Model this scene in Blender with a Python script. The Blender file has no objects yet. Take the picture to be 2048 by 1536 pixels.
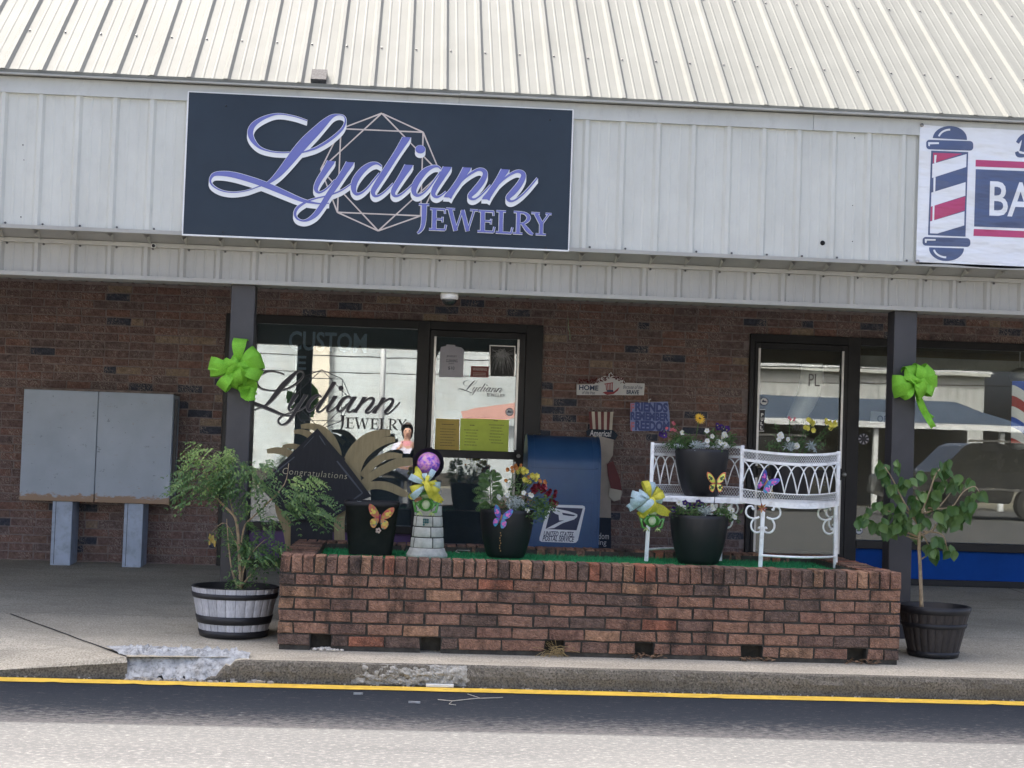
import bpy, math, random
from mathutils import Vector, Matrix, noise
RAD = math.radians
SC = bpy.context.scene
COL = SC.collection
random.seed(7)
# ---------------------------------------------------------------- camera
F_PX, HC = 3200.0, 1.20
PAN, TILT, ROLL = RAD(3.72), RAD(2.25), RAD(1.935)
_f = Vector((math.sin(PAN)*math.cos(TILT), math.cos(PAN)*math.cos(TILT), math.sin(TILT)))
_r = Vector((math.cos(PAN), -math.sin(PAN), 0)); _u = _r.cross(_f)
_r2 = _r*math.cos(ROLL) + _u*math.sin(ROLL); _u2 = -_r*math.sin(ROLL) + _u*math.cos(ROLL)
cam_data = bpy.data.cameras.new('camera'); cam = bpy.data.objects.new('camera', cam_data); COL.objects.link(cam)
cam.matrix_world = Matrix(((_r2.x,_u2.x,-_f.x,0),(_r2.y,_u2.y,-_f.y,0),(_r2.z,_u2.z,-_f.z,HC),(0,0,0,1)))
cam_data.sensor_width = 36; cam_data.lens = 36*F_PX/2048; cam_data.clip_start = .05; cam_data.clip_end = 900
SC.camera = cam
# ---------------------------------------------------------------- sky, sun, exposure
SUN_TRAVEL = Vector((.45, -1.0, -1.40)).normalized()
w = bpy.data.worlds.new('World'); SC.world = w; w.use_nodes = True
wn = w.node_tree.nodes; sky = wn.new('ShaderNodeTexSky'); sky.sky_type = 'NISHITA'; sky.sun_disc = False
sky.sun_elevation = math.asin(-SUN_TRAVEL.z); sky.sun_rotation = math.atan2(-SUN_TRAVEL.x, -SUN_TRAVEL.y)
sky.dust_density = 8.0; sky.air_density = .42; sky.ozone_density = .3
bgn = wn['Background']; bgn.inputs[1].default_value = .15
w.node_tree.links.new(sky.outputs[0], bgn.inputs[0])
sun_d = bpy.data.lights.new('sun', 'SUN'); sun_d.energy = 2.0; sun_d.angle = RAD(.6); sun_d.color = (1, .95, .87)
sun = bpy.data.objects.new('sun', sun_d); COL.objects.link(sun); sun.location = (-8, 18, 25)
sun.rotation_euler = SUN_TRAVEL.to_track_quat('-Z', 'Y').to_euler()
SC.view_settings.view_transform = 'Standard'; SC.view_settings.look = 'None'; SC.view_settings.gamma = 1
SC.view_settings.exposure = 2.5
SC.render.engine = 'CYCLES'; SC.cycles.use_denoising = True
SC.cycles.max_bounces = 7; SC.cycles.diffuse_bounces = 4; SC.cycles.glossy_bounces = 4; SC.cycles.transparent_max_bounces = 10
SC.cycles.caustics_reflective = False; SC.cycles.caustics_refractive = False

# ---------------------------------------------------------------- helpers
def ray(px, py): return _f + _r2*((px-1024)/F_PX) - _u2*((py-768)/F_PX)
def at(px, py, Y):
    d = ray(px, py); return Vector((0,0,HC)) + d*(Y/d.y)
def atz(px, py, Z):
    d = ray(px, py); return Vector((0,0,HC)) + d*((Z-HC)/d.z)
def xz(pts, Y): return [(at(a,b,Y).x, at(a,b,Y).z) for a, b in pts]
YP, YF, YL, YW = 9.25, 10.10, 10.30, 13.50       # planter front, upper fascia, lower fascia, shop wall
KERB_Y, ROAD_Z = 8.86, -.13
def walk_z(Y): return (Y-YP)*.031
def on_walk(px, py):
    p = atz(px, py, 0)
    for _ in range(6): p = atz(px, py, walk_z(p.y))
    return p

def lin(r, g, b):
    return tuple(((c/255+.055)/1.055)**2.4 if c > 10 else c/255/12.92 for c in (r,g,b))

ORIG = {}
def put(o, parent=None, label=None, cat=None, group=None, kind=None):
    COL.objects.link(o)
    if parent is not None: o.parent = parent
    for k, v in (('label',label),('category',cat),('group',group),('kind',kind)):
        if v: o[k] = v
    return o
def thing(name, loc, label, cat, group=None):
    o = bpy.data.objects.new(name, None); o.empty_display_size = .1; o.location = loc
    ORIG[o.name] = Vector(loc); return put(o, None, label, cat, group)
def origin(parent): return ORIG.get(parent.name, Vector((0,0,0))) if parent is not None else Vector((0,0,0))

class MB:
    def __init__(s): s.v=[]; s.f=[]; s.m=[]; s.sm=[]
    def add(s, verts, faces, mi=0, smooth=False):
        b=len(s.v); s.v += [Vector(p) for p in verts]
        for f in faces: s.f.append(tuple(b+i for i in f)); s.m.append(mi); s.sm.append(smooth)
        return s
    def box(s, x0,x1,y0,y1,z0,z1, mi=0):
        return s.add([(x0,y0,z0),(x1,y0,z0),(x1,y1,z0),(x0,y1,z0),(x0,y0,z1),(x1,y0,z1),(x1,y1,z1),(x0,y1,z1)],
            [(0,1,5,4),(1,2,6,5),(2,3,7,6),(3,0,4,7),(4,5,6,7),(3,2,1,0)], mi)
    def bar(s, a, b, w, d, up=(0,1,0), mi=0):          # rectangular bar from a to b
        a=Vector(a); b=Vector(b); t=(b-a).normalized(); n=Vector(up); n=(n-t*n.dot(t)).normalized(); m=t.cross(n)
        q=[]
        for p in (a,b):
            for i,j in ((-1,-1),(1,-1),(1,1),(-1,1)): q.append(p+m*(i*w/2)+n*(j*d/2))
        return s.add(q, [(0,1,5,4),(1,2,6,5),(2,3,7,6),(3,0,4,7),(4,5,6,7),(3,2,1,0)], mi)
    def tube(s, pts, r, n=8, mi=0, cap=True, smooth=True):
        pts=[Vector(p) for p in pts]; k=len(pts); rs = r if isinstance(r,(list,tuple)) else [r]*k
        ref=Vector((.31,.52,.79)); b=len(s.v); vs=[]
        for i,p in enumerate(pts):
            t=(pts[min(i+1,k-1)]-pts[max(i-1,0)]); t = t.normalized() if t.length>1e-9 else Vector((0,0,1))
            u=ref-t*ref.dot(t)
            if u.length<.05: ref=Vector((.8,-.5,.2)); u=ref-t*ref.dot(t)
            u.normalize(); ref=u; v=t.cross(u)
            for j in range(n):
                a=2*math.pi*j/n; vs.append(p+(u*math.cos(a)+v*math.sin(a))*rs[i])
        fs=[(i*n+j, i*n+(j+1)%n, (i+1)*n+(j+1)%n, (i+1)*n+j) for i in range(k-1) for j in range(n)]
        if cap: fs += [tuple(range(n-1,-1,-1)), tuple((k-1)*n+j for j in range(n))]
        return s.add(vs, fs, mi, smooth)
    def lathe(s, prof, c=(0,0,0), n=32, mi=0, sx=1, sy=1, smooth=True, sq=0, cap=True):   # prof: (r,z); sq>0 squares it
        vs=[]
        for r,z in prof:
            for j in range(n):
                a=2*math.pi*(j+.5)/n; ca,sa=math.cos(a),math.sin(a)
                k = 1 if not sq else 1/((abs(ca)**sq+abs(sa)**sq)**(1/sq))
                vs.append((c[0]+r*k*ca*sx, c[1]+r*k*sa*sy, c[2]+z))
        k=len(prof)
        fs=[(i*n+j, i*n+(j+1)%n, (i+1)*n+(j+1)%n, (i+1)*n+j) for i in range(k-1) for j in range(n)]
        if cap: fs += [tuple(range(n-1,-1,-1)), tuple((k-1)*n+j for j in range(n))]
        return s.add(vs, fs, mi, smooth)
    def prism(s, out, y0, y1, mi=0, mside=None):       # outline [(x,z)] extruded between two Y planes
        a=sum(out[i][0]*out[(i+1)%len(out)][1]-out[(i+1)%len(out)][0]*out[i][1] for i in range(len(out)))
        if a<0: out=list(reversed(out))
        n=len(out); v=[(x,y0,z) for x,z in out]+[(x,y1,z) for x,z in out]
        s.add(v, [tuple(range(n)), tuple(range(2*n-1,n-1,-1))], mi)
        s.add(v, [(i,i+n,(i+1)%n+n,(i+1)%n) for i in range(n)], mi if mside is None else mside); return s
    def flat(s, out, y, mi=0):
        a=sum(out[i][0]*out[(i+1)%len(out)][1]-out[(i+1)%len(out)][0]*out[i][1] for i in range(len(out)))
        if a<0: out=list(reversed(out))
        return s.add([(x,y,z) for x,z in out], [tuple(range(len(out)))], mi)
    def leaf(s, p, d, nrm, L, W, mi=0, fold=.25, droop=.0):
        d=d.normalized(); side=d.cross(nrm)
        if side.length<1e-4: side=d.orthogonal()
        side.normalize(); up=side.cross(d)
        q=[p, p+d*(L*.38)+side*(W/2)+up*(fold*W), p+d*(L*.72)+side*(W*.36)+up*(fold*W*.6)-up*(droop*L*.4), p+d*L-up*(droop*L),
           p+d*(L*.72)-side*(W*.36)+up*(fold*W*.6)-up*(droop*L*.4), p+d*(L*.38)-side*(W/2)+up*(fold*W), p+d*(L*.5)-up*(droop*L*.15)]
        return s.add(q, [(0,6,1),(1,6,2),(2,6,3),(3,6,4),(4,6,5),(5,6,0)], mi, True)
    def build(s, name, mats, parent=None, label=None, cat=None, group=None, kind=None, at0=None):
        me=bpy.data.meshes.new(name); o0 = origin(parent) if parent is not None else (Vector(at0) if at0 else Vector((0,0,0)))
        me.from_pydata([tuple(p-o0) for p in s.v], [], s.f)
        for m in (mats if isinstance(mats,(list,tuple)) else [mats]): me.materials.append(m)
        me.polygons.foreach_set('material_index', s.m); me.polygons.foreach_set('use_smooth', s.sm); me.update()
        o=bpy.data.objects.new(name, me)
        if parent is None and at0: o.location=at0
        if parent is not None: ORIG[o.name]=o0
        elif at0: ORIG[o.name]=Vector(at0)
        put(o, parent, label, cat, group, kind); return o

def bevel(o, w=.004, seg=2):
    m=o.modifiers.new('bevel','BEVEL'); m.width=w; m.segments=seg; m.limit_method='ANGLE'; m.angle_limit=RAD(35); return o

def spline(pts, per=6):                                # Catmull-Rom through tuples
    out=[]; n=len(pts)
    for i in range(n-1):
        p0=pts[max(i-1,0)]; p1=pts[i]; p2=pts[i+1]; p3=pts[min(i+2,n-1)]
        for k in range(per):
            t=k/per; t2=t*t; t3=t2*t
            out.append(tuple(.5*(2*b+(-a+c)*t+(2*a-5*b+4*c-d)*t2+(-a+3*b-3*c+d)*t3) for a,b,c,d in zip(p0,p1,p2,p3)))
    out.append(tuple(pts[-1])); return out

# ---- materials
def nodes(name):
    m=bpy.data.materials.new(name); m.use_nodes=True; nt=m.node_tree; return m, nt, nt.nodes['Principled BSDF'], nt.nodes, nt.links.new
def ramp(N, stops, interp='LINEAR'):
    r=N.new('ShaderNodeValToRGB'); cr=r.color_ramp; cr.interpolation=interp
    while len(cr.elements)<len(stops): cr.elements.new(.5)
    for e,(p,c) in zip(cr.elements, stops): e.position=p; e.color=(*c,1) if len(c)==3 else c
    return r
def noise_n(N, L, vec, scale, detail=4, rough=.55, sx=None):
    t=N.new('ShaderNodeTexNoise'); t.inputs['Scale'].default_value=scale; t.inputs['Detail'].default_value=detail; t.inputs['Roughness'].default_value=rough
    if sx:
        mp=N.new('ShaderNodeMapping'); mp.inputs['Scale'].default_value=sx; L(vec, mp.inputs['Vector']); L(mp.outputs[0], t.inputs['Vector'])
    else: L(vec, t.inputs['Vector'])
    return t
def mixc(N, L, fac, a, b, mode='MIX'):
    m=N.new('ShaderNodeMix'); m.data_type='RGBA'; m.blend_type=mode
    for sock,v in ((m.inputs[0],fac),(m.inputs[6],a),(m.inputs[7],b)):
        if hasattr(v,'is_output') or isinstance(v,bpy.types.NodeSocket): L(v, sock)
        else: sock.default_value = v if not isinstance(v,tuple) else ((*v,1) if len(v)==3 else v)
    return m.outputs[2]
def add_bump(N, L, P, h, strength=.4, dist=.005):
    b=N.new('ShaderNodeBump'); b.inputs['Strength'].default_value=strength; b.inputs['Distance'].default_value=dist
    L(h, b.inputs['Height']); L(b.outputs[0], P.inputs['Normal']); return b
def mat(name, c, rough=.6, var=.18, scale=6, metal=0, bump=0, bscale=120, spec=.5, dirt=None, dirt_amt=.5, stretch=None, coat=0):
    m,nt,P,N,L=nodes(name); g=N.new('ShaderNodeNewGeometry'); vec=g.outputs['Position']
    n=noise_n(N,L,vec,scale,5,.6,stretch)
    lo=tuple(max(0,x*(1-var)) for x in c); hi=tuple(min(1,x*(1+var)) for x in c)
    col=ramp(N,[(.3,lo),(.7,hi)]); L(n.outputs[0], col.inputs[0]); out=col.outputs[0]
    if dirt is not None:
        n2=noise_n(N,L,vec,scale*2.7,6,.65); r2=ramp(N,[(.48,(0,0,0)),(.72,(dirt_amt,)*3)]); L(n2.outputs[0], r2.inputs[0])
        out=mixc(N,L,r2.outputs[0],out,dirt)
    L(out,P.inputs['Base Color']); P.inputs['Roughness'].default_value=rough; P.inputs['Metallic'].default_value=metal
    P.inputs['Specular IOR Level'].default_value=spec; P.inputs['Coat Weight'].default_value=coat
    rr=noise_n(N,L,vec,scale*1.7,3); mr=N.new('ShaderNodeMapRange'); mr.inputs[3].default_value=max(.03,rough-.08); mr.inputs[4].default_value=min(1,rough+.1)
    L(rr.outputs[0], mr.inputs[0]); L(mr.outputs[0], P.inputs['Roughness'])
    if bump:
        bn=noise_n(N,L,vec,bscale,4); add_bump(N,L,P,bn.outputs[0],bump,.004)
    return m

def text_me(s, bold=0, shear=0, spacing=1, res=3):
    cu=bpy.data.curves.new('t','FONT'); cu.body=s; cu.size=1; cu.offset=bold; cu.shear=shear; cu.space_character=spacing; cu.resolution_u=res
    ob=bpy.data.objects.new('t',cu); COL.objects.link(ob); dg=bpy.context.evaluated_depsgraph_get()
    me=bpy.data.meshes.new_from_object(ob.evaluated_get(dg)); v=[tuple(p.co) for p in me.vertices]; f=[tuple(p.vertices) for p in me.polygons]
    bpy.data.objects.remove(ob); bpy.data.curves.remove(cu); bpy.data.meshes.remove(me); return v,f
def add_text(mb, s, x0, x1, z0, z1, y, mi=0, bold=0, shear=0, spacing=1, rot=0):
    v,f=text_me(s,bold,shear,spacing); ax=min(p[0] for p in v); bx=max(p[0] for p in v); az=min(p[1] for p in v); bz=max(p[1] for p in v)
    kx=(x1-x0)/(bx-ax); kz=(z1-z0)/(bz-az); cx,cz=(x0+x1)/2,(z0+z1)/2; q=[]
    for p in v:
        X=x0+(p[0]-ax)*kx-cx; Z=z0+(p[1]-az)*kz-cz
        q.append((cx+X*math.cos(rot)-Z*math.sin(rot), y, cz+X*math.sin(rot)+Z*math.cos(rot)))
    return mb.add(q,f,mi)
def stroke(mb, pts, y, dy=0, mi=0, per=5, grow=0, off=(0,0), flat0=False, flat1=False):   # pts (x,z,w) ribbon in plane y
    p=spline(pts,per); n=len(p); vs=[]
    for i,(x,z,wd) in enumerate(p):
        a=p[max(i-1,0)]; b=p[min(i+1,n-1)]; tx,tz=b[0]-a[0],b[1]-a[1]; l=math.hypot(tx,tz) or 1; nx,nz=-tz/l,tx/l
        h=max(wd,.0005)/2+grow
        if (flat0 and i==0) or (flat1 and i==n-1):
            sgn=1 if nx>0 else -1; nx,nz=sgn*1.0,0
        yy=y-dy*i/n
        vs += [(x+off[0]+nx*h, yy, z+off[1]+nz*h), (x+off[0]-nx*h, yy, z+off[1]-nz*h)]
    return mb.add(vs, [(2*i,2*i+1,2*i+3,2*i+2) for i in range(n-1)], mi)
# ================================================================ materials of the setting
def asphalt():
    m,nt,P,N,L=nodes('asphalt'); g=N.new('ShaderNodeNewGeometry'); v=g.outputs['Position']
    n1=noise_n(N,L,v,1.3,6,.6,(.35,1.6,1)); base=ramp(N,[(.3,(.068,.070,.073)),(.7,(.098,.100,.100))]); L(n1.outputs[0],base.inputs[0])
    ag=noise_n(N,L,v,46,4,.8,(.6,1.2,1)); agr=ramp(N,[(.52,(0,0,0)),(.66,(.8,.8,.8))]); L(ag.outputs[0],agr.inputs[0])
    c=mixc(N,L,agr.outputs[0],base.outputs[0],(.195,.198,.195))
    # the sealed strip along the kerb: a coat of dark sealer, rubbed through away from the kerb
    sp=N.new('ShaderNodeSeparateXYZ'); L(v,sp.inputs[0])
    edge=N.new('ShaderNodeMapRange'); edge.inputs[1].default_value=7.30; edge.inputs[2].default_value=8.15; L(sp.outputs[1],edge.inputs[0])
    nw=noise_n(N,L,v,38,6,.75,(.45,1.3,1)); wr=N.new('ShaderNodeMath'); wr.operation='SUBTRACT'; L(edge.outputs[0],wr.inputs[0])
    sc=N.new('ShaderNodeMath'); sc.operation='MULTIPLY_ADD'; sc.inputs[1].default_value=2.6; sc.inputs[2].default_value=-.98; L(nw.outputs[0],sc.inputs[0]); L(sc.outputs[0],wr.inputs[1])
    wc=ramp(N,[(.0,(0,0,0)),(.35,(1,1,1))]); L(wr.outputs[0],wc.inputs[0])
    st=noise_n(N,L,v,48,5,.75,(.35,1.4,1)); sr=ramp(N,[(.60,(1,1,1)),(.65,(.15,.15,.15))]); L(st.outputs[0],sr.inputs[0])
    fac=mixc(N,L,1.0,wc.outputs[0],sr.outputs[0],'MULTIPLY')
    c=mixc(N,L,fac,c,(.021,.026,.034)); L(c,P.inputs['Base Color']); P.inputs['Roughness'].default_value=.9; P.inputs['Specular IOR Level'].default_value=.06
    add_bump(N,L,P,ag.outputs[0],.6,.006); return m
def concrete(name, c, agg=.5, scale=1.2):
    m,nt,P,N,L=nodes(name); g=N.new('ShaderNodeNewGeometry'); v=g.outputs['Position']
    n1=noise_n(N,L,v,scale,6,.62); r1=ramp(N,[(.3,tuple(x*.72 for x in c)),(.7,tuple(x*1.12 for x in c))]); L(n1.outputs[0],r1.inputs[0])
    n2=noise_n(N,L,v,95,3,.7); r2=ramp(N,[(.40,(agg,)*3),(.5,(0,0,0))]); L(n2.outputs[0],r2.inputs[0])
    c1=mixc(N,L,r2.outputs[0],r1.outputs[0],tuple(x*.45 for x in c))
    r3=ramp(N,[(.58,(0,0,0)),(.68,(agg,)*3)]); L(n2.outputs[0],r3.inputs[0]); c1=mixc(N,L,r3.outputs[0],c1,tuple(min(1,x*1.5) for x in c))
    n4=noise_n(N,L,v,4.5,6,.7,(.5,1.4,1)); r4=ramp(N,[(.50,(0,0,0)),(.72,(.6,.6,.6))]); L(n4.outputs[0],r4.inputs[0]); c1=mixc(N,L,r4.outputs[0],c1,tuple(x*.55 for x in c))
    L(c1,P.inputs['Base Color']); P.inputs['Roughness'].default_value=.92; P.inputs['Specular IOR Level'].default_value=.15; add_bump(N,L,P,n2.outputs[0],.45,.004); return m
def brick_mat(name, stops, per_object, mortar_smear=.25, smear=(.2,.17,.15), stain=.0, relief=1.0, spec=.25):
    m,nt,P,N,L=nodes(name); g=N.new('ShaderNodeNewGeometry'); v=g.outputs['Position']
    rnd=N.new('ShaderNodeObjectInfo').outputs['Random'] if per_object else g.outputs['Random Per Island']
    r=ramp(N,stops,'CONSTANT' if len(stops)>4 else 'LINEAR'); L(rnd,r.inputs[0])
    n1=noise_n(N,L,v,28,5,.65); k=ramp(N,[(.3,(.62,.62,.62)),(.7,(1.3,1.3,1.3))]); L(n1.outputs[0],k.inputs[0])
    c=mixc(N,L,1.0,r.outputs[0],k.outputs[0],'MULTIPLY')
    # raked (rug) texture: slanted scratches that catch mortar
    wv=N.new('ShaderNodeTexWave'); wv.inputs['Scale'].default_value=14; wv.inputs['Distortion'].default_value=14; wv.inputs['Detail'].default_value=3; wv.inputs['Detail Scale'].default_value=2.2
    mp=N.new('ShaderNodeMapping'); mp.inputs['Rotation'].default_value=(0,RAD(38),0); L(v,mp.inputs[0]); L(mp.outputs[0],wv.inputs['Vector'])
    ws=ramp(N,[(.66,(0,0,0)),(.92,(mortar_smear,)*3)]); L(wv.outputs['Fac'],ws.inputs[0])
    n5=noise_n(N,L,v,7,3); q=ramp(N,[(.42,(0,0,0)),(.6,(1,1,1))]); L(n5.outputs[0],q.inputs[0]); fac=mixc(N,L,1.0,ws.outputs[0],q.outputs[0],'MULTIPLY')
    c=mixc(N,L,fac,c,smear)
    if stain:
        n6=noise_n(N,L,v,4.2,6,.68,(1.5,1,.55)); s6=ramp(N,[(.47,(0,0,0)),(.64,(stain*1.2,)*3)]); L(n6.outputs[0],s6.inputs[0]); c=mixc(N,L,s6.outputs[0],c,(.028,.025,.022))
    L(c,P.inputs['Base Color']); P.inputs['Roughness'].default_value=.85; P.inputs['Specular IOR Level'].default_value=spec
    ad=N.new('ShaderNodeMath'); ad.operation='ADD'; L(n1.outputs[0],ad.inputs[0]); L(wv.outputs['Fac'],ad.inputs[1]); add_bump(N,L,P,ad.outputs[0],relief,.005); return m
def sheet_metal(name, c, dirt=(.2,.19,.17), amt=.35, rough=.42, spec=.3):
    m,nt,P,N,L=nodes(name); g=N.new('ShaderNodeNewGeometry'); v=g.outputs['Position']
    n1=noise_n(N,L,v,2.2,6,.62,(1.5,1,.8)); r1=ramp(N,[(.3,tuple(x*.93 for x in c)),(.7,tuple(min(1,x*1.07) for x in c))]); L(n1.outputs[0],r1.inputs[0])
    n2=noise_n(N,L,v,9,7,.75,(1.6,1,.8)); r2=ramp(N,[(.52,(0,0,0)),(.78,(amt,)*3)]); L(n2.outputs[0],r2.inputs[0]); c1=mixc(N,L,r2.outputs[0],r1.outputs[0],dirt)
    L(c1,P.inputs['Base Color']); P.inputs['Roughness'].default_value=rough; P.inputs['Specular IOR Level'].default_value=spec
    n3=noise_n(N,L,v,3.5,3); add_bump(N,L,P,n3.outputs[0],.12,.02); return m
M_ASPH=asphalt(); M_WALK=concrete('sidewalk_concrete',(.50,.462,.365),.75); M_KERB=concrete('kerb_aggregate',(.185,.170,.138),1.0,4)
M_PATCH=mat('broken_patch',(.40,.415,.41),.95,.4,18,bump=1.0,bscale=45,dirt=(.13,.125,.11),dirt_amt=.9)
WB=[(0,(.205,.142,.130)),(.22,(.230,.150,.132)),(.40,(.185,.138,.130)),(.55,(.255,.152,.125)),(.74,(.075,.084,.108)),(.81,(.235,.160,.135)),(.90,(.205,.140,.128)),(.98,(.33,.25,.18))]
M_WB=brick_mat('wall_brick',WB,True,.8,(.40,.34,.30)); M_WBS=brick_mat('wall_brick_far',WB,False,.8,(.40,.34,.30))
PB=[(0,(.255,.142,.098)),(.18,(.300,.172,.118)),(.34,(.205,.124,.092)),(.50,(.325,.180,.118)),(.64,(.160,.108,.084)),(.74,(.40,.230,.140)),(.85,(.265,.145,.102)),(.965,(.37,.150,.090))]
M_PB=brick_mat('planter_brick',PB,True,.35,(.24,.165,.125),stain=.6); M_PBS=brick_mat('planter_brick_far',PB,False,.35,(.24,.165,.125),stain=.6)
M_MORT=mat('wall_mortar',(.255,.212,.200),.95,.25,20,bump=.5); M_PMORT=mat('planter_mortar',(.050,.046,.038),.95,.4,18,bump=.6)
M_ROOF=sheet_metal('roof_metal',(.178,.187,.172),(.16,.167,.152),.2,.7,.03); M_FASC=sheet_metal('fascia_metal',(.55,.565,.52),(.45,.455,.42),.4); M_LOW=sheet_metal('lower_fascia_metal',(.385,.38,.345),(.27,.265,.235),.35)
M_TRIM=sheet_metal('trim_metal',(.49,.51,.485),(.3,.3,.3),.45); M_TRIML=sheet_metal('drip_metal',(.36,.36,.33),(.35,.34,.32),.5)
M_SOFF=sheet_metal('soffit_metal',(.36,.36,.35),(.22,.22,.21),.4,.6)
M_BRONZE=mat('bronze_frame',(.015,.0145,.015),.42,.25,5,spec=.3); M_POST=mat('post_paint',(.040,.039,.042),.5,.15,4,dirt=(.03,.03,.032),dirt_amt=.5)
M_CHAN=mat('bright_edge',(.55,.54,.51),.35,.1,8,metal=.6)
M_PURPLE=mat('purple_panel',(.075,.035,.13),.5,.2,5); M_BLUEP=mat('blue_panel',(.006,.060,.29),.6,.18,3,spec=.1); M_BASE=mat('black_base',(.012,.012,.013),.6)
M_SCREW=mat('screw_head',(.10,.10,.10),.5,.2,30); M_HOLE=mat('hole_black',(.004,.004,.004),.9)
M_YEL=mat('yellow_paint',(.66,.44,.045),.6,.18,9,dirt=(.28,.19,.05),dirt_amt=.6,bump=.3)
M_DARKROOM=mat('dark_interior',(.030,.032,.032),.8,.3,1.5); M_ROOMW=mat('tan_interior',(.16,.13,.08),.8,.2,1.2)
def glass(name, refl, tint, wav, wscale, haze=.0, haze_col=(.25,.33,.36)):
    m=bpy.data.materials.new(name); m.use_nodes=True; nt=m.node_tree; N=nt.nodes; L=nt.links.new; N.remove(N['Principled BSDF'])
    tr=N.new('ShaderNodeBsdfTransparent'); tr.inputs[0].default_value=(*tint,1); gl=N.new('ShaderNodeBsdfGlossy'); gl.inputs['Roughness'].default_value=.0; gl.inputs[0].default_value=(.93,.97,.96,1)
    g=N.new('ShaderNodeNewGeometry'); n=noise_n(N,L,g.outputs['Position'],wscale,2,.4,(1,1,1.4)); b=N.new('ShaderNodeBump'); b.inputs['Strength'].default_value=1; b.inputs['Distance'].default_value=wav
    L(n.outputs[0],b.inputs['Height']); L(b.outputs[0],gl.inputs['Normal'])
    mx=N.new('ShaderNodeMixShader'); mx.inputs[0].default_value=refl; L(tr.outputs[0],mx.inputs[1]); L(gl.outputs[0],mx.inputs[2]); out=mx.outputs[0]
    if haze:  # pale diffuse haze painted into the panes to lift their dark areas
        df=N.new('ShaderNodeBsdfDiffuse'); df.inputs[0].default_value=(*haze_col,1); n2=noise_n(N,L,g.outputs['Position'],3,5,.6); r=ramp(N,[(.3,(haze*.7,)*3),(.7,(haze*1.3,)*3)]); L(n2.outputs[0],r.inputs[0]); m2=N.new('ShaderNodeMixShader'); L(r.outputs[0],m2.inputs[0]); L(out,m2.inputs[1]); L(df.outputs[0],m2.inputs[2]); out=m2.outputs[0]
    L(out,N['Material Output'].inputs[0]); return m
M_GLASSJ=glass('mirror_film_glass',.185,(.80,.83,.85),.00010,2.5,.13); M_GLASSB=glass('shop_glass',.085,(.88,.90,.88),.00012,2.0,.05,(.3,.3,.28)); M_GLASSD=glass('door_film_glass',.185,(.55,.58,.60),.0011,1.6,.14)

# ================================================================ ground, road, pavement
MB().add([(-320,-320,-.16),(320,-320,-.16),(320,320,-.16),(-320,320,-.16)],[(0,1,2,3)]).build('ground', mat('far_ground',(.17,.16,.12),.95,.4,.3), kind='structure')
road=MB(); road.add([(-70,-17,ROAD_Z),(70,-17,ROAD_Z),(70,KERB_Y+.02,ROAD_Z),(-70,KERB_Y+.02,ROAD_Z)],[(0,1,2,3)])
road=road.build('road', M_ASPH, kind='structure')
yl=MB(); xs=[-14+i*.06 for i in range(600)]; vs=[]
for i,x in enumerate(xs):
    j=noise.noise((x*3.1,1.7,0))*.010+(.022 if noise.noise((x*9,4,2))>.42 else 0); k=noise.noise((x*2.3,9.1,0))*.008
    vs += [(x,8.665+j,ROAD_Z+.004),(x,8.805+k,ROAD_Z+.004)]
yl.add(vs,[(2*i,2*i+2,2*i+3,2*i+1) for i in range(len(xs)-1)]); yl.build('yellow_line', M_YEL, road)
# pavement with a shallow ramp on the left
cA=atz(20,1228,walk_z(10.4)); cB=atz(252,1312,walk_z(9.0)); cB=Vector((cB.x,cB.y,walk_z(cB.y)))
cA=Vector((cA.x,cA.y,walk_z(cA.y)))
fL=at(0,1340,KERB_Y); fR=at(255,1325,KERB_Y); xr=at(440,1325,KERB_Y).x
sw=MB(); E=30
Pt=lambda x,y: (x,y,walk_z(y))
slope=(fR.z-fL.z)/(fR.x-fL.x); xlow=fL.x-(fL.z-(ROAD_Z+.012))/slope
v=[Pt(-E,YW+.1),Pt(E,YW+.1),Pt(E,KERB_Y+.10),Pt(xr+.14,KERB_Y+.10),tuple(cB),tuple(cA),Pt(xlow-1.2,cA.y),Pt(-E,cA.y), (fR.x,KERB_Y,fR.z),(fL.x,KERB_Y,fL.z),(xlow,KERB_Y,ROAD_Z+.012),(-E,KERB_Y,ROAD_Z+.012)]
sw.add(v,[(0,7,6,5,4,3,2,1),(5,6,10,9,8,4),(6,7,11,10)])
sw.add([(fR.x,KERB_Y,fR.z),(fL.x,KERB_Y,fL.z),(xlow,KERB_Y,ROAD_Z+.012),(xlow,KERB_Y,ROAD_Z-.02),(fR.x,KERB_Y,ROAD_Z-.02),(-E,KERB_Y,ROAD_Z+.012),(-E,KERB_Y,ROAD_Z-.02)],[(1,0,4,3,2),(2,3,6,5)],1)
sw.add([tuple(cB),(fR.x,KERB_Y,fR.z),(fR.x,KERB_Y,ROAD_Z-.02),(cB.x,cB.y,ROAD_Z-.02)],[(0,1,2,3)],1)
sidewalk=sw.build('sidewalk',[M_WALK,M_KERB],kind='structure')
ck=MB(); cr=[]                                                       # open joint along the crease
for i in range(14):
    t=i/13; p=cA.lerp(cB,t)+Vector((noise.noise((t*7,3,1))*.012,0,0)); cr.append((p.x-.006,p.y,p.z+.004)); cr.append((p.x+.008,p.y,p.z+.004))
ck.add(cr,[(2*i,2*i+1,2*i+3,2*i+2) for i in range(13)]); ck.build('joint',mat('joint_dirt',(.02,.02,.018),.95),sidewalk)
for xj in (5.2,-4.4):
    MB().box(xj-.005,xj+.005,8.98,YW,-.02,-.01).add([(xj-.005,8.98,walk_z(8.98)+.003),(xj+.005,8.98,walk_z(8.98)+.003),(xj+.005,YW,walk_z(YW)+.003),(xj-.005,YW,walk_z(YW)+.003)],[(0,1,2,3)]).build('joint',M_PMORT,sidewalk)
jy=on_walk(300,1232).y
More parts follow.
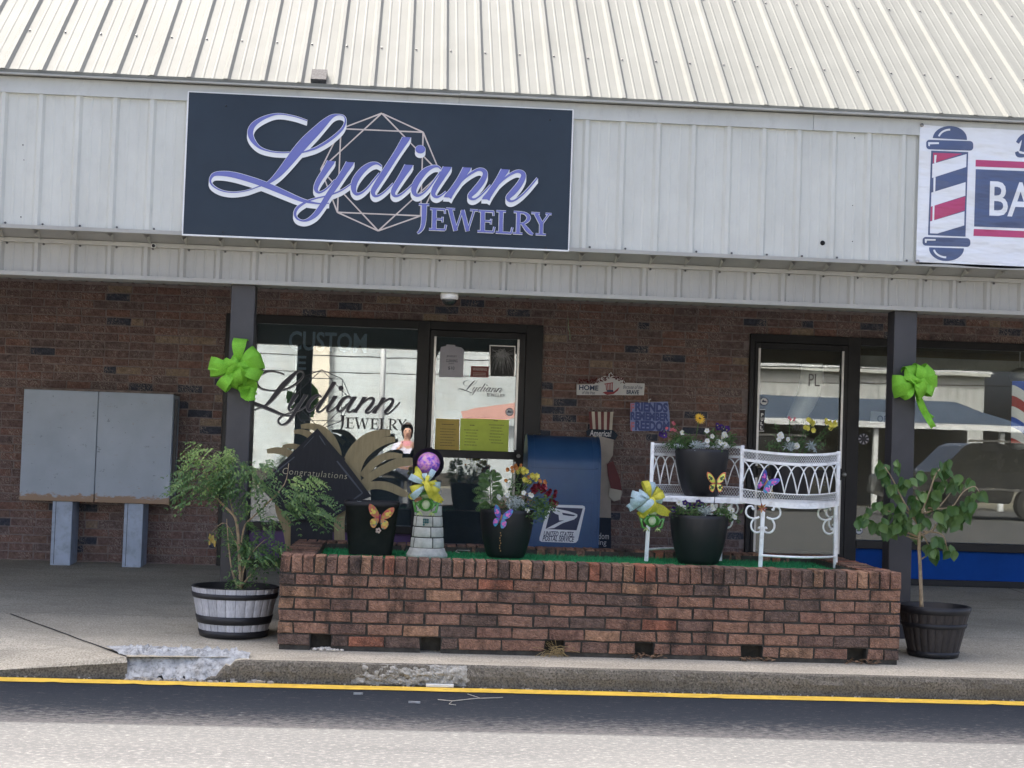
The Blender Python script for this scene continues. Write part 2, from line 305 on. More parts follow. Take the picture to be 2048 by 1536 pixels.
MB().add([(-E,jy-.004,walk_z(jy)+.003),(E,jy-.004,walk_z(jy)+.003),(E,jy+.004,walk_z(jy)+.003),(-E,jy+.004,walk_z(jy)+.003)],[(0,1,2,3)]).build('joint',mat('joint_grey',(.12,.115,.10),.95),sidewalk)
kb=MB(); n=700; vs=[]; rows=6                                         # kerb: chipped, aggregate showing
for i in range(n+1):
    x=(xr-.12)+(16-xr+.12)*i/n; nz=lambda a,s: noise.noise((x*s,a,3.3))
    zt=walk_z(KERB_Y+.1); q_=max(0,min(1,(x-xr+.12)/.24+.35*noise.noise((x*31,2,8)))); zt=ROAD_Z+(zt-ROAD_Z)*q_*q_*(3-2*q_); c=.006*nz(1,3)+.006*nz(2,11); brk=max(0,noise.noise((x*1.3,7,1))-.25)*.05 if x<.9 else max(0,noise.noise((x*2.3,7,1))-.42)*.06
    for a,(dy,z) in enumerate(((.105,zt),(.03,zt-.002+c*.3),(.008,zt-.010-brk*.5),(.0,zt-.03-brk),(-.006,(zt+ROAD_Z)/2),(-.004,ROAD_Z-.01))):
        rr=noise.noise((x*34,a*5.1,1))*.007 if a>1 else 0
        vs.append((x,KERB_Y+dy+rr+(c*.8 if a in(2,3,4) else 0)+(brk*.6 if a in(2,3) else 0),z))
fs=[(i*rows+a,i*rows+a+1,(i+1)*rows+a+1,(i+1)*rows+a) for i in range(n) for a in range(rows-1)]
kb.add(vs,fs)
for k in range(len(kb.f)): kb.m[k]=0 if k%(rows-1)==0 else 1
kb.build('kerb',[M_WALK,M_KERB],kind='structure')
pt=MB(); n1,n2=90,44; vs=[]; a0=atz(205,1290,walk_z(9.6)); a1=at(452,1324,KERB_Y+.06)   # crumbled corner between ramp and kerb
for i in range(n1+1):
    for j in range(n2+1):
        u,t=i/n1,j/n2; top=cA.lerp(cB,.84).lerp(Vector((xr+.15,KERB_Y+.15,walk_z(KERB_Y+.15))),u); bot=Vector((fR.x,KERB_Y-.02,ROAD_Z)).lerp(Vector((xr+.15,KERB_Y+.02,ROAD_Z)),u)
        p=top.lerp(bot,t); p.y+=.05*math.sin(u*math.pi)*(1-t)+.025*noise.noise((u*9,2,t)); f_=max(0,(t-.55)/.45); p.z=walk_z(p.y)*(1-f_**1.5)+(ROAD_Z-.005)*f_**1.5+.012*(1-t)
        d=noise.fractal((p.x*24,p.y*24,t*9),.7,2.1,5)*.034*min(1,4*t+.25)*min(1,u*6,(1-u)*6+.2); vs.append((p.x,p.y+d*.8,p.z+.007+d))
pt.add(vs,[(i*(n2+1)+j,(i+1)*(n2+1)+j,(i+1)*(n2+1)+j+1,i*(n2+1)+j+1) for i in range(n1) for j in range(n2)]); pt.build('broken_concrete',M_PATCH,sidewalk)
k2=MB(); xa_,xb_=at(700,1340,KERB_Y).x,at(935,1345,KERB_Y).x; n1,n2=80,16; vs=[]; zt=walk_z(KERB_Y+.1)
for i in range(n1+1):
    for j in range(n2+1):
        u,t=i/n1,j/n2; x=xa_+(xb_-xa_)*u+.03*noise.noise((t*5,u*3,2)); d=noise.fractal((x*26,t*4,3),.7,2.1,5)*.022; e_=min(1,u*8,(1-u)*8)*(.6+.4*noise.noise((x*9,t*2,1)))
        z=zt-.006-(zt-ROAD_Z-.012)*t; vs.append((x,KERB_Y-.004-.016*e_+d*e_+(.03*(1-t)**4),z+d*.3*e_))
k2.add(vs,[(i*(n2+1)+j,i*(n2+1)+j+1,(i+1)*(n2+1)+j+1,(i+1)*(n2+1)+j) for i in range(n1) for j in range(n2)]); k2.build('broken_concrete',mat('kerb_scar',(.27,.26,.22),.95,.5,26,bump=1,bscale=40,dirt=(.52,.53,.50),dirt_amt=.8),sidewalk)
cb=MB(); random.seed(3)
for k in range(260):                                                 # loose crumbs in the gutter
    x=random.uniform(-2.4,4.2) if k>90 else random.uniform(fR.x,xr+.3); y=random.uniform(8.80,8.87); s=random.uniform(.002,.006 if k>90 else .014); z=ROAD_Z+s*.6
    cb.add([(x+random.uniform(-s,s)+a*s,y+b*s+random.uniform(-s,s)*.3,z+c*s*.7) for a,b,c in ((-1,-1,-1),(1,-1,-1),(1,1,-1),(-1,1,-1),(-.7,-.6,1),(.8,-.7,.8),(.6,.8,1),(-.8,.7,.9))],[(0,1,5,4),(1,2,6,5),(2,3,7,6),(3,0,4,7),(4,5,6,7)])
cb.build('gravel_crumbs',mat('crumb_grey',(.30,.29,.26),.95,.5,60),label='pale crumbs of concrete lying in the gutter under the kerb',cat='gravel',kind='stuff')

# ================================================================ the strip building
bld=thing('storefront_building',(0,YW,walk_z(YW)),'long strip shop building with ribbed pale metal roof, brown brick wall and covered walk','building')
RIB0=-2.580; RP=.2286
def rib_profile(w, h=.019):       # (x,h) over w metres starting on a rib centre, two low stiffeners per bay
    pr=[]; k=int(round(w/RP))
    for i in range(k+1):
        c=i*RP; pr += [(c-.028,0),(c-.011,h),(c+.011,h),(c+.028,0)]
        if i<k:
            for m in (.36,.64): q=c+RP*m; pr += [(q-.010,0),(q-.003,.0024),(q+.003,.0024),(q+.010,0)]
    return pr
def sheet(name, width, a, b, nrm, m, x0, parent, lap=0):   # ribbed sheet between edge points a and b (y,z), nrm (y,z)
    pr=rib_profile(width-.0); mb=MB(); vs=[]
    for x,h in pr:
        for p in (a,b): vs.append((x0+x, p[0]+nrm[0]*(h+lap), p[1]+nrm[1]*(h+lap)))
    mb.add(vs,[(2*i,2*i+2,2*i+3,2*i+1) for i in range(len(pr)-1)]); return mb.build(name,m,parent)
PITCH=RAD(38.7); RS=(math.cos(PITCH),math.sin(PITCH)); RN=(-RS[1],RS[0]); EAVE=(YF-.05,3.428); SLOPE=6.2
roof=MB().add([(-7,EAVE[0],EAVE[1]-.03),(9.2,EAVE[0],EAVE[1]-.03),(9.2,EAVE[0]+RS[0]*SLOPE,EAVE[1]-.03+RS[1]*SLOPE),(-7,EAVE[0]+RS[0]*SLOPE,EAVE[1]-.03+RS[1]*SLOPE),
   (9.2,EAVE[0]+2*RS[0]*SLOPE,EAVE[1]-.03),(-7,EAVE[0]+2*RS[0]*SLOPE,EAVE[1]-.03)],[(0,1,2,3),(3,2,4,5)]).build('roof',M_ROOF,bld)
W=4*RP; i=-5
sheet_lap=0
while RIB0+i*W < 8:
    sheet('roof_panel',W,EAVE,(EAVE[0]+RS[0]*SLOPE,EAVE[1]+RS[1]*SLOPE),RN,M_ROOF,RIB0+i*W,roof,.001*(i%2))
    sheet('fascia_panel',W,(YF,2.475),(YF,3.33),(-1,0),M_FASC,RIB0+.004+i*W,bld,.0012*(i%2))
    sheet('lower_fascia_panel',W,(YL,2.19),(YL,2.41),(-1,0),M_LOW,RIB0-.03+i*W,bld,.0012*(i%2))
    i+=1
sc=MB()                                                               # screw heads on roof and fascia
def screw(y,x,z,r,nv):
    n=Vector(nv); sc.tube([Vector((x,y,z))-n*.002,Vector((x,y,z))+n*.004],r,6)
for k in range(-16,46):
    x=RIB0+k*RP
    for s_ in (.60,1.68,2.76):
        screw(EAVE[0]+RS[0]*s_+RN[0]*.003,x+.040,EAVE[1]+RS[1]*s_+RN[1]*.003,.0062,(0,RN[0],RN[1]))
    screw(YL-.004,x+.012,2.385,.0075,(0,-1,0)); screw(YL-.004,x+.012,2.205,.0075,(0,-1,0))
    if noise.noise((k*1.7,2,2))>-.15: screw(YF-.004,x+.045,2.487,.007,(0,-1,0))
sc.build('screw_heads',M_SCREW,bld,kind='stuff')
def extr(name,prof,x0,x1,m,parent=bld):    # (y,z) section along X
    mb=MB(); n=len(prof); mb.add([(x0,y,z) for y,z in prof]+[(x1,y,z) for y,z in prof],[(i,(i+1)%n,(i+1)%n+n,i+n) for i in range(n)]+[tuple(range(n-1,-1,-1)),tuple(range(n,2*n))]); return mb.build(name,m,parent)
x_sp=at(1405,238,YF).x
for k,(a,b,o) in enumerate(((-7,-.62,0),(-.62,at(918,205,YF).x,.0015),(at(918,205,YF).x,at(1625,245,YF).x,0),(at(1625,245,YF).x,9,.0015))):
    extr('fascia_trim',[(YF-.028-o,3.30),(YF-.026-o,3.402),(YF+.02,3.402),(YF+.02,3.30)],a+.001,b-.001,M_TRIM)
for k,(a,b,o) in enumerate(((-7,at(920,200,YF).x,0),(at(920,200,YF).x,at(1858,240,YF).x,.006),(at(1858,240,YF).x,9,.001))):
    extr('drip_edge',[(YF-.085-o,3.403),(YF-.085-o,3.414+o*.3),(YF-.05,3.4195+o*.3),(YF-.05,3.403)],a+.0008,b-.0008,M_TRIML)
extr('eave_closure',[(EAVE[0]+.006,EAVE[1]-.024),(EAVE[0]+.006+RN[0]*.0175,EAVE[1]+RN[1]*.0175),(EAVE[0]+.010+RN[0]*.0175,EAVE[1]+RN[1]*.0175),(EAVE[0]+.012,EAVE[1]-.024)],-7,9,M_ROOF)
extr('fascia_foot',[(YF-.034,2.452),(YF-.034,2.476),(YF+.015,2.476),(YF+.015,2.452)],-7,9,M_TRIML)
extr('fascia_shelf',[(YF+.012,2.4515),(YL+.03,2.412),(YL+.03,2.42),(YF+.012,2.458)],-7,9,M_SOFF)
fr=MB()
for k in range(-16,46): x=RIB0+k*RP; fr.add([(x-.022,YF+.006,2.449),(x+.022,YF+.006,2.449),(x,YL-.02,2.405),(x,YF+.006,2.449-.022)],[(0,2,3),(3,2,1)])
fr.build('shelf_rib_ends',M_LOW,bld,kind='stuff')
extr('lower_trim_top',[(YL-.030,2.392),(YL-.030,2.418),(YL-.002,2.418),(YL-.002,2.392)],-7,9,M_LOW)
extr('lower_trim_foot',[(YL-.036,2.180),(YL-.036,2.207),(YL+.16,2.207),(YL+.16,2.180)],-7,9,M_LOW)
MB().box(-7,9,YL+.12,YL+.16,2.21,2.46).build('beam_back',M_SOFF,bld)
sf=MB(); pr=[]; k=-7.0
while k<9: pr += [(k,0),(k+.095,0),(k+.103,.016),(k+.118,.016)]; k+=.127
vs=[]
for x,h in pr: vs += [(x,YL+.02,2.455+h),(x,YW+.05,2.455+h)]
sf.add(vs,[(2*i,2*i+1,2*i+3,2*i+2) for i in range(len(pr)-1)]); sf.build('soffit',M_SOFF,bld)
px_p=MB().add([tuple(Vector(at(a,b,YF-.10))) for a,b in ((622,152),(653,150),(651,177),(620,177))],[(3,2,1,0)])
rp0=at(636,176,EAVE[0]+.02)
MB().prism([(0,0),(.1,0),(.1,.1),(0,.1)],0,.012)
tl=MB(); xa,xb=at(621,176,YF-.02).x,at(652,176,YF-.02).x
for s0,h in ((.045,.030),): tl.add([(xx,EAVE[0]+RS[0]*s+RN[0]*hh,EAVE[1]+RS[1]*s+RN[1]*hh) for hh in (.004,.032) for s in (.03,.17) for xx in (xa,xb)],[(0,1,3,2),(4,6,7,5),(0,4,5,1),(2,3,7,6),(0,2,6,4),(1,5,7,3)])
tl.build('shingle_scrap',mat('shingle',(.045,.047,.05),.95,.6,60,bump=.8,bscale=90),at0=(xa,EAVE[0],EAVE[1]),label='small dark square scrap of roofing lying at the eave above the navy sign',cat='roof scrap')
# posts
for pxl,pxr in ((462,510),(1790,1840)):
    a=at(pxl,600,YL+.02).x; b=a+.153
    o=bevel(MB().box(a,b,YL+.02,YL+.17,walk_z(YL)-.01,2.182).build('post',M_POST,bld),.006)
# ---------------------------------------------------------------- brick wall with openings
OPEN=[(-1.537,1.128,.0,2.238),(2.902,9.5,.0,2.240)]
Z0=walk_z(YW)
brw=MB()
cuts=[(-7,-1.537,Z0-.02,2.47),(1.128,2.902,Z0-.02,2.47),(-1.537,1.128,2.238,2.47),(2.902,9.5,2.240,2.47)]
for a,b,c,d in cuts: brw.box(a,b,YW+.007,YW+.10,c,d)
brw=brw.build('brick_wall',M_MORT,bld)
LB,HB=.2032,.0677
def brick_mesh(l,h,d,seed,mt,chip=.0035):
    rg=random.Random(seed); j=lambda s=chip: rg.uniform(-s,s); mb=MB(); e=.004
    q=[]
    for y,ins in ((0,e),(e,0),(d,0)):
        for x,z in ((-l/2+ins,-h/2+ins),(0,-h/2+ins),(l/2-ins,-h/2+ins),(l/2-ins,h/2-ins),(0,h/2-ins),(-l/2+ins,h/2-ins)):
            q.append((x+j(),y+(j(.0022) if y<d else 0),z+j(.0028)))
    fs=[(0,1,4,5),(1,2,3,4)]
    for r in (0,6):
        for i in range(6): fs.append((r+i,r+6+i,r+6+(i+1)%6,r+(i+1)%6))
    mb.add(q,fs); me=bpy.data.meshes.new('brick'); me.from_pydata([tuple(p) for p in mb.v],[],mb.f); me.materials.append(mt); me.update(); return me, mb
wm={}
for kind,l in (('full',LB-.010),('half',LB/2-.010)):
    wm[kind]=[brick_mesh(l,HB-.011,.02,10+i,M_WB)[0] for i in range(6)]
bricks=[]; rest=MB(); rg=random.Random(11)
nc=int((2.47-Z0)/HB)+1
for c in range(nc):
    z=Z0+.004+HB*(c+.5)
    if z>2.455: break
    x=-7+(LB/2 if c%2 else 0)+rg.uniform(-.012,.012)
    while x<9.3:
        L_=LB
        if rg.random()<.07: L_=LB/2
        a,b=x,x+L_; ok=True
        for oa,ob,oz0,oz1 in OPEN:
            if z<oz1+.02 and b>oa and a<ob:
                if a<oa and oa-a>.05: b=oa
                elif b>ob and b-ob>.05: a=ob
                else: ok=False
        if ok: bricks.append((a,b,z))
        x+=L_
def vis(a,b,z):
    cx=(a+b)/2; return (-3.45<cx<-1.5 and not(-3.1<cx<-1.95 and .7<z<1.5)) or (1.1<cx<2.95 and z>.60 and not (cx<1.55 and z<1.2))
cand=[q for q in bricks if vis(*q)]; cand.sort(key=lambda q: abs(q[1]-q[0])*-1+0*q[2]); rg.shuffle(cand); cand.sort(key=lambda q: -round(q[1]-q[0],2)); single=set(cand[:300])
for q in bricks:
    a,b,z=q; l=b-a; sd=rg.randrange(6)
    if q in single:
        kind='full' if l>.15 else 'half'; base=LB if kind=='full' else LB/2
        o=bpy.data.objects.new('brick',wm[kind][sd]); o.location=Vector(((a+b)/2,YW-.002+rg.uniform(-.002,.002),z))-origin(brw); o.scale=((l-.010)/(base-.010),1,1); o.parent=brw; COL.objects.link(o)
    elif -5.2<a<8.6:
        _,mb=brick_mesh(l-.010,HB-.011,.02,rg.randrange(1<<20),M_WBS); rest.add([p+Vector(((a+b)/2,YW-.002,z)) for p in mb.v],mb.f)
rest.build('brickwork',M_WBS,brw,kind='stuff')
MB().box(-1.50,1.09,YW+.02,YW+.10,2.205,2.2375).build('lintel_angle',M_BRONZE,bld)
# ---------------------------------------------------------------- glazed shop fronts
def fbox(mb,a,b,c,d,y0=-.03,y1=.06,mi=0): mb.box(a,b,YW+y0,YW+y1,c,d,mi)
zf=Z0
jw=MB(); fbox(jw,-1.535,-1.28,zf,2.236); fbox(jw,.067,.172,zf,2.236); fbox(jw,.985,1.126,zf,2.236); fbox(jw,-1.28,.067,2.165,2.236); fbox(jw,.172,.985,2.165,2.236,-.029,.059); fbox(jw,-1.28,.067,.44,.505,-.035,.065); fbox(jw,-1.28,.067,zf,zf+.06)
jwin=bevel(jw.build('shop_window',M_BRONZE,bld),.004)
MB().box(-1.285,.07,YW+.03,YW+.036,.50,2.17).build('pane',M_GLASSJ,jwin)
MB().box(-1.285,.07,YW+.02,YW+.03,zf+.05,.445).build('purple_panel',M_PURPLE,jwin,label='purple panel under the glass')
def door(a,b,top,gtop,ga,gb,handle_z,gl,name,lab):
    d=MB(); fbox(d,a,ga,zf+.01,top,-.035,.03); fbox(d,gb,b,zf+.01,top,-.035,.03); fbox(d,ga,gb,gtop,top,-.034,.029); fbox(d,ga,gb,zf+.01,zf+.24,-.034,.029); fbox(d,ga,gb,handle_z-.033,handle_z+.033,-.06,.02)
    o=bevel(d.build(name,M_BRONZE,bld,label=lab),.004)
    MB().box(ga-.004,gb+.004,YW-.004,YW+.002,zf+.235,gtop+.004).build('pane',gl,o)
    for ea,eb in ((ga-.014,ga+.004),(gb-.004,gb+.014)):
        for za,zb_ in ((handle_z+.05,gtop),(zf+.25,handle_z-.05)): MB().box(ea,eb,YW-.041,YW-.0345,za,zb_).build('bright_edge',M_CHAN,o)
    k=MB(); k.tube([(gb+.035,YW-.075,handle_z),(gb+.035,YW-.03,handle_z)],.016,14); k.build('lock',M_CHAN,o)
    return o
jdoor=door(.175,.982,2.162,2.107,.222,.914,1.125,M_GLASSD,'shop_door','bronze framed glass door covered in notices')
bw=MB(); fbox(bw,2.905,2.945,zf,2.237); fbox(bw,3.755,3.862,zf,2.237); fbox(bw,2.945,3.755,2.165,2.237,-.029,.059); fbox(bw,3.862,9.2,2.172,2.237,-.031,.059); fbox(bw,4.125,4.20,zf,2.172); fbox(bw,3.862,9.2,.435,.505,-.035,.065)
fbox(bw,6.4,6.46,zf,2.172); fbox(bw,3.862,9.2,zf,.186,-.012,.05,1); 
bwin=bevel(bw.build('shop_window',[M_BRONZE,M_BASE],bld),.004)
for a,b in ((3.862,4.125),(4.20,6.40),(6.46,9.2)):
    MB().box(a-.005,b+.005,YW+.03,YW+.036,.50,2.176).build('pane',M_GLASSB,bwin)
    MB().box(a,b,YW+.02,YW+.03,.186,.436).build('blue_panel',M_BLUEP,bwin,label='bright blue painted panel under the glass')
bdoor=door(2.948,3.752,2.162,2.113,2.988,3.702,1.06,M_GLASSB,'shop_door','bronze framed clear glass door of the barber shop')
# dark rooms behind the glass
def room(x0,x1,depth,m,mf):
    z1=2.46; y0,y1=YW+.12,YW+depth
    MB().add([(x0,y0,zf),(x1,y0,zf),(x1,y1,zf),(x0,y1,zf),(x0,y0,z1),(x1,y0,z1),(x1,y1,z1),(x0,y1,z1)],[(0,1,2,3),(3,2,6,7),(0,3,7,4),(2,1,5,6),(4,7,6,5)]).build('interior_wall',m,bld)
room(-1.6,1.2,3.2,M_DARKROOM,None); room(2.85,9.2,4.5,M_ROOMW,None)
MB().box(-7,-6.9,YL,YW+8,Z0,2.46).build('side_wall',M_MORT,bld); MB().box(-7,9.2,YW+7.9,YW+8,Z0,3.4).build('rear_wall',M_MORT,bld)
# ================================================================ signs
M_NAVY=mat('sign_navy',(.032,.046,.063),.42,.10,2,spec=.12,dirt=(.03,.038,.05),dirt_amt=.25); M_WHITE=mat('sign_white',(.72,.75,.75),.4,.04,3); M_LILAC=mat('sign_lilac',(.125,.145,.42),.45,.06,6); M_PINKL=mat('sign_pale_pink',(.52,.46,.42),.45,.08,4)
M_RIM=mat('sign_rim',(.72,.74,.74),.4,.08,5); M_BLACK=mat('ink_black',(.012,.012,.016),.5,.1,9); M_INK=mat('vinyl_navy',(.010,.011,.030),.4,.1,9); M_INKG=mat('vinyl_grey',(.20,.20,.22),.4,.1,9)
CA,CB,CC=(400,210),(600,260),(800,300)
# the lettering as pen strokes read off the sign: (x, y, width)
STROKES=[
 (CA,0,0,[(1372,204,12),(1200,148,14),(1000,120,18),(830,165,40),(700,245,58),(648,340,70),(668,440,58),(760,545,30),(900,597,16),(1050,613,14),(1150,610,14)]),
 (CA,0,0,[(1310,612,16),(1400,585,24),(1500,548,30),(1650,460,36),(1790,345,32),(1848,265,26),(1862,190,18),(1835,142,12),(1770,130,16),(1690,152,46),(1590,235,86),(1480,345,112),(1350,475,126),(1230,615,122),(1120,755,104),(1010,885,78),(910,975,44),(840,1015,24),(740,1052,14),(600,1100,13),(430,1122,13),(280,1100,15),(170,1040,20),(134,970,25),(180,895,44),(300,882,62),(450,903,72),(620,950,74),(800,1010,74),(960,1075,70),(1120,1145,60),(1300,1220,46),(1450,1255,26),(1560,1266,15),(1655,1260,11)]),
 (CA,1,0,[(1682,720,98),(1600,850,76),(1515,985,66),(1485,1075,54),(1515,1122,30),(1575,1108,22),(1650,1050,18),(1730,960,16)]),
 (CA,1,0,[(1925,735,100),(1840,870,78),(1735,1030,76),(1640,1170,72),(1560,1300,68),(1480,1405,60),(1390,1470,36),(1310,1485,20),(1240,1452,25),(1218,1385,34),(1260,1310,34),(1370,1240,24),(1480,1200,18),(1600,1172,18),(1700,1143,19),(1820,1092,18),(1935,1015,15)]),
 (CB,0,0,[(1046,470,16),(985,432,28),(900,447,54),(800,522,74),(712,640,80),(686,750,66),(716,820,42),(780,812,26),(860,750,20),(950,640,18),(1020,555,18)]),
 (CB,1,0,[(1368,95,100),(1250,285,76),(1100,520,76),(990,690,72),(936,790,60),(958,848,36),(1020,838,22),(1100,780,18),(1195,685,16)]),
 (CB,1,0,[(1397,450,102),(1300,605,76),(1216,740,68),(1192,810,54),(1220,850,34),(1280,835,24),(1360,775,18),(1445,695,16)]),
 (CB,0,0,[(1805,505,16),(1762,472,24),(1690,477,42),(1590,540,72),(1492,670,80),(1456,780,66),(1488,838,42),(1550,830,26),(1640,755,20),(1740,620,18),(1800,535,18)]),
 (CB,1,0,[(1888,475,104),(1800,628,76),(1726,750,68),(1706,825,54),(1745,862,32),(1800,845,20),(1870,790,16)]),
 (CC,1,1,[(862,228,100),(765,385,76),(665,530,76),(608,612,100)]),
 (CC,0,0,[(690,500,30),(800,388,24),(900,308,28),(1000,256,36),(1068,268,52),(1088,325,62),(1040,420,72),(960,520,74),(896,590,58),(915,630,34),(970,625,22),(1050,565,18),(1160,450,16)]),
 (CC,1,1,[(1348,252,100),(1250,408,76),(1150,555,76),(1096,637,100)]),
 (CC,0,0,[(1180,520,30),(1290,410,24),(1390,330,28),(1490,280,36),(1558,292,52),(1578,345,62),(1530,440,72),(1450,540,74),(1384,610,58),(1402,655,34),(1460,650,22),(1550,590,20),(1650,490,20),(1757,362,18)]),
]
S2=lambda x0,y0,x1,y1,w: [(x0,y0,w),((x0+x1)/2,(y0+y1)/2,w),(x1,y1,w)]
def E_(dx,dy): return [S2(440+dx,752+dy,435+dx,1026+dy,52),S2(385+dx,755+dy,580+dx,765+dy,20),S2(572+dx,757+dy,576+dx,818+dy,15),S2(455+dx,885+dy,548+dx,890+dy,18),S2(546+dx,856+dy,542+dx,928+dy,14),S2(370+dx,1016+dy,574+dx,1025+dy,22),S2(588+dx,958+dy,572+dx,1030+dy,18)]
SERIF=[[(310,700,62),(306,850,58),(292,975,48),(255,1042,30),(222,1068,16)],S2(240,698,375,704,20)]+E_(0,0)+[S2(640,755,712,1036,48),S2(712,1030,800,772,17),S2(800,772,866,1042,46),S2(866,1036,950,772,17),S2(590,752,706,760,17),S2(895,770,996,776,17)]+E_(620,27)+[
 S2(1295,782,1288,1062,50),S2(1232,784,1356,791,18),S2(1225,1055,1424,1068,22),S2(1438,992,1420,1070,17),
 S2(1516,795,1508,1072,46),S2(1455,795,1560,800,18),S2(1445,1066,1566,1074,18),[(1510,806,18),(1590,810,24),(1640,850,42),(1638,895,42),(1590,938,24),(1520,948,16)],[(1560,940,26),(1620,1015,46),(1665,1062,40),(1702,1082,16)],
 S2(1740,818,1808,950,46),S2(1902,828,1815,948,17),S2(1808,935,1804,1082,44),S2(1680,808,1790,813,17),S2(1862,818,1940,823,17),S2(1735,1079,1866,1086,17)]
DI=[(1033,145),(1245,242),(1334,455),(1232,670),(1015,747),(806,652),(721,432),(824,224)]
DL=[(0,1),(1,2),(2,3),(3,4),(4,5),(5,6),(6,7),(7,0),(7,1),(7,5),(1,3),(5,3),(0,6),(0,2),(4,6),(4,2)]
YS=YF-.046; MPP=YS/F_PX
def sp(crop,p,sc=6.4): q=at(crop[0]+p[0]/sc,crop[1]+p[1]/sc,YS); return (q.x,q.z,(p[2]/sc*MPP) if len(p)>2 else .006)
LOGO=[([sp(c,p) for p in pts],f0,f1) for c,f0,f1,pts in STROKES]; LSER=[[sp(CC,p) for p in st] for st in SERIF]; LDIA=[sp((360,170),p,2.56) for p in DI]; LDOT=sp(CB,(1540,252,0))
def tf(p,k,ax,az,bx,bz): return (bx+(p[0]-ax)*k, bz+(p[1]-az)*k, p[2]*k)
sx0,sx1,sz0,sz1=-1.437,.984,2.452,3.352
sgn=thing('jewelry_sign',(sx0,YS,sz0),'wide navy shop sign reading Lydiann Jewelry in lilac script over a diamond outline','shop sign')
bevel(MB().box(sx0,sx1,YS,YF-.021,sz0,sz1).build('panel',M_NAVY,sgn),.003)
rim=MB(); t=.0055
for a,b,c,d in ((sx0-.002,sx1+.002,sz0-.004,sz0+t),(sx0-.002,sx1+.002,sz1-t*.4,sz1+.004),(sx0-.004,sx0+t*.7,sz0+t,sz1-t*.4),(sx1-t*.7,sx1+.004,sz0+t,sz1-t*.4)): rim.box(a,b,YS-.003,YF-.022,c,d)
rim.build('rim',M_RIM,sgn)
dia=MB()
for k,(i,j) in enumerate(DL):
    a,b=LDIA[i],LDIA[j]; stroke(dia,[(a[0],a[1],.0095),((a[0]+b[0])/2,(a[1]+b[1])/2,.0078),(b[0],b[1],.0095)],YS-.0012-k*.00012,0,per=2)
dia.build('diamond_outline',M_PINKL,sgn)
def logo(parent, yb, k, ax, az, bx, bz, mats, shadow, step, with_dia=None, serif=True, names=('script_shadow','script_lettering','serif_lettering')):
    sh=MB(); fg=MB(); n=0
    for dz in shadow:
        for pts,f0,f1 in LOGO:
            stroke(sh,[tf(p,k,ax,az,bx,bz) for p in pts],yb-step*n/14,step*.8,per=6,grow=.0035*k,off=(0,-dz*k),flat0=f0,flat1=f1); n+=1
        dx,dz0,_=tf(LDOT,k,ax,az,bx,bz); sh.flat([(dx+.0335*k*math.cos(a*.314),dz0-dz*k+.029*k*math.sin(a*.314)) for a in range(20)],yb-step*n/14-.0001); n+=1
    yb2=yb-step*n/14-step
    if mats[0] is not None: sh.build(names[0],mats[0],parent)
    for i,(pts,f0,f1) in enumerate(LOGO): stroke(fg,[tf(p,k,ax,az,bx,bz) for p in pts],yb2-i*.00015,.0006,per=6,flat0=f0,flat1=f1)
    fg.flat([(dx+.031*k*math.cos(a*.314),dz0+.0265*k*math.sin(a*.314)) for a in range(20)],yb2-.002); fg.build(names[1],mats[1],parent)
    if serif:
        se=MB(); so=MB()
        for i,st in enumerate(LSER):
            stroke(se,[tf(p,k,ax,az,bx,bz) for p in st],yb2-.002-i*.00006,0,per=4)
            if mats[3] is not None: stroke(so,[tf(p,k,ax,az,bx,bz) for p in st],yb-.0002-i*.00002,0,per=4,grow=.0035*k)
        se.build(names[2],mats[2],parent)
        if mats[3] is not None: so.build('serif_outline',mats[3],parent)
logo(sgn,YS-.0035,1,0,0,0,0,(M_WHITE,M_LILAC,M_LILAC,M_PINKL if False else M_WHITE),(0,.0065,.013,.0195,.026),.0011)
for px,py in ((452,212),(1100,240),(446,464),(757,482),(1092,495),(765,225)):
    p=at(px,py,YS); MB().lathe([(.0055,0),(.004,.002)],(0,0,0),8)
    MB().tube([(p.x,YS-.003,p.z),(p.x,YS+.002,p.z)],.0055,8).build('screw',M_BLACK,sgn)
# the same logo as vinyl on the shop window and the door
PY=YW+.0275; q=at(682.2,775.8,PY); kk=.497*PY/YS
ax,az=LDOT[0],LDOT[1]
wd=MB()
for k,(i,j) in enumerate(DL):
    a,b=[tf(LDIA[m],kk,ax,az,q.x,q.z) for m in (i,j)]; stroke(wd,[(a[0],a[1],.0055),((a[0]+b[0])/2,(a[1]+b[1])/2,.0055),(b[0],b[1],.0055)],PY-.0002-k*.0001,0,per=2)
wd.build('window_diamond',M_INK,jwin)
logo(jwin,PY-.0022,kk,ax,az,q.x,q.z,(M_INKG,M_INK,M_BLACK,None),(0,.011),.0006,names=('window_script_shadow','window_script','window_serif'))
q=at(974,770.5,YW-.006); logo(jdoor,YW-.0062,.139*PY/YS,ax,az,q.x,q.z,(None,M_INK,M_INK,None),(0,),.0003,names=('','door_script','door_serif'))
ins=MB(); a=at(577,700,YW+.05); b=at(734,672,YW+.05); M_INBLUE=mat('inside_blue',(.60,.78,.95),.5,.1,5)
add_text(ins,'CUSTOM',a.x,b.x,a.z-.0,b.z+.02,YW+.05,bold=.02); a=at(590,739,YW+.05); b=at(613,712,YW+.05); add_text(ins,'E',a.x,b.x,a.z,b.z,YW+.05,bold=.02)
ins.build('inside_lettering',M_INBLUE,jwin)
